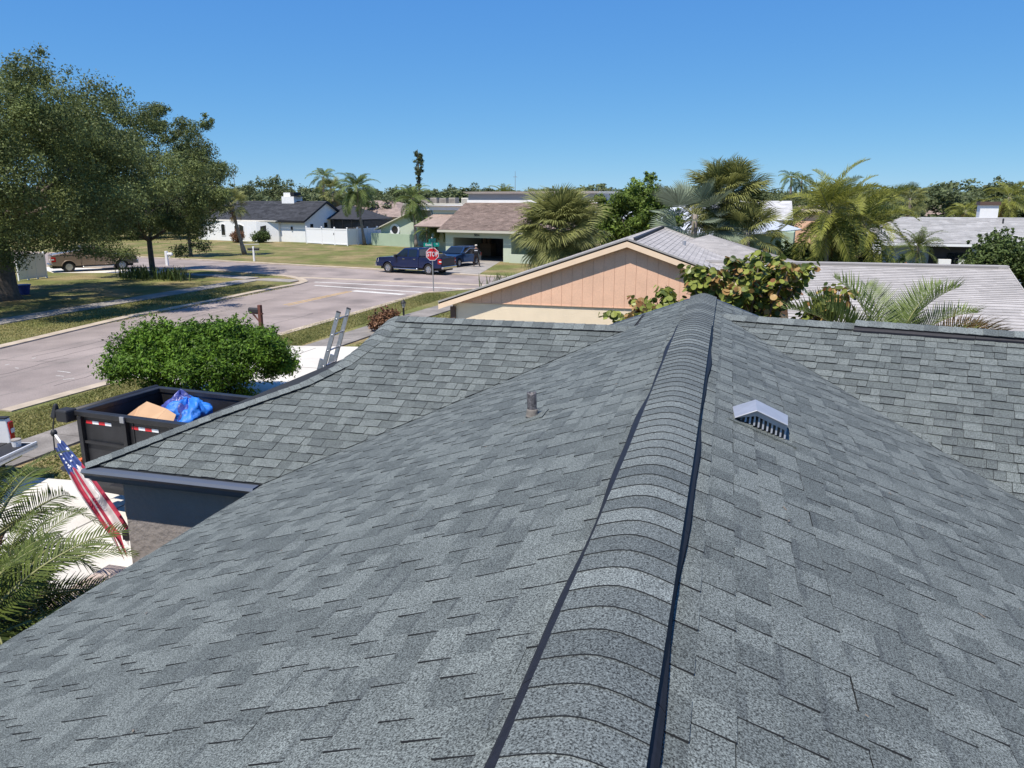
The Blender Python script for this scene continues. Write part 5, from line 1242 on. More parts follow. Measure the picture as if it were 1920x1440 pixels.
# rubbish: bag with a tied neck, crumpled tarp, cardboard
def lumpy(name, m, c, rad, seed, amp=.14, fold=9, neck=False, parent=None):
    rg = np.random.default_rng(seed); nu, nv = 56, 32; V = []
    ph = rg.uniform(0, 6.28, 12)
    for j in range(nv + 1):
        v = math.pi * j / nv
        for i in range(nu):
            u = 2 * math.pi * i / nu; f = 1 + amp * (math.sin(3 * u + ph[0]) * math.sin(2 * v + ph[1]) + .6 * math.sin(5 * u + ph[2] + 3 * v) + .35 * math.sin(fold * u + ph[3]) * math.sin(v) ** .5 + .35 * math.sin(7 * v + 4 * u + ph[4]) + .22 * math.sin(13 * u + 9 * v + ph[5]) * math.sin(v))
            r_ = f; x, y, z = math.sin(v) * math.cos(u) * r_, math.sin(v) * math.sin(u) * r_, math.cos(v) * (r_ if not neck or v > .5 else r_ * (1.25 - .5 * v))
            V.append((c[0] + x * rad[0], c[1] + y * rad[1], c[2] + max(z, -.7) * rad[2]))
    F_ = [(j * nu + i, (j + 1) * nu + i, (j + 1) * nu + (i + 1) % nu, j * nu + (i + 1) % nu) for j in range(nv) for i in range(nu)]
    me = np_mesh(name, V, F_, m, smooth=True); return obj(name, me, parent)
q = Vector((-9.61,11.70,1.62)); tag(lumpy('rubbish_bag', M['bag_blue'], (q.x, q.y, 1.55), (.40, .34, .36), 3, .10, 14, True), 'full dark blue rubbish bag with tied neck lying in the dump trailer', 'rubbish bag')
q = Vector((-9.46,11.69,1.85)); tag(lumpy('tarp', M['tarp'], (q.x, q.y, 1.62), (.42, .34, .26), 8, .22, 17), 'crumpled bright blue tarp heaped behind the rubbish bag in the trailer', 'tarp')
bx = Vector((-9.81,11.06,1.62)); cbx = thing('cardboard_box', 'flattened torn brown cardboard box sticking up in the dump trailer', 'cardboard box', (bx.x, bx.y, 1.58))
for k, (ps) in enumerate((((-.32, -.2, -.1), (.2, -.28, 0), (.30, .12, .25), (-.18, .2, .33)), ((.2, -.28, .0), (.55, -.2, -.1), (.5, .1, .16), (.30, .12, .25)), ((-.32, -.2, -.1), (-.18, .2, .33), (-.42, .25, .2), (-.45, -.05, .1)), ((-.1, -.3, -.2), (.4, -.34, -.15), (.2, -.26, .05), (-.25, -.22, .0)))):
    b = MB(); quad_plate(b, ps, .006); b.build('flap', M['cardboard'], cbx)

# ------------------------------------------------------------------ street furniture
sg = Vector((-16.91,43.45)); sz = 2.27
st = thing('stop_sign', 'red octagonal stop sign with green street name blade on a steel post', 'street sign', (sg.x, sg.y, 0), math.atan2(-sg.x, sg.y) + R(3))
b = MB(); b.tube([(0, 0, 0), (-.03, 0, sz + .78)], .032, 8); b.build('post', M['steel_post'], st)
oc = lambda r_, y, rot=math.pi / 8: [(r_ * math.cos(rot + k * math.pi / 4) - .025, sz + r_ * math.sin(rot + k * math.pi / 4)) for k in range(8)]
b = MB(); b.prism(oc(.405, 0), -.045, -.037); pl = b.build('plate', M['sign_white'], st)
b = MB(); b.prism(oc(.372, 0), -.0475, -.0455); b.build('red_face', M['sign_red'], pl)
obj('lettering', text_mesh('STOP', .34, M['sign_white'], .001, .008), pl, (-.025, -.0495, sz - .008), (R(90), 0, 0), (.80, 1.12, 1))
zb_ = sz + .57
b = MB(); b.box(-.53, .40, -.012, .012, zb_ - .13, zb_ + .10); bl = b.build('name_blade', M['sign_green'], st)
obj('lettering', text_mesh('Easton', .17, M['sign_white'], .001, .003), bl, (-.20, -.0145, zb_ - .02), (R(90), 0, 0), (.95, 1.05, 1))
obj('lettering', text_mesh('Dr', .10, M['sign_white'], .001, .002), bl, (.27, -.0145, zb_ + .02), (R(90), 0, 0))
b = MB(); b.box(-.02, .02, -.42, .42, zb_ + .125, zb_ + .33); b2 = b.build('cross_blade', M['sign_green'], st); b2.rotation_euler = (0, 0, R(-30))
b = MB(); b.lathe([(.03, 0), (.035, .06), (.012, .09)], (-.03, 0, zb_ + .335), 8); b.build('finial', M['steel_post'], st)

def mailbox(label, g, z, post_m, box_m, rz, arm=.18, double=False, pw=.05):
    t = thing('mailbox', label, 'mailbox', (g[0], g[1], 0), rz)
    b = MB(); b.box(-pw, pw, -pw, pw, 0, z); b.build('post', post_m, t, bevel=.01)
    for s_ in ((-1, 1) if double else (-1,)):
        b = MB(); x0 = s_ * .05; pr = [(-.085, 0), (.085, 0), (.085, .13), (.06, .18), (0, .20), (-.06, .18), (-.085, .13)]
        b.prism([(p[0], z - .32 + p[1]) for p in pr], x0, x0 + s_ * .46, axis='x'); bx_ = b.build('box', box_m, t, bevel=.008)
        b = MB(); b.prism([(p[0] * .95, z - .315 + p[1] * .95) for p in pr], x0 + s_ * .465, x0 + s_ * .475, axis='x'); b.build('door', box_m, bx_)
    b = MB(); b.box(-.48 if double else -.5, .48 if double else .12, -.05, .05, z - .38, z - .33); b.build('arm', post_m, t)
    if not double: b = MB(); b.hexa([(-.05, -.03, z - .7), (-.02, -.03, z - .74), (-.02, .03, z - .74), (-.05, .03, z - .7), (-.38, -.03, z - .4), (-.3, -.03, z - .4), (-.3, .03, z - .4), (-.38, .03, z - .4)]); b.build('brace', post_m, t)
    return t
mailbox('red brown wooden mailbox post with dark box beside the street and bush', (-18.23,27.36), 1.28, M['red_wood'], M['black_plastic'], R(-4), pw=.07)
mailbox('white mailbox post carrying two black boxes on the lawn by the leaning palm', (-40.93,61.15), 1.32, M['white_vinyl'], M['black_trim'], R(12), double=True, pw=.075)
mailbox('white mailbox on a thick white post by the oak planting bed', (-45.36,55.24), 1.20, M['white_vinyl'], M['white_vinyl'], R(190), pw=.10)
lp = Vector((-14.71,33.81)); lz = 0.84
la = thing('lamp_post', 'short black lantern on a post by the path beyond the garage roof', 'lamp post', (lp.x, lp.y, 0)); 
b = MB(); b.lathe([(.07, 0), (.05, .06), (.045, lz - .44), (.06, lz - .42)], n=10); b.build('post', M['black_trim'], la)
b = MB(); b.lathe([(.06, lz - .40), (.115, lz - .18)], n=6); ln_ = b.build('lantern_glass', M['lantern'], la)
b = MB()
for k in range(6): a = k * math.pi / 3; b.tube([(.062 * math.cos(a), .062 * math.sin(a), lz - .40), (.118 * math.cos(a), .118 * math.sin(a), lz - .18)], .008, 4)
b.lathe([(.14, lz - .19), (.12, lz - .14), (.05, lz - .06), (.02, lz - .03), (.02, lz)], n=10); b.build('lantern_cap', M['black_trim'], la)

# ladder leaning on the street side eave of the garage
ld = thing('ladder', 'aluminium extension ladder leaning against the eave of the garage roof', 'ladder', (0, 0, 0))
a_t, b_t = Vector((-6.62, 12.33, 3.52)), Vector((-6.62, 12.72, 3.53)); a_b, b_b = Vector((-7.75, 12.16, .06)), Vector((-7.75, 12.55, .06))
side = (b_t - a_t).normalized()
for (tp_, bt_) in ((a_t, a_b), (b_t, b_b)):
    d = (tp_ - bt_).normalized(); n = d.cross(side).normalized(); h = n * .038; w2 = side * .014; b = MB()
    b.hexa([bt_ - h - w2, bt_ + h - w2, bt_ + h + w2, bt_ - h + w2, tp_ - h - w2, tp_ + h - w2, tp_ + h + w2, tp_ - h + w2]); b.build('rail', M['alu'], ld)
    b = MB(); e = tp_ + d * .02; b.hexa([tp_ - h * 1.08 - w2 * 1.3, tp_ + h * 1.08 - w2 * 1.3, tp_ + h * 1.08 + w2 * 1.3, tp_ - h * 1.08 + w2 * 1.3, e - h - w2, e + h - w2, e + h + w2, e - h + w2]); b.build('rail_cap', M['black_plastic'], ld)
    # lower fly section rails alongside
    lo = bt_.lerp(tp_, .745); off = n * .075; b = MB(); b.hexa([bt_ - h - w2 + off, bt_ + h - w2 + off, bt_ + h + w2 + off, bt_ - h + w2 + off, lo - h - w2 + off, lo + h - w2 + off, lo + h + w2 + off, lo - h + w2 + off]); b.build('base_rail', M['alu'], ld)
Lr = (a_t - a_b).length; k = .16
while k < Lr - .12:
    f = k / Lr; b = MB(); b.tube([a_b.lerp(a_t, f) - side * .02, b_b.lerp(b_t, f) + side * .02], .016, 8); b.build('rung', M['alu'], ld, smooth=True); k += .305

# flag hanging along its pole, frayed at the end
fa, fb = Vector((-8.08,7.45,2.61)), Vector((-6.68,7.00,1.61))
fb.y = 6.98
fp = thing('flag_pole', 'white flag pole with dark finial slanting out from the garage wall corner', 'flag pole', (0, 0, 0)); dv = (fb - fa).normalized()
b = MB(); b.tube([fa + dv * .03, fb], .014, 8); b.build('pole', M['white_vinyl'], fp, smooth=True)
b = MB(); b.lathe([(.0, -.05), (.03, -.035), (.042, 0), (.03, .035), (.0, .05)], tuple(fa), 12); b.build('finial', M['black_plastic'], fp, smooth=True)
b = MB(); b.box(fb.x - .04, fb.x + .06, fb.y - .05, fb.y + .05, fb.z - .06, fb.z + .05); b.build('bracket', M['black_plastic'], fp)
camv = (Vector((0, 0, CAM_Z)) - fa).normalized(); pv = dv.cross(camv).normalized(); pv = pv if pv.z < 0 else -pv; fv = pv.cross(dv).normalized()
NL, NW = 64, 22; V = []; mi = []
L0, L1 = .20, (fb - fa).length - .02
rg = np.random.default_rng(5)
for i in range(NL + 1):
    t = i / NL; s_ = L0 + (L1 - L0) * t; wd_ = .12 + .10 * min(1, t * 2.2) - .05 * max(0, t - .85) * 4
    for j in range(NW + 1):
        q = j / NW; fold = math.sin(q * 13 + 1.5 * math.sin(t * 4)) * .028 + math.sin(q * 5 + t * 3) * .02 + .006 * math.sin(t * 60 + q * 6)
        endj = (.16 * math.sin(q * 9) ** 2 + .10 * math.sin(q * 23 + 1)) * (max(0, t - .8) / .2) ** 2
        p = fa + dv * (s_ + endj * .7) + pv * (wd_ * (q - .28) + .05 * t * math.sin(q * 3)) + fv * (fold + .025) + Vector((0, 0, -endj * .5 - .03 * q * t))
        V.append(p)
F_ = [(i * (NW + 1) + j, i * (NW + 1) + j + 1, (i + 1) * (NW + 1) + j + 1, (i + 1) * (NW + 1) + j) for i in range(NL) for j in range(NW)]
for i in range(NL):
    for j in range(NW):
        t = i / NL; q = j / NW
        if t < .27 + .02 * math.sin(j): mi.append(2)
        else: mi.append((0, 1, 1, 0, 1, 0, 0, 1)[int(q * 7.99)] if q > .03 else 0)
fl = thing('flag', 'tattered red white and blue flag draped along the slanting pole', 'flag', (0, 0, 0))
me = np_mesh('flag_cloth', V, F_, [M['flag_red'], M['flag_white'], M['flag_blue']], mi, smooth=True)
obj('cloth', me, fl)
# white stars on the canton
for k in range(11):
    i = 2 + int(rg.uniform(0, 14)); j = 3 + int(rg.uniform(0, 16)); p = V[i * (NW + 1) + j] + fv * .006; rr = .022; a0 = rg.uniform(0, 1)
    vs = [p + fv * .004]; 
    for m_ in range(10): a = a0 + m_ * math.pi / 5; r_ = rr if m_ % 2 == 0 else rr * .42; vs.append(p + (dv * math.cos(a) + pv * math.sin(a)) * r_)
    b = MB(); b.add(vs, [(0, 1 + m_, 1 + (m_ + 1) % 10) for m_ in range(10)]); b.build('star', M['sign_white'], fl, fix=False)
# low courtyard wall
cw = thing('courtyard_wall', 'low rendered courtyard wall with pink coping along the front of the house', 'wall', (0, 0, 0))
box('wall', -6.85, -6.66, .2, 6.9, 0, 1.17, M['garage_stucco'], cw)
for k in range(8): box('coping', -6.89, -6.61, .2 + k * .832, .2 + k * .832 + .826, 1.175, 1.25, M['pink_conc'], cw, bevel=.008)
# bits by the tree across the street
q = Vector((-39.77,36.04)); bb = thing('blue_planter', 'blue plastic tub beside the thick oak trunk', 'tub', (q.x, q.y, 0)); b = MB(); b.lathe([(.26, 0), (.36, .5), (.40, .52), (.40, .58), (.34, .58)], n=16); b.build('tub', M['blue_plastic'], bb)
b = MB(); b.lathe([(.345, .50), (.1, .53)], n=16); b.build('soil', M['mulch'], bb)
q0, q1 = Vector((-46.59,41.96)), Vector((-46.58,44.23)); d = q1 - q0; wf = thing('white_fence', 'white panel fence standing beside the thick oak trunk', 'fence', (q0.x, q0.y, 0), math.atan2(d.y, d.x))
for k in range(3): L = d.length / 3; box('panel', k * L + .03, (k + 1) * L - .03, -.02, .02, .08, 1.75, M['white_vinyl'], wf)
for k in range(4): L = d.length / 3; box('post', k * L - .05 + (.02 if k == 0 else 0), k * L + .05, -.05, .05, 0, 1.85, M['white_vinyl'], wf)
# distant masts
for (px, x_, y_, hh, lab) in ((0, (-142.61,206.05,5.50)[0], (-142.61,206.05,5.50)[1], 0, 'thin radio mast above the trees left of the white chimney'), (1, (-70.21,258.08,5.50)[0], (-70.21,258.08,5.50)[1], 0, 'thin pale mast above the trees right of the flat topped house'), (2, (34.10,265.56,5.50)[0], (34.10,265.56,5.50)[1], 0, 'thin utility mast beside the tall spear palm')):
    zt = CAM_Z + (52, 49, 38)[px] * (230, 260, 240)[px] / 1443; m_ = thing('mast', lab, 'mast', (x_, y_, 0)); b = MB(); b.tube([(0, 0, 0), (0, 0, zt)], [.16, .07], 6); b.build('pole', M['steel_post'], m_); b = MB(); b.box(-.7, .7, -.05, .05, zt - 1.9, zt - 1.75); b.build('crossbar', M['steel_post'], m_)

# ------------------------------------------------------------------ the person by the car
pg = Vector((-19.90,60.93)); pr = thing('person', 'person in dark clothes and pale cap standing by the open car door', 'person', (pg.x, pg.y, 0), R(14))
def skin_body(name, verts, edges, radii, m, parent, root=0, sub=1):
    me = bpy.data.meshes.new(name); me.from_pydata(verts, edges, []); me.materials.append(m); o = obj(name, me, parent)
    sk = o.modifiers.new('skin', 'SKIN'); sk.use_smooth_shade = True
    for i, r_ in enumerate(radii): me.skin_vertices[0].data[i].radius = (r_, r_) if not isinstance(r_, tuple) else r_
    me.skin_vertices[0].data[root].use_root = True
    sb = o.modifiers.new('sub', 'SUBSURF'); sb.levels = sub; sb.render_levels = sub
    return o

Vb = [(0,0,.95),(0,0,1.12),(0,.0,1.30),(0,-.01,1.44),(0,0,1.53),(0,.01,1.60),(0,.015,1.70),
      (-.17,-.0,1.43),(-.27,.06,1.20),(-.20,.28,1.10),(-.16,.34,1.10),
      (.17,0,1.43),(.29,.0,1.18),(.30,.12,.95),(.30,.15,.88),
      (-.10,0,.90),(-.16,.03,.50),(-.19,-.02,.09),(-.20,.13,.05),
      (.10,0,.90),(.20,.02,.50),(.28,-.03,.09),(.31,.11,.05)]
Eb = [(0,1),(1,2),(2,3),(3,4),(4,5),(5,6),(3,7),(7,8),(8,9),(9,10),(3,11),(11,12),(12,13),(13,14),(0,15),(15,16),(16,17),(17,18),(0,19),(19,20),(20,21),(21,22)]
Rb = [(.15,.12),(.145,.11),(.165,.12),(.12,.09),.055,(.075,.09),(.08,.095),.075,.052,.042,.038,.075,.052,.042,.038,.095,.07,.048,.045,.095,.07,.048,.045]
o = skin_body('body', Vb, Eb, Rb, M['cloth_black'], pr, 0, 2)
bpy.context.view_layer.update()
me = bpy.data.meshes.new_from_object(o.evaluated_get(bpy.context.evaluated_depsgraph_get()))
o.modifiers.clear(); o.data = me
me.materials.clear()
for m_ in (M['cloth_black'], M['cloth_brown'], M['skin'], M['black_trim']): me.materials.append(m_)
for p in me.polygons:
    c = p.center; p.use_smooth = True
    p.material_index = 2 if (c.z > 1.50 or (c.y > .27 and c.z > 1.0) or (c.x > .26 and c.z < 1.0 and c.z > .8)) else (1 if .12 < c.z < .96 else (3 if c.z <= .12 else 0))
# fingers on both hands
for (hx, hy, hz, dx) in ((-.16, .34, 1.10, Vector((.35, .9, -.1))), (.30, .15, .88, Vector((0, .25, -.95)))):
    b = MB(); dx.normalize(); sd_ = dx.cross(Vector((0, 0, 1))).normalized() if abs(dx.z) < .8 else Vector((0, 1, 0))
    for k in range(4):
        p = Vector((hx, hy, hz)) + sd_ * (k - 1.5) * .02; l = (.075, .088, .082, .066)[k]; b.tube([p, p + dx * l * .55, p + dx * l + Vector((0, 0, -.018))], [.010, .009, .007], 5)
    p = Vector((hx, hy, hz)) - sd_ * .035; b.tube([p, p + dx * .03 - sd_ * .025, p + dx * .06 - sd_ * .02], [.012, .010, .008], 5)
    b.build('fingers', M['skin'], pr, smooth=True)
b = MB(); b.lathe([(.112, 1.70), (.112, 1.755), (.09, 1.80), (.03, 1.825)], (0, .012, 0), 14); b.hexa([(-.08, .10, 1.70), (.08, .10, 1.70), (.07, .21, 1.685), (-.07, .21, 1.685), (-.08, .10, 1.715), (.08, .10, 1.715), (.07, .21, 1.70), (-.07, .21, 1.70)]); b.build('cap', M['cloth_pale'], pr, smooth=True)
b = MB(); b.hexa([(-.19, -.13, 1.05), (.19, -.13, 1.05), (.19, .12, 1.05), (-.19, .12, 1.05), (-.185, -.135, 1.43), (.185, -.135, 1.43), (.185, .11, 1.43), (-.185, .11, 1.43)]); b.build('vest', M['cloth_black'], pr, bevel=.05)
b = MB(); b.box(-.125, .125, -.145, -.139, 1.31, 1.37); b.build('white_back_print', M['sign_white'], pr)
for sx in (-.035, .035):
    b = MB(); b.lathe([(.012, 0), (.004, .006)], (sx, .105, 1.66), 8, axis='y'); b.build('eye', M['black_trim'], pr)
b = MB(); b.hexa([(-.012, .10, 1.60), (.012, .10, 1.60), (.008, .125, 1.605), (-.008, .125, 1.605), (-.006, .10, 1.645), (.006, .10, 1.645), (.004, .108, 1.645), (-.004, .108, 1.645)]); b.build('nose', M['skin'], pr)

# ------------------------------------------------------------------ plants
def leaf_cloud(centers, radii, n_per, size, seed=1, squash=.8, up=.35, shell=.55, aspect=.5, tonef=None, keep=None):
    """small leaf quads scattered through overlapping clumps; returns V (n*4,3), tone (n)"""
    rg = np.random.default_rng(seed); C_ = np.repeat(np.asarray(centers, float), n_per, 0); Rr = np.repeat(np.asarray(radii, float), n_per); n = len(C_)
    ctone = np.repeat(rg.normal(.45, .16, len(centers)), n_per)
    d = rg.normal(size=(n, 3)); d /= np.linalg.norm(d, axis=1)[:, None]
    r_ = Rr * (shell + (1 - shell) * rg.random(n)) * np.clip(rg.normal(1, .13, n), .5, 1.5)
    P = C_ + d * r_[:, None] * np.array([1, 1, squash])
    nn = d * .6 + rg.normal(size=(n, 3)) * .6 + np.array([0, 0, up]); nn /= np.linalg.norm(nn, axis=1)[:, None]
    a = np.cross(nn, rg.normal(size=(n, 3))); a /= np.linalg.norm(a, axis=1)[:, None] + 1e-9; b = np.cross(nn, a)
    s = size * rg.uniform(.6, 1.35, n)[:, None]
    V = np.stack([P - a * s, P - b * s * aspect, P + a * s, P + b * s * aspect], 1)
    tone = np.clip(ctone + rg.normal(0, .2, n), 0, 1)
    if keep is not None:
        k = keep(P); V = V[k]; tone = tone[k]
    return V.reshape(-1, 3), tone

def cloud_mesh(name, V, tone, m):
    return np_mesh(name, V, np.arange(len(V)).reshape(-1, 4), m, tone=tone)

def limbs(b, p, d, L, r, depth, rg, tips, spread=.6, upb=.15, n=3, mids=None):
    q = [p]; cur = p.copy(); dd = d.copy()
    for i in range(4):
        dd = (dd + Vector((rg.gauss(0, .13), rg.gauss(0, .13), rg.gauss(0, .08)))).normalized(); cur = cur + dd * L / 4; q.append(cur.copy())
    b.tube(q, [r, r * .9, r * .8, r * .7, r * .6], 7 if depth > 1 else 5)
    if mids is not None: mids += q[2:]
    if depth == 0: tips.append(cur); return
    for k in range(n + (rg.random() < .4)):
        a = rg.uniform(0, 6.28); v = Vector((math.cos(a), math.sin(a), rg.uniform(-.15, .55) + upb)); nd = (dd * (1 - spread) + v * spread).normalized()
        limbs(b, q[rg.choice((2, 3, 4, 4))], nd, L * rg.uniform(.62, .85), r * .58, depth - 1, rg, tips, spread, upb, n, mids)

def oak(label, loc, trunk_h, trunk_r, crown_c, crown_r, n_cl, per, leaf, seed, group=None, cl_r=(.9, 1.7), lean=(0, 0), floor=None, cat='tree', name='oak_tree', lm='oak', extra=()):
    rg = random.Random(seed); t = thing(name, label, cat, (*loc, 0), 0, group)
    b = MB(); tips = []; mids = []; top = Vector((lean[0], lean[1], trunk_h))
    b.tube([(0, 0, -.1), (0.02, 0, .35), (lean[0] * .5, lean[1] * .5, trunk_h * .55), top], [trunk_r * 1.5, trunk_r * 1.05, trunk_r * .95, trunk_r * .85], 10)
    for k in range(5):
        a = 6.28 * k / 5 + rg.random(); v = Vector((math.cos(a) * .9, math.sin(a) * .9, rg.uniform(.25, .9))).normalized()
        limbs(b, top - Vector((0, 0, .1)), v, crown_r[2] * .72, trunk_r * .6, 2, rg, tips, .55, .12, 3, mids)
    b.build('trunk', M['bark'], t, smooth=True)
    nr = np.random.default_rng(seed); cs, rs = [], []
    while len(cs) < n_cl:
        d = nr.normal(size=3); d /= np.linalg.norm(d); r_ = nr.uniform(.45, 1.0) ** .6
        wob = 1 + .22 * math.sin(d[0] * 4 + seed) * math.cos(d[1] * 5 + seed * 2) + .15 * math.sin(d[2] * 7 + d[0] * 3)
        p = np.array(crown_c) + d * r_ * np.array(crown_r) * wob
        if floor is not None and p[2] < floor + .5 * abs(nr.normal()): continue
        cs.append(p); rs.append(nr.uniform(*cl_r) * (1.25 - .45 * r_))
    for e in extra: cs.append(np.array(e[:3])); rs.append(e[3])
    V, tn = leaf_cloud(cs, rs, per, leaf, seed + 1, .72, .45, .35)
    # fine sprays that break the outline
    k = nr.choice(len(cs), n_cl); dd = nr.normal(size=(n_cl, 3)); dd[:, 2] = np.abs(dd[:, 2]) * .8; dd /= np.linalg.norm(dd, axis=1)[:, None]
    sc = np.array(cs)[k] + dd * np.array(rs)[k][:, None] * 1.15
    V2, tn2 = leaf_cloud(sc, np.array(rs)[k] * .38, max(8, per // 7), leaf, seed + 2, .9, .2, .1)
    cr = obj('crown', cloud_mesh('crown_leaves', np.concatenate([V, V2]), np.concatenate([tn, tn2]), M[lm]), t)
    return t

# --- big spreading oaks at the left
oak('largest spreading oak with thick trunk in the corner lawn across the street', (-38.63,33.80), 3.6, .62, (2.0, -2.4, 6.9), (10.2, 9.2, 4.0), 400, 640, .068, 21, floor=3.6, cl_r=(.8, 1.75),
    extra=((2.5, -4.5, 3.7, 1.2), (4.2, -3.0, 3.5, 1.1), (-1, -4.8, 4.0, 1.3), (5.0, -1.0, 4.0, 1.1)) + tuple((*(Vector(q) - Vector((*(-38.63,33.80), 0))), r_) for q, r_ in (((-35.37,32.25,2.86), .9), ((-36.19,34.23,3.15), 1.0), ((-34.08,30.38,2.48), .9), ((-36.05,35.36,3.24), .9), ((-34.89,32.59,3.67), 1.1), ((-35.11,30.16,2.74), 1.2), ((-34.53,34.80,3.58), 1.0))))
oak('slim trunked oak with spreading crown in the planting bed by the cross street', (-40.67,47.89), 2.6, .20, (-.1, -.3, 7.3), (6.4, 5.6, 4.7), 190, 640, .068, 33, floor=2.7, cl_r=(.7, 1.5),
    extra=tuple((*(Vector(q) - Vector((*(-40.67,47.89), 0))), r_) for q, r_ in (((-39.74,40.52,2.33), .85), ((-39.37,41.65,2.20), .9), ((-39.90,39.47,2.59), .85), ((-39.12,42.71,1.86), .8), ((-40.08,41.61,2.81), 1.1), ((-40.29,43.63,2.59), 1.1), ((-39.03,43.81,1.89), .8), ((-38.30,48.25,1.80), .8), ((-37.48,49.61,2.04), .8))) + ((3.4, .5, 3.0, 1.0), (4.6, .3, 3.6, 1.0), (-3.4, 0, 3.2, 1.0), (-2, -1.5, 3.0, .9), (5.6, 1.0, 5.0, 1.1), (6.2, 1.2, 7.4, .9)))
oak('small leafy oak behind the slim oak near the leaning palm', (-50.34,64.71,4.10)[:2], 2.8, .16, (0, 0, 5.0), (2.6, 2.6, 3.0), 40, 420, .085, 36, floor=2.0, cl_r=(.6, 1.2))

# --- bright green bush between the street and the trailer
def bush(label, loc, rx, ry, h, n_cl, per, leaf, m, seed, name='bush', cl=(.35, .6), aspect=.45, cat='shrub', stems=True, sprays=60, spike=0.0):
    t = thing(name, label, cat, (*loc, 0)); nr = np.random.default_rng(seed); cs, rs = [], []
    while len(cs) < n_cl:
        d = nr.normal(size=3); d /= np.linalg.norm(d); d[2] = abs(d[2]) if nr.random() < .75 else d[2]
        w_ = 1 + .13 * math.sin(d[0] * 5 + seed) + .12 * math.cos(d[1] * 6 + d[2] * 3 + seed)
        r_ = nr.uniform(.55, 1) ** .5; p = np.array([d[0] * rx, d[1] * ry, h * .5 + d[2] * h * .5]) * np.array([w_ * r_, w_ * r_, 1]); p[2] = h * .5 + d[2] * h * .5 * r_ * w_
        if p[2] < .12: p[2] = nr.uniform(.12, .4)
        cs.append(p); rs.append(nr.uniform(*cl))
    V, tn = leaf_cloud(cs, rs, per, leaf, seed, .85, .5, .3, aspect)
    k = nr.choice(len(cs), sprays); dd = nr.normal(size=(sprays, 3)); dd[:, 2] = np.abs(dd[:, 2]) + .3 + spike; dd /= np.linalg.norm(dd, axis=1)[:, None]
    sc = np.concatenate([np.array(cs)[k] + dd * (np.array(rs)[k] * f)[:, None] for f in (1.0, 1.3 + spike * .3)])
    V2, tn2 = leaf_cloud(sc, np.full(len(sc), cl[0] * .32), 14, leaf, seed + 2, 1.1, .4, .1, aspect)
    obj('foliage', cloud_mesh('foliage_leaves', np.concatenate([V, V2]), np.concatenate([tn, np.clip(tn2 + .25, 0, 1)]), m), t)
    if stems:
        b = MB(); rg = random.Random(seed)
        for i in range(7): a = rg.uniform(0, 6.28); b.tube([(rg.uniform(-.1, .1) * rx, rg.uniform(-.1, .1) * ry, 0), (math.cos(a) * rx * .25, math.sin(a) * ry * .25, h * .35), (math.cos(a) * rx * .55, math.sin(a) * ry * .55, h * .7)], [.05, .035, .015], 5)
        b.build('stem', M['bark'], t)
    return t
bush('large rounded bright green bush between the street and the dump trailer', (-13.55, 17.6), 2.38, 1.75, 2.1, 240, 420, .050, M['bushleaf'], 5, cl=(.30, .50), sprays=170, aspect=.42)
bush('round clipped dark shrub by the white house entrance wall', (-57.42,87.73), 1.0, .9, 1.25, 40, 120, .10, M['hedge'], 6, sprays=12)
bush('small rusty shrub at the foot of the leaning palm by the white house', (-60.31,86.93), .8, .7, 1.25, 30, 110, .10, M['dryplant'], 7, sprays=12)
bush('tall rounded dark green shrub in front of the pale blue house', (14.0, 46.5), 1.95, 1.9, 3.0, 90, 150, .10, M['hedge'], 8, cl=(.45, .8), sprays=140, spike=.9)
bush('low dark shrub under the fan palms behind the peach house', (-1.44,34.41,3.88)[:2], 1.7, 1.2, 3.6, 60, 130, .09, M['hedge'], 9, sprays=40)
bush('dark understorey shrub beneath the yellow green palms', (3.88,34.67,3.28)[:2], 3.1, 1.4, 3.3, 120, 120, .10, M['hedge'], 10, sprays=60)
bush('reddish shrub by the gate pillar of the pale blue house', (7.67,41.95,2.61)[:2], .9, .7, 2.2, 30, 90, .10, M['dryplant'], 11, sprays=20)
bush('dry red brown plant beside the path by the garage ridge', (-13.79,29.67), .55, .5, .75, 26, 110, .07, M['dryplant'], 12, cl=(.15, .28), sprays=40, spike=.8)

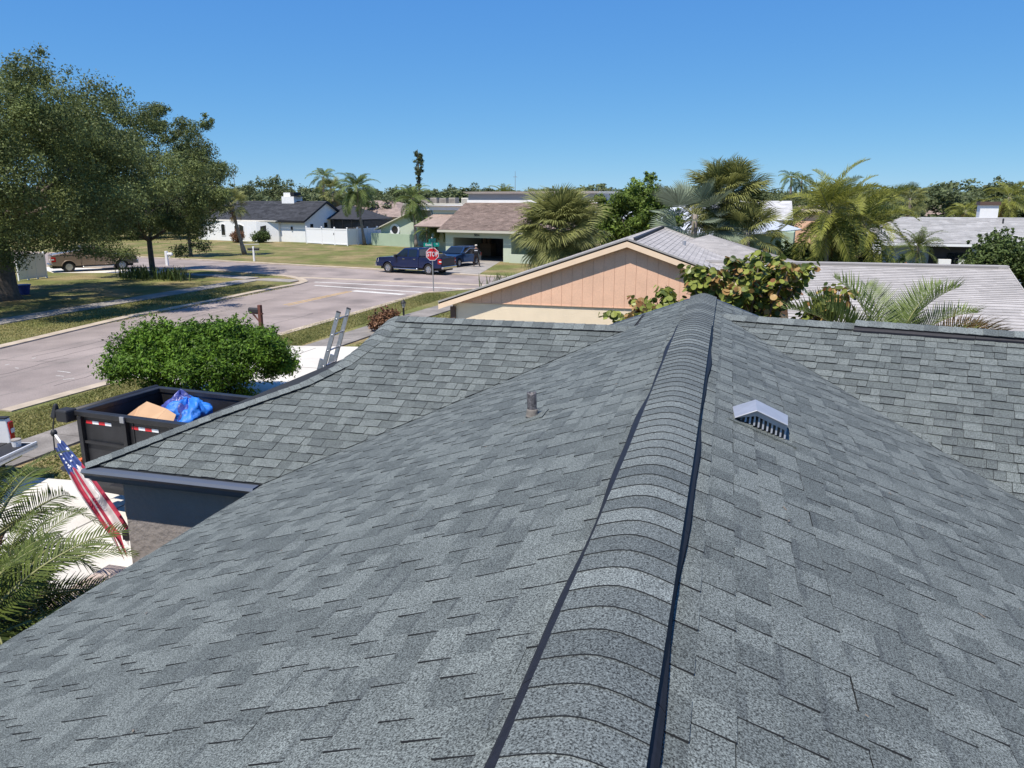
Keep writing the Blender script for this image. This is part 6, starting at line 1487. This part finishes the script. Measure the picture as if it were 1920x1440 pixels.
# --- palms
def frond_feather(L=2.2, n=38, droop=.9, leaf=.55, vee=.35, hang=.35, taper=.55, seed=1, wd=.022):
    """frond along +x, rachis bends down; leaflets both sides. Returns V,F,mi,tone"""
    rg = np.random.default_rng(seed); V, F_, mi, tn = [], [], [], []
    pts = []; x = z = 0.0; a = 0.0; st = 18
    for i in range(st + 1):
        pts.append((x, z, a)); a = -droop * (i / st) ** 1.4; x += L / st * math.cos(a); z += L / st * math.sin(a)
    def at(t):
        f = t * st; i = min(st - 1, int(f)); u = f - i; p, q = pts[i], pts[i + 1]; return p[0] + (q[0] - p[0]) * u, p[1] + (q[1] - p[1]) * u, p[2] + (q[2] - p[2]) * u
    for i in range(st):
        (x0, z0, a0), (x1, z1, a1) = pts[i], pts[i + 1]; r0 = .022 * (1 - i / st) + .004; r1 = .022 * (1 - (i + 1) / st) + .004; k = len(V)
        V += [(x0, -r0, z0), (x0, 0, z0 + r0), (x0, r0, z0), (x1, -r1, z1), (x1, 0, z1 + r1), (x1, r1, z1)]
        F_ += [(k, k + 3, k + 4, k + 1), (k + 1, k + 4, k + 5, k + 2), (k + 2, k + 5, k + 3, k)]; mi += [1, 1, 1]; tn += [.5] * 3
    for j in range(n):
        t = .16 + .84 * j / (n - 1); x, z, a = at(min(t, .999)); ll = leaf * (math.sin(math.pi * min(1, .18 + .80 * t)) ** taper) * rg.uniform(.85, 1.12)
        for s_ in (-1, 1):
            sw = .55 + .5 * t + rg.normal(0, .07); up_ = vee + rg.normal(0, .10)
            d = np.array([math.cos(sw) if False else math.sin(.35 + .55 * t), s_ * math.cos(.35 + .55 * t), up_]); d = d / np.linalg.norm(d)
            ca, sa = math.cos(a), math.sin(a); d = np.array([d[0] * ca - d[2] * sa, d[1], d[0] * sa + d[2] * ca])
            p0 = np.array([x, 0, z]); p1 = p0 + d * ll * .5; d2 = d + np.array([0, 0, -hang * (1 + rg.normal(0, .3))]); d2 /= np.linalg.norm(d2); p2 = p1 + d2 * ll * .5
            w0 = np.array([math.cos(a), 0, math.sin(a)]) * wd; k = len(V)
            V += [tuple(p0 - w0 * .5), tuple(p0 + w0 * .5), tuple(p1 + w0), tuple(p1 - w0), tuple(p2 + w0 * .15), tuple(p2 - w0 * .15)]
            F_ += [(k, k + 1, k + 2, k + 3), (k + 3, k + 2, k + 4, k + 5)]; tv = float(np.clip(.45 + rg.normal(0, .22), 0, 1)); mi += [0, 0]; tn += [tv, min(1, tv + .1)]
    return V, F_, mi, tn

def frond_fan(Lp=1.1, Rl=.95, n=30, span=2.7, droop=.55, cup=.25, seed=1, wd=.042, split=.34):
    """palmate leaf: petiole along +x then a pleated fan"""
    rg = np.random.default_rng(seed); V, F_, mi, tn = [], [], [], []
    st = 6
    for i in range(st):
        x0, x1 = Lp * i / st, Lp * (i + 1) / st; z0, z1 = -.10 * (i / st) ** 2, -.10 * ((i + 1) / st) ** 2; r_ = .020; k = len(V)
        V += [(x0, -r_, z0), (x0, 0, z0 + r_), (x0, r_, z0), (x1, -r_, z1), (x1, 0, z1 + r_), (x1, r_, z1)]; F_ += [(k, k + 3, k + 4, k + 1), (k + 1, k + 4, k + 5, k + 2), (k + 2, k + 5, k + 3, k)]; mi += [1] * 3; tn += [.5] * 3
    for j in range(n):
        u = -1 + 2 * (j + .5) / n; th = u * span / 2; ll = Rl * (1 - .28 * abs(u) ** 2) * rg.uniform(.92, 1.06)
        b0 = np.array([Lp - .05 + .25 * Rl * (1 - abs(u)), 0, -.10]); dv_ = np.array([math.cos(th), math.sin(th), cup * abs(u)]); dv_ /= np.linalg.norm(dv_); sd = np.array([-math.sin(th), math.cos(th), 0])
        p1 = b0 + dv_ * ll * split; d2 = dv_ + np.array([0, 0, -droop * (.4 + .6 * rg.random())]); d2 /= np.linalg.norm(d2); p2 = p1 + d2 * ll * (1 - split) * .55; d3 = d2 + np.array([0, 0, -droop * (1.0 + .8 * rg.random())]); d3 /= np.linalg.norm(d3); p3 = p2 + d3 * ll * (1 - split) * .45
        w1 = max(.012, ll * split * (span / n) * .50); k = len(V); zf = .012 * (1 if j % 2 else -1)
        V += [tuple(b0 - sd * .006), tuple(b0 + sd * .006), tuple(p1 - sd * w1 + [0, 0, zf]), tuple(p1 + sd * w1 - [0, 0, zf]), tuple(p2 - sd * wd * .45), tuple(p2 + sd * wd * .45), tuple(p3 - sd * .004), tuple(p3 + sd * .004)]
        F_ += [(k, k + 1, k + 3, k + 2), (k + 2, k + 3, k + 5, k + 4), (k + 4, k + 5, k + 7, k + 6)]; tv = float(np.clip(.45 + rg.normal(0, .2), 0, 1)); mi += [0] * 3; tn += [tv, min(1, tv + .08), min(1, tv + .15)]
    return V, F_, mi, tn

FR = {}
def frond_set(key, fn, mats, seeds, **kw):
    FR[key] = []
    for s_ in seeds:
        V, F_, mi, tn = fn(seed=s_, **kw); FR[key].append(np_mesh(key, V, F_, mats, mi, tn))
frond_set('sabal', frond_fan, [M['fan'], M['rachis']], (1, 2, 3, 4), Lp=.90, Rl=1.0, droop=.48)
frond_set('sabal_dry', frond_fan, [M['fan_dry'], M['rachis']], (5, 6), Lp=1.0, Rl=.85, droop=1.2, span=1.9)
frond_set('silver', frond_fan, [M['fan_silver'], M['rachis']], (7, 8), Lp=.95, Rl=1.15, droop=.08, span=3.6, cup=.25, split=.62, wd=.05, n=36)
frond_set('queen', frond_feather, [M['feather'], M['rachis']], (1, 2, 3), L=3.0, n=46, droop=1.7, leaf=.75, vee=.05, hang=.9, wd=.030)
frond_set('areca', frond_feather, [M['feather_yel'], M['rachis']], (4, 5, 6), L=2.6, n=40, droop=1.25, leaf=.62, vee=.40, hang=.55, wd=.026)
frond_set('pygmy', frond_feather, [M['pygmy_leaf'], M['rachis']], (7, 8, 9), L=1.55, n=46, droop=1.35, leaf=.30, vee=.20, hang=.55, wd=.012)
frond_set('stiff', frond_feather, [M['feather'], M['rachis']], (10, 11, 12), L=1.75, n=46, droop=.75, leaf=.66, vee=.45, hang=.12, wd=.017)
frond_set('stiff_dry', frond_feather, [M['feather_dry'], M['rachis']], (13, 14), L=1.7, n=36, droop=1.0, leaf=.62, vee=.30, hang=.2, wd=.018)

def palm(label, base, top, key, n, el0=82, el1=-45, scale=1.0, trunk_r=.16, dead=0, dead_key=None, seed=1, boots=False, name='palm_tree', group=None, power=1.0, az_bias=None, cat='palm', skirt=0):
    rg = random.Random(seed); base = Vector((*base, 0)) if len(base) == 2 else Vector(base); t = thing(name, label, cat, base, 0, group); tp = Vector(top) - base
    b = MB(); mid = tp * .5 + Vector((tp.x * .06, tp.y * .06, 0)); st = 9; pts = []; rad = []
    for i in range(st + 1):
        f = i / st; p = Vector((0, 0, 0)).lerp(mid, min(1, 2 * f)) if f <= .5 else mid.lerp(tp, 2 * f - 1); pts.append(p); rad.append(trunk_r * (1.35 - .5 * min(1, f * 3) + .12 * math.sin(i * 2.1)) * (1.0 if f < .9 else .9))
    b.tube(pts, rad, 9); tr = b.build('trunk', M['bark_pale'], t, smooth=True)
    if boots:
        b = MB()
        for i in range(70):
            a = i * 2.4; f = rg.uniform(0, 1); h = tp.z - .15 - f * 1.3; p = tp - Vector((0, 0, tp.z - h)); d = Vector((math.cos(a), math.sin(a), .75)).normalized(); q = p + Vector((math.cos(a), math.sin(a), 0)) * trunk_r * .7; s_ = Vector((-math.sin(a), math.cos(a), 0)) * .045
            e = q + d * rg.uniform(.16, .34); b.add([q - s_, q + s_, e + s_ * .5, e - s_ * .5, q - s_ + d.orthogonal() * .02], [(0, 1, 2, 3), (0, 3, 4)])
        b.build('leaf_stubs', M['boot'], t, fix=False)
    for i in range(n):
        f = (i + .5) / n; el = el0 + (el1 - el0) * f ** power + rg.gauss(0, 5); azm = i * 137.508 + rg.gauss(0, 9)
        if az_bias is not None: azm = az_bias(i, azm, rg)
        me = rg.choice(FR[key]); sc = scale * rg.uniform(.85, 1.12) * (.75 + .25 * min(1, f * 4))
        o = obj('frond', me, t); o.matrix_local = Matrix.Translation(tp + Vector((0, 0, -.25 * f))) @ Matrix.Rotation(R(azm), 4, 'Z') @ Matrix.Rotation(R(-el), 4, 'Y') @ Matrix.Rotation(R(rg.gauss(0, 24)), 4, 'X') @ Matrix.Scale(sc, 4)
    for i in range(dead):
        el = rg.uniform(-78, -45); o = obj('dry_frond', rg.choice(FR[dead_key]), t); o['label'] = 'dry brown hanging frond'; o.matrix_local = Matrix.Translation(tp + Vector((0, 0, -.3))) @ Matrix.Rotation(R(i * 97 + rg.gauss(0, 20)), 4, 'Z') @ Matrix.Rotation(R(-el), 4, 'Y') @ Matrix.Scale(scale * rg.uniform(.7, 1.0), 4)
    return t

p = (-46.75,68.29); tpx = (-45.77,66.28,5.30)
palm('leaning fan palm with bare curved trunk on the lawn by the mailbox', p, (p[0] - .4, p[1] - 1.0, 5.09), 'sabal', 30, 80, -30, .98, .19, 2, 'sabal_dry', 3, True, 'fan_palm')
p = (-60.94,109.91); 
palm('shaggy rounded fan palm rising behind the white fence', (-55.69,103.61,3.39)[:2], (-55.90,104.35,6.56), 'sabal', 34, 80, -70, 1.35, .2, 12, 'sabal_dry', 4, False, 'fan_palm')
p = (-42.42,86.48)
palm('tall queen palm with drooping crown beside the end of the white fence', p, (p[0] - .6, p[1] - .3, 6.74), 'queen', 30, 80, -45, 1.15, .17, 1, 'sabal_dry', 5, False, 'queen_palm')
p = (-34.39,83.31)
palm('queen palm in front of the green wall with the round window', p, (p[0] - .25, p[1], 5.50), 'queen', 28, 84, -45, 1.0, .16, 1, 'sabal_dry', 6, False, 'queen_palm')
for k, (px, py, ty, sc) in enumerate(((800, 463, 424, .62), (815, 464, 417, .66), (826, 465, 423, .58))):
    p = (-29.79,76.66); p = (p[0] + (px - 812) * .055, p[1] + k * .5)
    palm('low feathery palm in the cluster by the green house entrance, ' + ('nearest the round window wall', 'tallest and in the middle', 'closest to the garage')[k], p, (p[0], p[1], (2.45, 2.85, 2.5)[k]), 'queen', 20, 82, -30, sc, .08, 0, None, 30 + k, False, 'feather_palm', 'palms by the green house entrance')
palm('shaggy full fan palm standing behind the peach gable rake', (-6.80,32.52,2.21)[:2], (-6.94,32.99,4.26), 'sabal', 170, 89, -84, 1.08, .24, 34, 'sabal_dry', 8, True, 'fan_palm', skirt=1)
q = (-0.03,34.61,3.10)
palm('tallest fan palm with stubby brown trunk behind the peach house roof', q[:2], (-0.18,35.18,5.54), 'sabal', 105, 89, -50, 1.05, .27, 5, 'sabal_dry', 9, True, 'fan_palm')
palm('silvery stiff fan palm left of the tallest fan palm', (-1.37,33.25,3.39)[:2], (-1.40,33.60,4.85), 'silver', 17, 74, -40, 1.02, .16, 3, 'sabal_dry', 10, False, 'silver_palm')
palm('low shaggy fan palm to the right of the stubby trunk', (0.74,33.77,3.17)[:2], (0.72,34.03,4.21), 'sabal', 26, 75, -55, .95, .2, 4, 'sabal_dry', 11, False, 'fan_palm')
palm('yellow green palm with upright spear leaf behind the grey roof', (3.93,33.61,3.24)[:2], (3.88,34.04,5.02), 'areca', 30, 78, -62, .98, .11, 3, 'stiff_dry', 12, False, 'feather_palm')
o_ = [o for o in COL.objects if o.name.startswith('feather_palm')][-1]
sp = obj('spear_frond', FR['areca'][0], o_); sp.matrix_local = Matrix.Translation(Vector((3.88,34.04,5.02)) - Vector((*(3.93,33.61,3.24)[:2], 0))) @ Matrix.Rotation(R(-85), 4, 'Y') @ Matrix.Scale(.95, 4)
palm('yellow green palm drooping over the white shingle roof edge', (5.51,34.57,3.21)[:2], (5.36,34.85,4.48), 'areca', 26, 74, -62, .95, .10, 3, 'stiff_dry', 13, False, 'feather_palm')
palm('yellow green palm half hidden behind the other two', (5.15,37.09,3.03)[:2], (5.02,37.54,4.97), 'areca', 26, 78, -60, 1.0, .10, 2, 'stiff_dry', 14, False, 'feather_palm')
palm('small feathery palm by the pale blue house door', (10.52,48.92,1.71)[:2], (10.51,49.20,2.83), 'pygmy', 26, 80, -30, 1.15, .10, 0, None, 15, False, 'feather_palm')
for k, (px, py) in enumerate(((1482, 326), (1500, 334))): palm(('taller', 'shorter')[k] + ' of the twin coconut palms on the skyline', ((9.10,130.02,3.24), (10.97,132.66,3.20))[k][:2], ((8.90,131.36,8.81), (10.65,133.80,8.13))[k], 'queen', 13, 70, -30, .85, .2, 0, None, 40 + k, False, 'coconut_palm', 'twin coconut palms')
palm('tall palm with drooping crown on the skyline behind the shaggy fan palm', (-68.75,124.44,2.95)[:2], (-69.15,125.87,9.14), 'queen', 18, 80, -45, 1.15, .2, 0, None, 16, False, 'queen_palm')
palm('fan palm just above the small oak on the skyline', (-77.79,106.00,3.24)[:2], (-78.11,107.19,8.33), 'sabal', 28, 80, -55, 1.25, .2, 3, 'sabal_dry', 17, False, 'fan_palm')
palm('wide date palm crown showing over the flat parapet', (-28.28,98.43,3.61)[:2], (-28.44,99.00,6.04), 'areca', 20, 78, -20, .9, .25, 0, None, 18, False, 'date_palm')
palm('drooping browned palm at the far side beyond the white chimney', (26.44,86.74,3.07)[:2], (26.18,87.30,5.60), 'areca', 18, 70, -60, 1.3, .2, 6, 'stiff_dry', 19, False, 'feather_palm')
palm('low palm in front of the dull brown roof', (26.70,102.86,3.20)[:2], (26.64,103.08,4.17), 'areca', 16, 60, -35, 1.1, .2, 4, 'stiff_dry', 20, False, 'feather_palm')
palm('fan palm in the tree belt above the long white roof', (19.51,95.70,3.90)[:2], (19.06,95.98,5.50), 'sabal', 26, 75, -55, 1.2, .2, 3, 'sabal_dry', 22, False, 'fan_palm')
# palm tops behind our own right wing
pb = (3.18,16.39,2.65)
t = thing('clump_palm', 'yellow green clumping palm with part browned fronds behind the right wing ridge', 'palm', (pb[0], pb[1], 0))
b = MB()
for dx, dy in ((0, 0), (.2, .1), (-.25, .15), (.1, -.2)): b.tube([(dx, dy, 0), (dx * 1.3, dy * 1.3, 2.7)], [.06, .045], 7)
b.build('trunk', M['bark_pale'], t, smooth=True)
cr = Matrix.Rotation(R(15.45), 4, 'Z')
for k, (dx, dz, azm, el, ky, sc, roll) in enumerate(((-.55, 2.65, 172, 42, 'stiff', .98, 20), (-.62, 2.55, 178, 16, 'stiff_dry', .98, 30), (-.2, 2.6, 150, 72, 'stiff', .95, -10), (.1, 2.62, 20, 58, 'stiff', 1.02, -25), (.25, 2.6, 12, 40, 'stiff', 1.0, -10), (.5, 2.5, 4, 36, 'stiff_dry', 1.05, -25), (.6, 2.45, -4, 27, 'stiff_dry', 1.15, 10), (-.3, 2.5, 120, 50, 'stiff', .8, 0), (.2, 2.5, 60, 55, 'stiff', .8, 0), (0, 2.45, -80, 48, 'stiff', .7, 0), (-.35, 2.5, 215, 45, 'stiff', .75, 15), (.35, 2.45, -30, 38, 'stiff', .8, 0), (-.1, 2.6, 95, 70, 'stiff', .85, 0), (-.45, 2.6, 165, 58, 'stiff', .9, 15), (.15, 2.6, 30, 66, 'stiff', .95, -15), (.45, 2.55, 10, 24, 'stiff', 1.0, -20), (.55, 2.5, -2, 44, 'stiff_dry', .9, 12), (-.5, 2.5, 190, 28, 'stiff_dry', .85, -10))):
    o = obj('frond', FR[ky][k % len(FR[ky])], t); v = cr @ Vector((dx, 0, dz)); o.matrix_local = Matrix.Translation(v) @ Matrix.Rotation(R(azm + 15.45), 4, 'Z') @ Matrix.Rotation(R(-el), 4, 'Y') @ Matrix.Rotation(R(roll), 4, 'X') @ Matrix.Scale(sc, 4)
    if 'dry' in ky: o['label'] = 'half browned frond'
# pygmy date palms in the front bed
f1, f2, f3 = (-7.78,6.12,1.86), (-6.64,5.33,1.70), (-6.07,4.45,1.82)
palm('feathery date palm in the front bed nearest the white pickup', (f1[0], f1[1]), f1, 'pygmy', 22, 80, -35, .92, .10, 0, None, 51, True, 'date_palm', 'date palms in the front bed')
palm('feathery date palm spreading over the low courtyard wall', (f2[0], f2[1]), f2, 'pygmy', 28, 80, -35, .85, .09, 0, None, 53, True, 'date_palm', 'date palms in the front bed')
palm('feathery date palm in the front bed closest to the roof edge', (f3[0], f3[1]), f3, 'pygmy', 38, 80, -35, 1.0, .09, 0, None, 52, True, 'date_palm', 'date palms in the front bed')
bush('orange and red leaved croton beside the low courtyard wall', (-7.35, 5.75), .5, .6, 1.05, 30, 70, .08, M['croton'], 14, name='croton', cl=(.14, .26), sprays=20, aspect=.35)

# --- sea grape behind the gable, round leaves
def round_leaf(name, mats, cup=.12):
    n = 9; V = [(0, 0, 0)] + [(math.cos(2 * math.pi * k / n) * (1 if k else .9), math.sin(2 * math.pi * k / n) * .95, cup * abs(math.sin(2 * math.pi * k / n))) for k in range(n)]
    me = bpy.data.meshes.new(name); me.from_pydata(V, [], [(0, 1 + k, 1 + (k + 1) % n) for k in range(n)]); me.materials.append(mats); a = me.attributes.new('tone', 'FLOAT', 'FACE'); a.data.foreach_set('value', np.full(n, .35, np.float32)); me.update(); return me
gl = [round_leaf('sea_grape_leaf', M['grape_green']), round_leaf('sea_grape_leaf_rust', M['grape_red'])]
gc = Vector((0.16,17.96,3.31)); sgp = thing('sea_grape', 'sea grape shrub with round green and rusty leaves behind our ridge', 'shrub', (gc.x, gc.y, 0))
rg = random.Random(77); b = MB(); leaves = []
rt = Vector((.964, .266, 0)); fw = Vector((-.266, .964, 0))
top_l = [(-2.35, 2.95), (-2.1, 3.15), (-1.6, 3.30), (-1.3, 3.55), (-.95, 3.95), (-.5, 3.92), (-.15, 3.6), (.2, 4.0), (.6, 4.18), (.9, 3.98), (1.2, 4.12), (1.55, 3.95), (1.95, 3.35), (2.25, 3.42)]
for (tx, tz) in top_l * 4:
    tx2, tz2 = tx + rg.gauss(0, .14), tz - abs(rg.gauss(0, .30)) + .10; dep = rg.uniform(-.9, .9)
    p0 = rt * rg.uniform(-.4, .4); p3 = rt * tx2 + fw * dep + Vector((0, 0, tz2)); p1 = p0.lerp(p3, .4) + Vector((0, 0, tz2 * .22)); p2 = p0.lerp(p3, .75) + Vector((0, 0, tz2 * .10))
    q = [p0, p1, p2, p3]; b.tube(q, [.05, .035, .024, .012], 5)
    rust = rg.random() < .38
    for k in range(85):
        f = 1 - rg.random() ** 1.6 * .62; i = min(2, int(f * 3)); c = q[i].lerp(q[i + 1], f * 3 - i)
        a = rg.uniform(0, 6.28); d = Vector((math.cos(a), math.sin(a), rg.uniform(-.1, .7))).normalized(); c = c + d * rg.uniform(.05, .26)
        leaves.append((c, d, rg.uniform(.058, .090), 1 if (rg.random() < (.46 if rust else .07)) else 0))
b.build('branch', M['bark'], sgp, smooth=True)
cdir = Vector((-gc.x, -gc.y, 3)).normalized()
leaves.sort(key=lambda l: -(l[0].dot(cdir)))
def leaf_matrix(c, d, s_, rg):
    nrm = (d * .7 + Vector((rg.gauss(0, .4), rg.gauss(0, .4), .55 + rg.gauss(0, .3)))).normalized(); x = nrm.orthogonal().normalized(); y = nrm.cross(x); a = rg.uniform(0, 6.28); x2 = x * math.cos(a) + y * math.sin(a); y2 = nrm.cross(x2)
    m = Matrix((x2 * s_, y2 * s_, nrm * s_)).transposed().to_4x4(); m.translation = c; return m
vis = [l for l in leaves if l[0].z > 2.6][:300]; ids = set(id(l) for l in vis)
for l in vis: o = obj('leaf', gl[l[3]], sgp); o.matrix_local = leaf_matrix(l[0], l[1], l[2], rg)
b = MB(); lv0 = [tuple(v.co) for v in gl[0].vertices]; lf0 = [tuple(p.vertices) for p in gl[0].polygons]
for l in leaves:
    if id(l) in ids: continue
    m = leaf_matrix(l[0], l[1], l[2], rg); b.add([m @ Vector(v) for v in lv0], lf0, l[3], rg.random())
o = b.build('leaf_mass', [M['grape_green'], M['grape_red']], sgp, fix=False); o['kind'] = 'stuff'

# --- round glossy tree, Norfolk pine, skyline trees
oak('round dense glossy tree left of the metal roofed house', (-6.50,57.33,2.93)[:2], 2.2, .22, (0, 0, 4.1), (2.9, 2.9, 2.4), 100, 220, .12, 61, floor=1.4, cl_r=(.55, .95), name='round_tree', lm='roundleaf')
nz = CAM_Z + (372 - 284) / 1443 * 150; np_ = (-58.54,143.91,5.50)
t = thing('norfolk_pine', 'tall dark columnar pine rising above the skyline', 'tree', (np_[0], np_[1], 0)); b = MB(); b.tube([(0, 0, 0), (.1, 0, nz * .6), (-.1, 0, nz)], [.35, .22, .05], 7); b.build('trunk', M['bark'], t)
cs = []; rs = []; rg = random.Random(3)
for k in range(60):
    f = rg.random(); z = nz * (.62 + .36 * f); a = rg.uniform(0, 6.28); r_ = 1.05 * (1 - abs(f - .55) * 1.1) * rg.uniform(.4, 1); cs.append((math.cos(a) * r_, math.sin(a) * r_, z)); rs.append(rg.uniform(.3, .55))
for k in range(16): cs.append((rg.gauss(0, .25), rg.gauss(0, .25), nz * rg.uniform(.5, .62))); rs.append(.28)
V, tn = leaf_cloud(cs, rs, 60, .13, 5, .8, .3, .2); obj('crown', cloud_mesh('pine_needles', V, tn * .5, M['treeleaf']), t)

# tree kinds for the middle distance; each crown mesh is shared by the trees of its kind
TREE = []
for s_ in range(4):
    nr = np.random.default_rng(90 + s_); cs, rs = [], []
    while len(cs) < 46:
        d = nr.normal(size=3); d /= np.linalg.norm(d); w_ = 1 + .2 * math.sin(d[0] * 4 + s_) + .18 * math.cos(d[1] * 5 + 2 * s_); r_ = nr.uniform(.5, 1) ** .5
        p = np.array([d[0] * 4.2 * w_ * r_, d[1] * 4.2 * w_ * r_, 4.6 + d[2] * 3.1 * r_ * w_])
        if p[2] < 1.2: continue
        cs.append(p); rs.append(nr.uniform(.8, 1.5))
    V, tn = leaf_cloud(cs, rs, 130, .20, 91 + s_, .75, .4, .35); k = nr.choice(46, 40); dd = nr.normal(size=(40, 3)); dd[:, 2] = abs(dd[:, 2]); dd /= np.linalg.norm(dd, axis=1)[:, None]
    V2, t2 = leaf_cloud(np.array(cs)[k] + dd * .95, np.full(40, .5), 26, .18, 92 + s_, .8, .3, .1)
    me = cloud_mesh('tree_crown', np.concatenate([V, V2]), np.concatenate([tn, t2]), M['treeleaf']); b = MB(); b.tube([(0, 0, 0), (.1, .1, 2.5), (.3, .2, 5)], [.28, .22, .12], 7)
    for a in range(5): b.tube([(.05, .05, 2.0), (1.3 * math.cos(a * 1.26), 1.3 * math.sin(a * 1.26), 4), (2.6 * math.cos(a * 1.26), 2.6 * math.sin(a * 1.26), 5.4)], [.14, .09, .04], 5)
    TREE.append((me, b.mesh('tree_trunk', M['bark'])))
def tree(label, loc, kind, h, w_, rz, group=None):
    t = thing('leafy_tree', label, 'tree', (loc[0], loc[1], 0), rz, group); s_ = h / 9.6
    for nm, me in (('crown', TREE[kind][0]), ('trunk', TREE[kind][1])): o = obj(nm, me, t); o.scale = (s_ * w_, s_ * w_, s_)
    return t
rows = [(500, 322, 150, 1.15, 'broad dark tree rising behind the black roofed white house'), (455, 340, 130, .9, 'tree directly behind the leaning fan palm'), (552, 338, 140, 1.0, 'tree over the white chimney and pale roofs'), (590, 352, 160, 1.0, 'tree behind the shaggy fan palm by the pale gable'),
        (748, 340, 130, 1.0, 'tree between the two queen palms'), (838, 346, 150, 1.1, 'tree above the cooling units on the flat roof'), (890, 344, 140, .9, 'tree just left of the date palm crown'), (1300, 352, 110, 1.0, 'tree behind the silvery palm'), (1450, 352, 95, .9, 'tree left of the twin coconut palms'),
        (1640, 348, 110, 1.0, 'tree behind the yellow green palms and spear leaf'), (1680, 368, 70, .75, 'low yellowish tree over the white shingle roof'), (1752, 336, 120, 1.25, 'widest dark oak beyond the white chimney'), (1830, 350, 130, 1.0, 'dark tree behind the dull brown roof'), (1900, 332, 105, 1.1, 'tall dark tree behind the browned palm'), (1500, 352, 100, .8, 'tree under the coconut palms')]
for i, (px, ty, dd, w_, lab) in enumerate(rows):
    v = (Vector((math.cos(R(15.45)), math.sin(R(15.45)), 0)) * ((px - 960) / 1443) + Vector((-math.sin(R(15.45)), math.cos(R(15.45)), 0)) * 1.0287) * dd
    tree(lab, v, i % 4, CAM_Z + (372 - ty) / 1443 * dd + .4, w_, i * 1.7)
# far wood that closes the horizon: reads as one mass
rg = np.random.default_rng(44); Vs, Ts, Fs = [], [], []
base = np.empty(len(TREE[0][0].vertices) * 3, np.float32); allv = []
for me, _ in TREE:
    v = np.empty(len(me.vertices) * 3, np.float32); me.vertices.foreach_get('co', v); allv.append(v.reshape(-1, 4, 3)[:5980:2])
Vw, Tw = [], []
for ring, (dd, n, h0, h1) in enumerate(((128, 66, 6.2, 8.3), (185, 76, 7.8, 9.6), (270, 84, 9.6, 11.6))):
    for k in range(n):
        a = -.80 + 1.60 * (k + rg.uniform(-.4, .4)) / n; th = a + R(15.45); d = dd * rg.uniform(.93, 1.1); h = rg.uniform(h0, h1) * (1.12 if rg.random() < .15 else 1); c = np.array([-math.sin(th) * d, math.cos(th) * d, 0])
        v = allv[rg.integers(4)]; r_ = rg.uniform(0, 6.28); cs_, sn = math.cos(r_), math.sin(r_); s_ = h / 10.3; w_ = s_ * rg.uniform(1.1, 1.7)
        q = v[rg.random(len(v)) < .95].copy(); x = q[..., 0] * cs_ - q[..., 1] * sn; y = q[..., 0] * sn + q[..., 1] * cs_; ce = np.stack([x, y, q[..., 2]], -1); m_ = ce.mean(1, keepdims=True); ce = m_ + (ce - m_) * 1.6
        Vw.append((ce * np.array([w_, w_, s_]) + c).reshape(-1, 3)); Tw.append(np.clip(rg.normal(.42 + rg.normal(0, .12), .18, len(q)), 0, 1))
o = obj('woodland', cloud_mesh('far_wood', np.concatenate(Vw), np.concatenate(Tw), M['treeleaf'])); o['kind'] = 'stuff'
# planting bed below the slim oak
for k, (px, py, lab) in enumerate(((262, 527, 'spiky plant at the street side of the slim oak bed'), (300, 521, 'dark spiky plant right against the slim oak trunk'), (335, 524, 'green spiky plant at the corner end of the slim oak bed'), (240, 521, 'low spiky plant at the tan pickup end of the slim oak bed'))):
    p = (-38.40,45.33); t = thing('spiky_plant', lab, 'plant', (p[0] + (px - 290) * .043, p[1] + (k % 2) * .6 + (262 - px) * .004, 0)); rg = random.Random(k + 5); b = MB()
    for i in range(90):
        a = rg.uniform(0, 6.28); x, y = rg.gauss(0, .5), rg.gauss(0, .4); l = rg.uniform(.6, 1.15); o_ = rg.uniform(.2, .7); p0 = Vector((x, y, 0)); p1 = p0 + Vector((math.cos(a) * o_ * .5, math.sin(a) * o_ * .5, l * .7)); p2 = p0 + Vector((math.cos(a) * o_ * 1.1, math.sin(a) * o_ * 1.1, l * .85)); s_ = Vector((-math.sin(a), math.cos(a), 0)) * .025
        b.add([p0 - s_, p0 + s_, p1 + s_, p1 - s_, p2], [(0, 1, 2, 3), (3, 2, 4)], 0, rg.random())
    b.build('blades', M['hedge'] if k != 1 else M['croton'] if False else M['hedge'], t, fix=False)
p = (-12.15,55.77); t = thing('spiky_plant', 'low green spiky plant on the lawn behind the peach roof edge', 'plant', (*(-13.02,46.50,0.97)[:2], 0)); rg = random.Random(4); b = MB()
for i in range(120):
    a = rg.uniform(0, 6.28); x, y = rg.gauss(0, .7), rg.gauss(0, .4); l = rg.uniform(.5, 1.1); o_ = rg.uniform(.2, .6); p0 = Vector((x, y, 0)); p1 = p0 + Vector((math.cos(a) * o_ * .5, math.sin(a) * o_ * .5, l * .7)); p2 = p0 + Vector((math.cos(a) * o_, math.sin(a) * o_, l)); s_ = Vector((-math.sin(a), math.cos(a), 0)) * .025
    b.add([p0 - s_, p0 + s_, p1 + s_, p1 - s_, p2], [(0, 1, 2, 3), (3, 2, 4)], 0, rg.random())
b.build('blades', M['hedge'], t, fix=False)
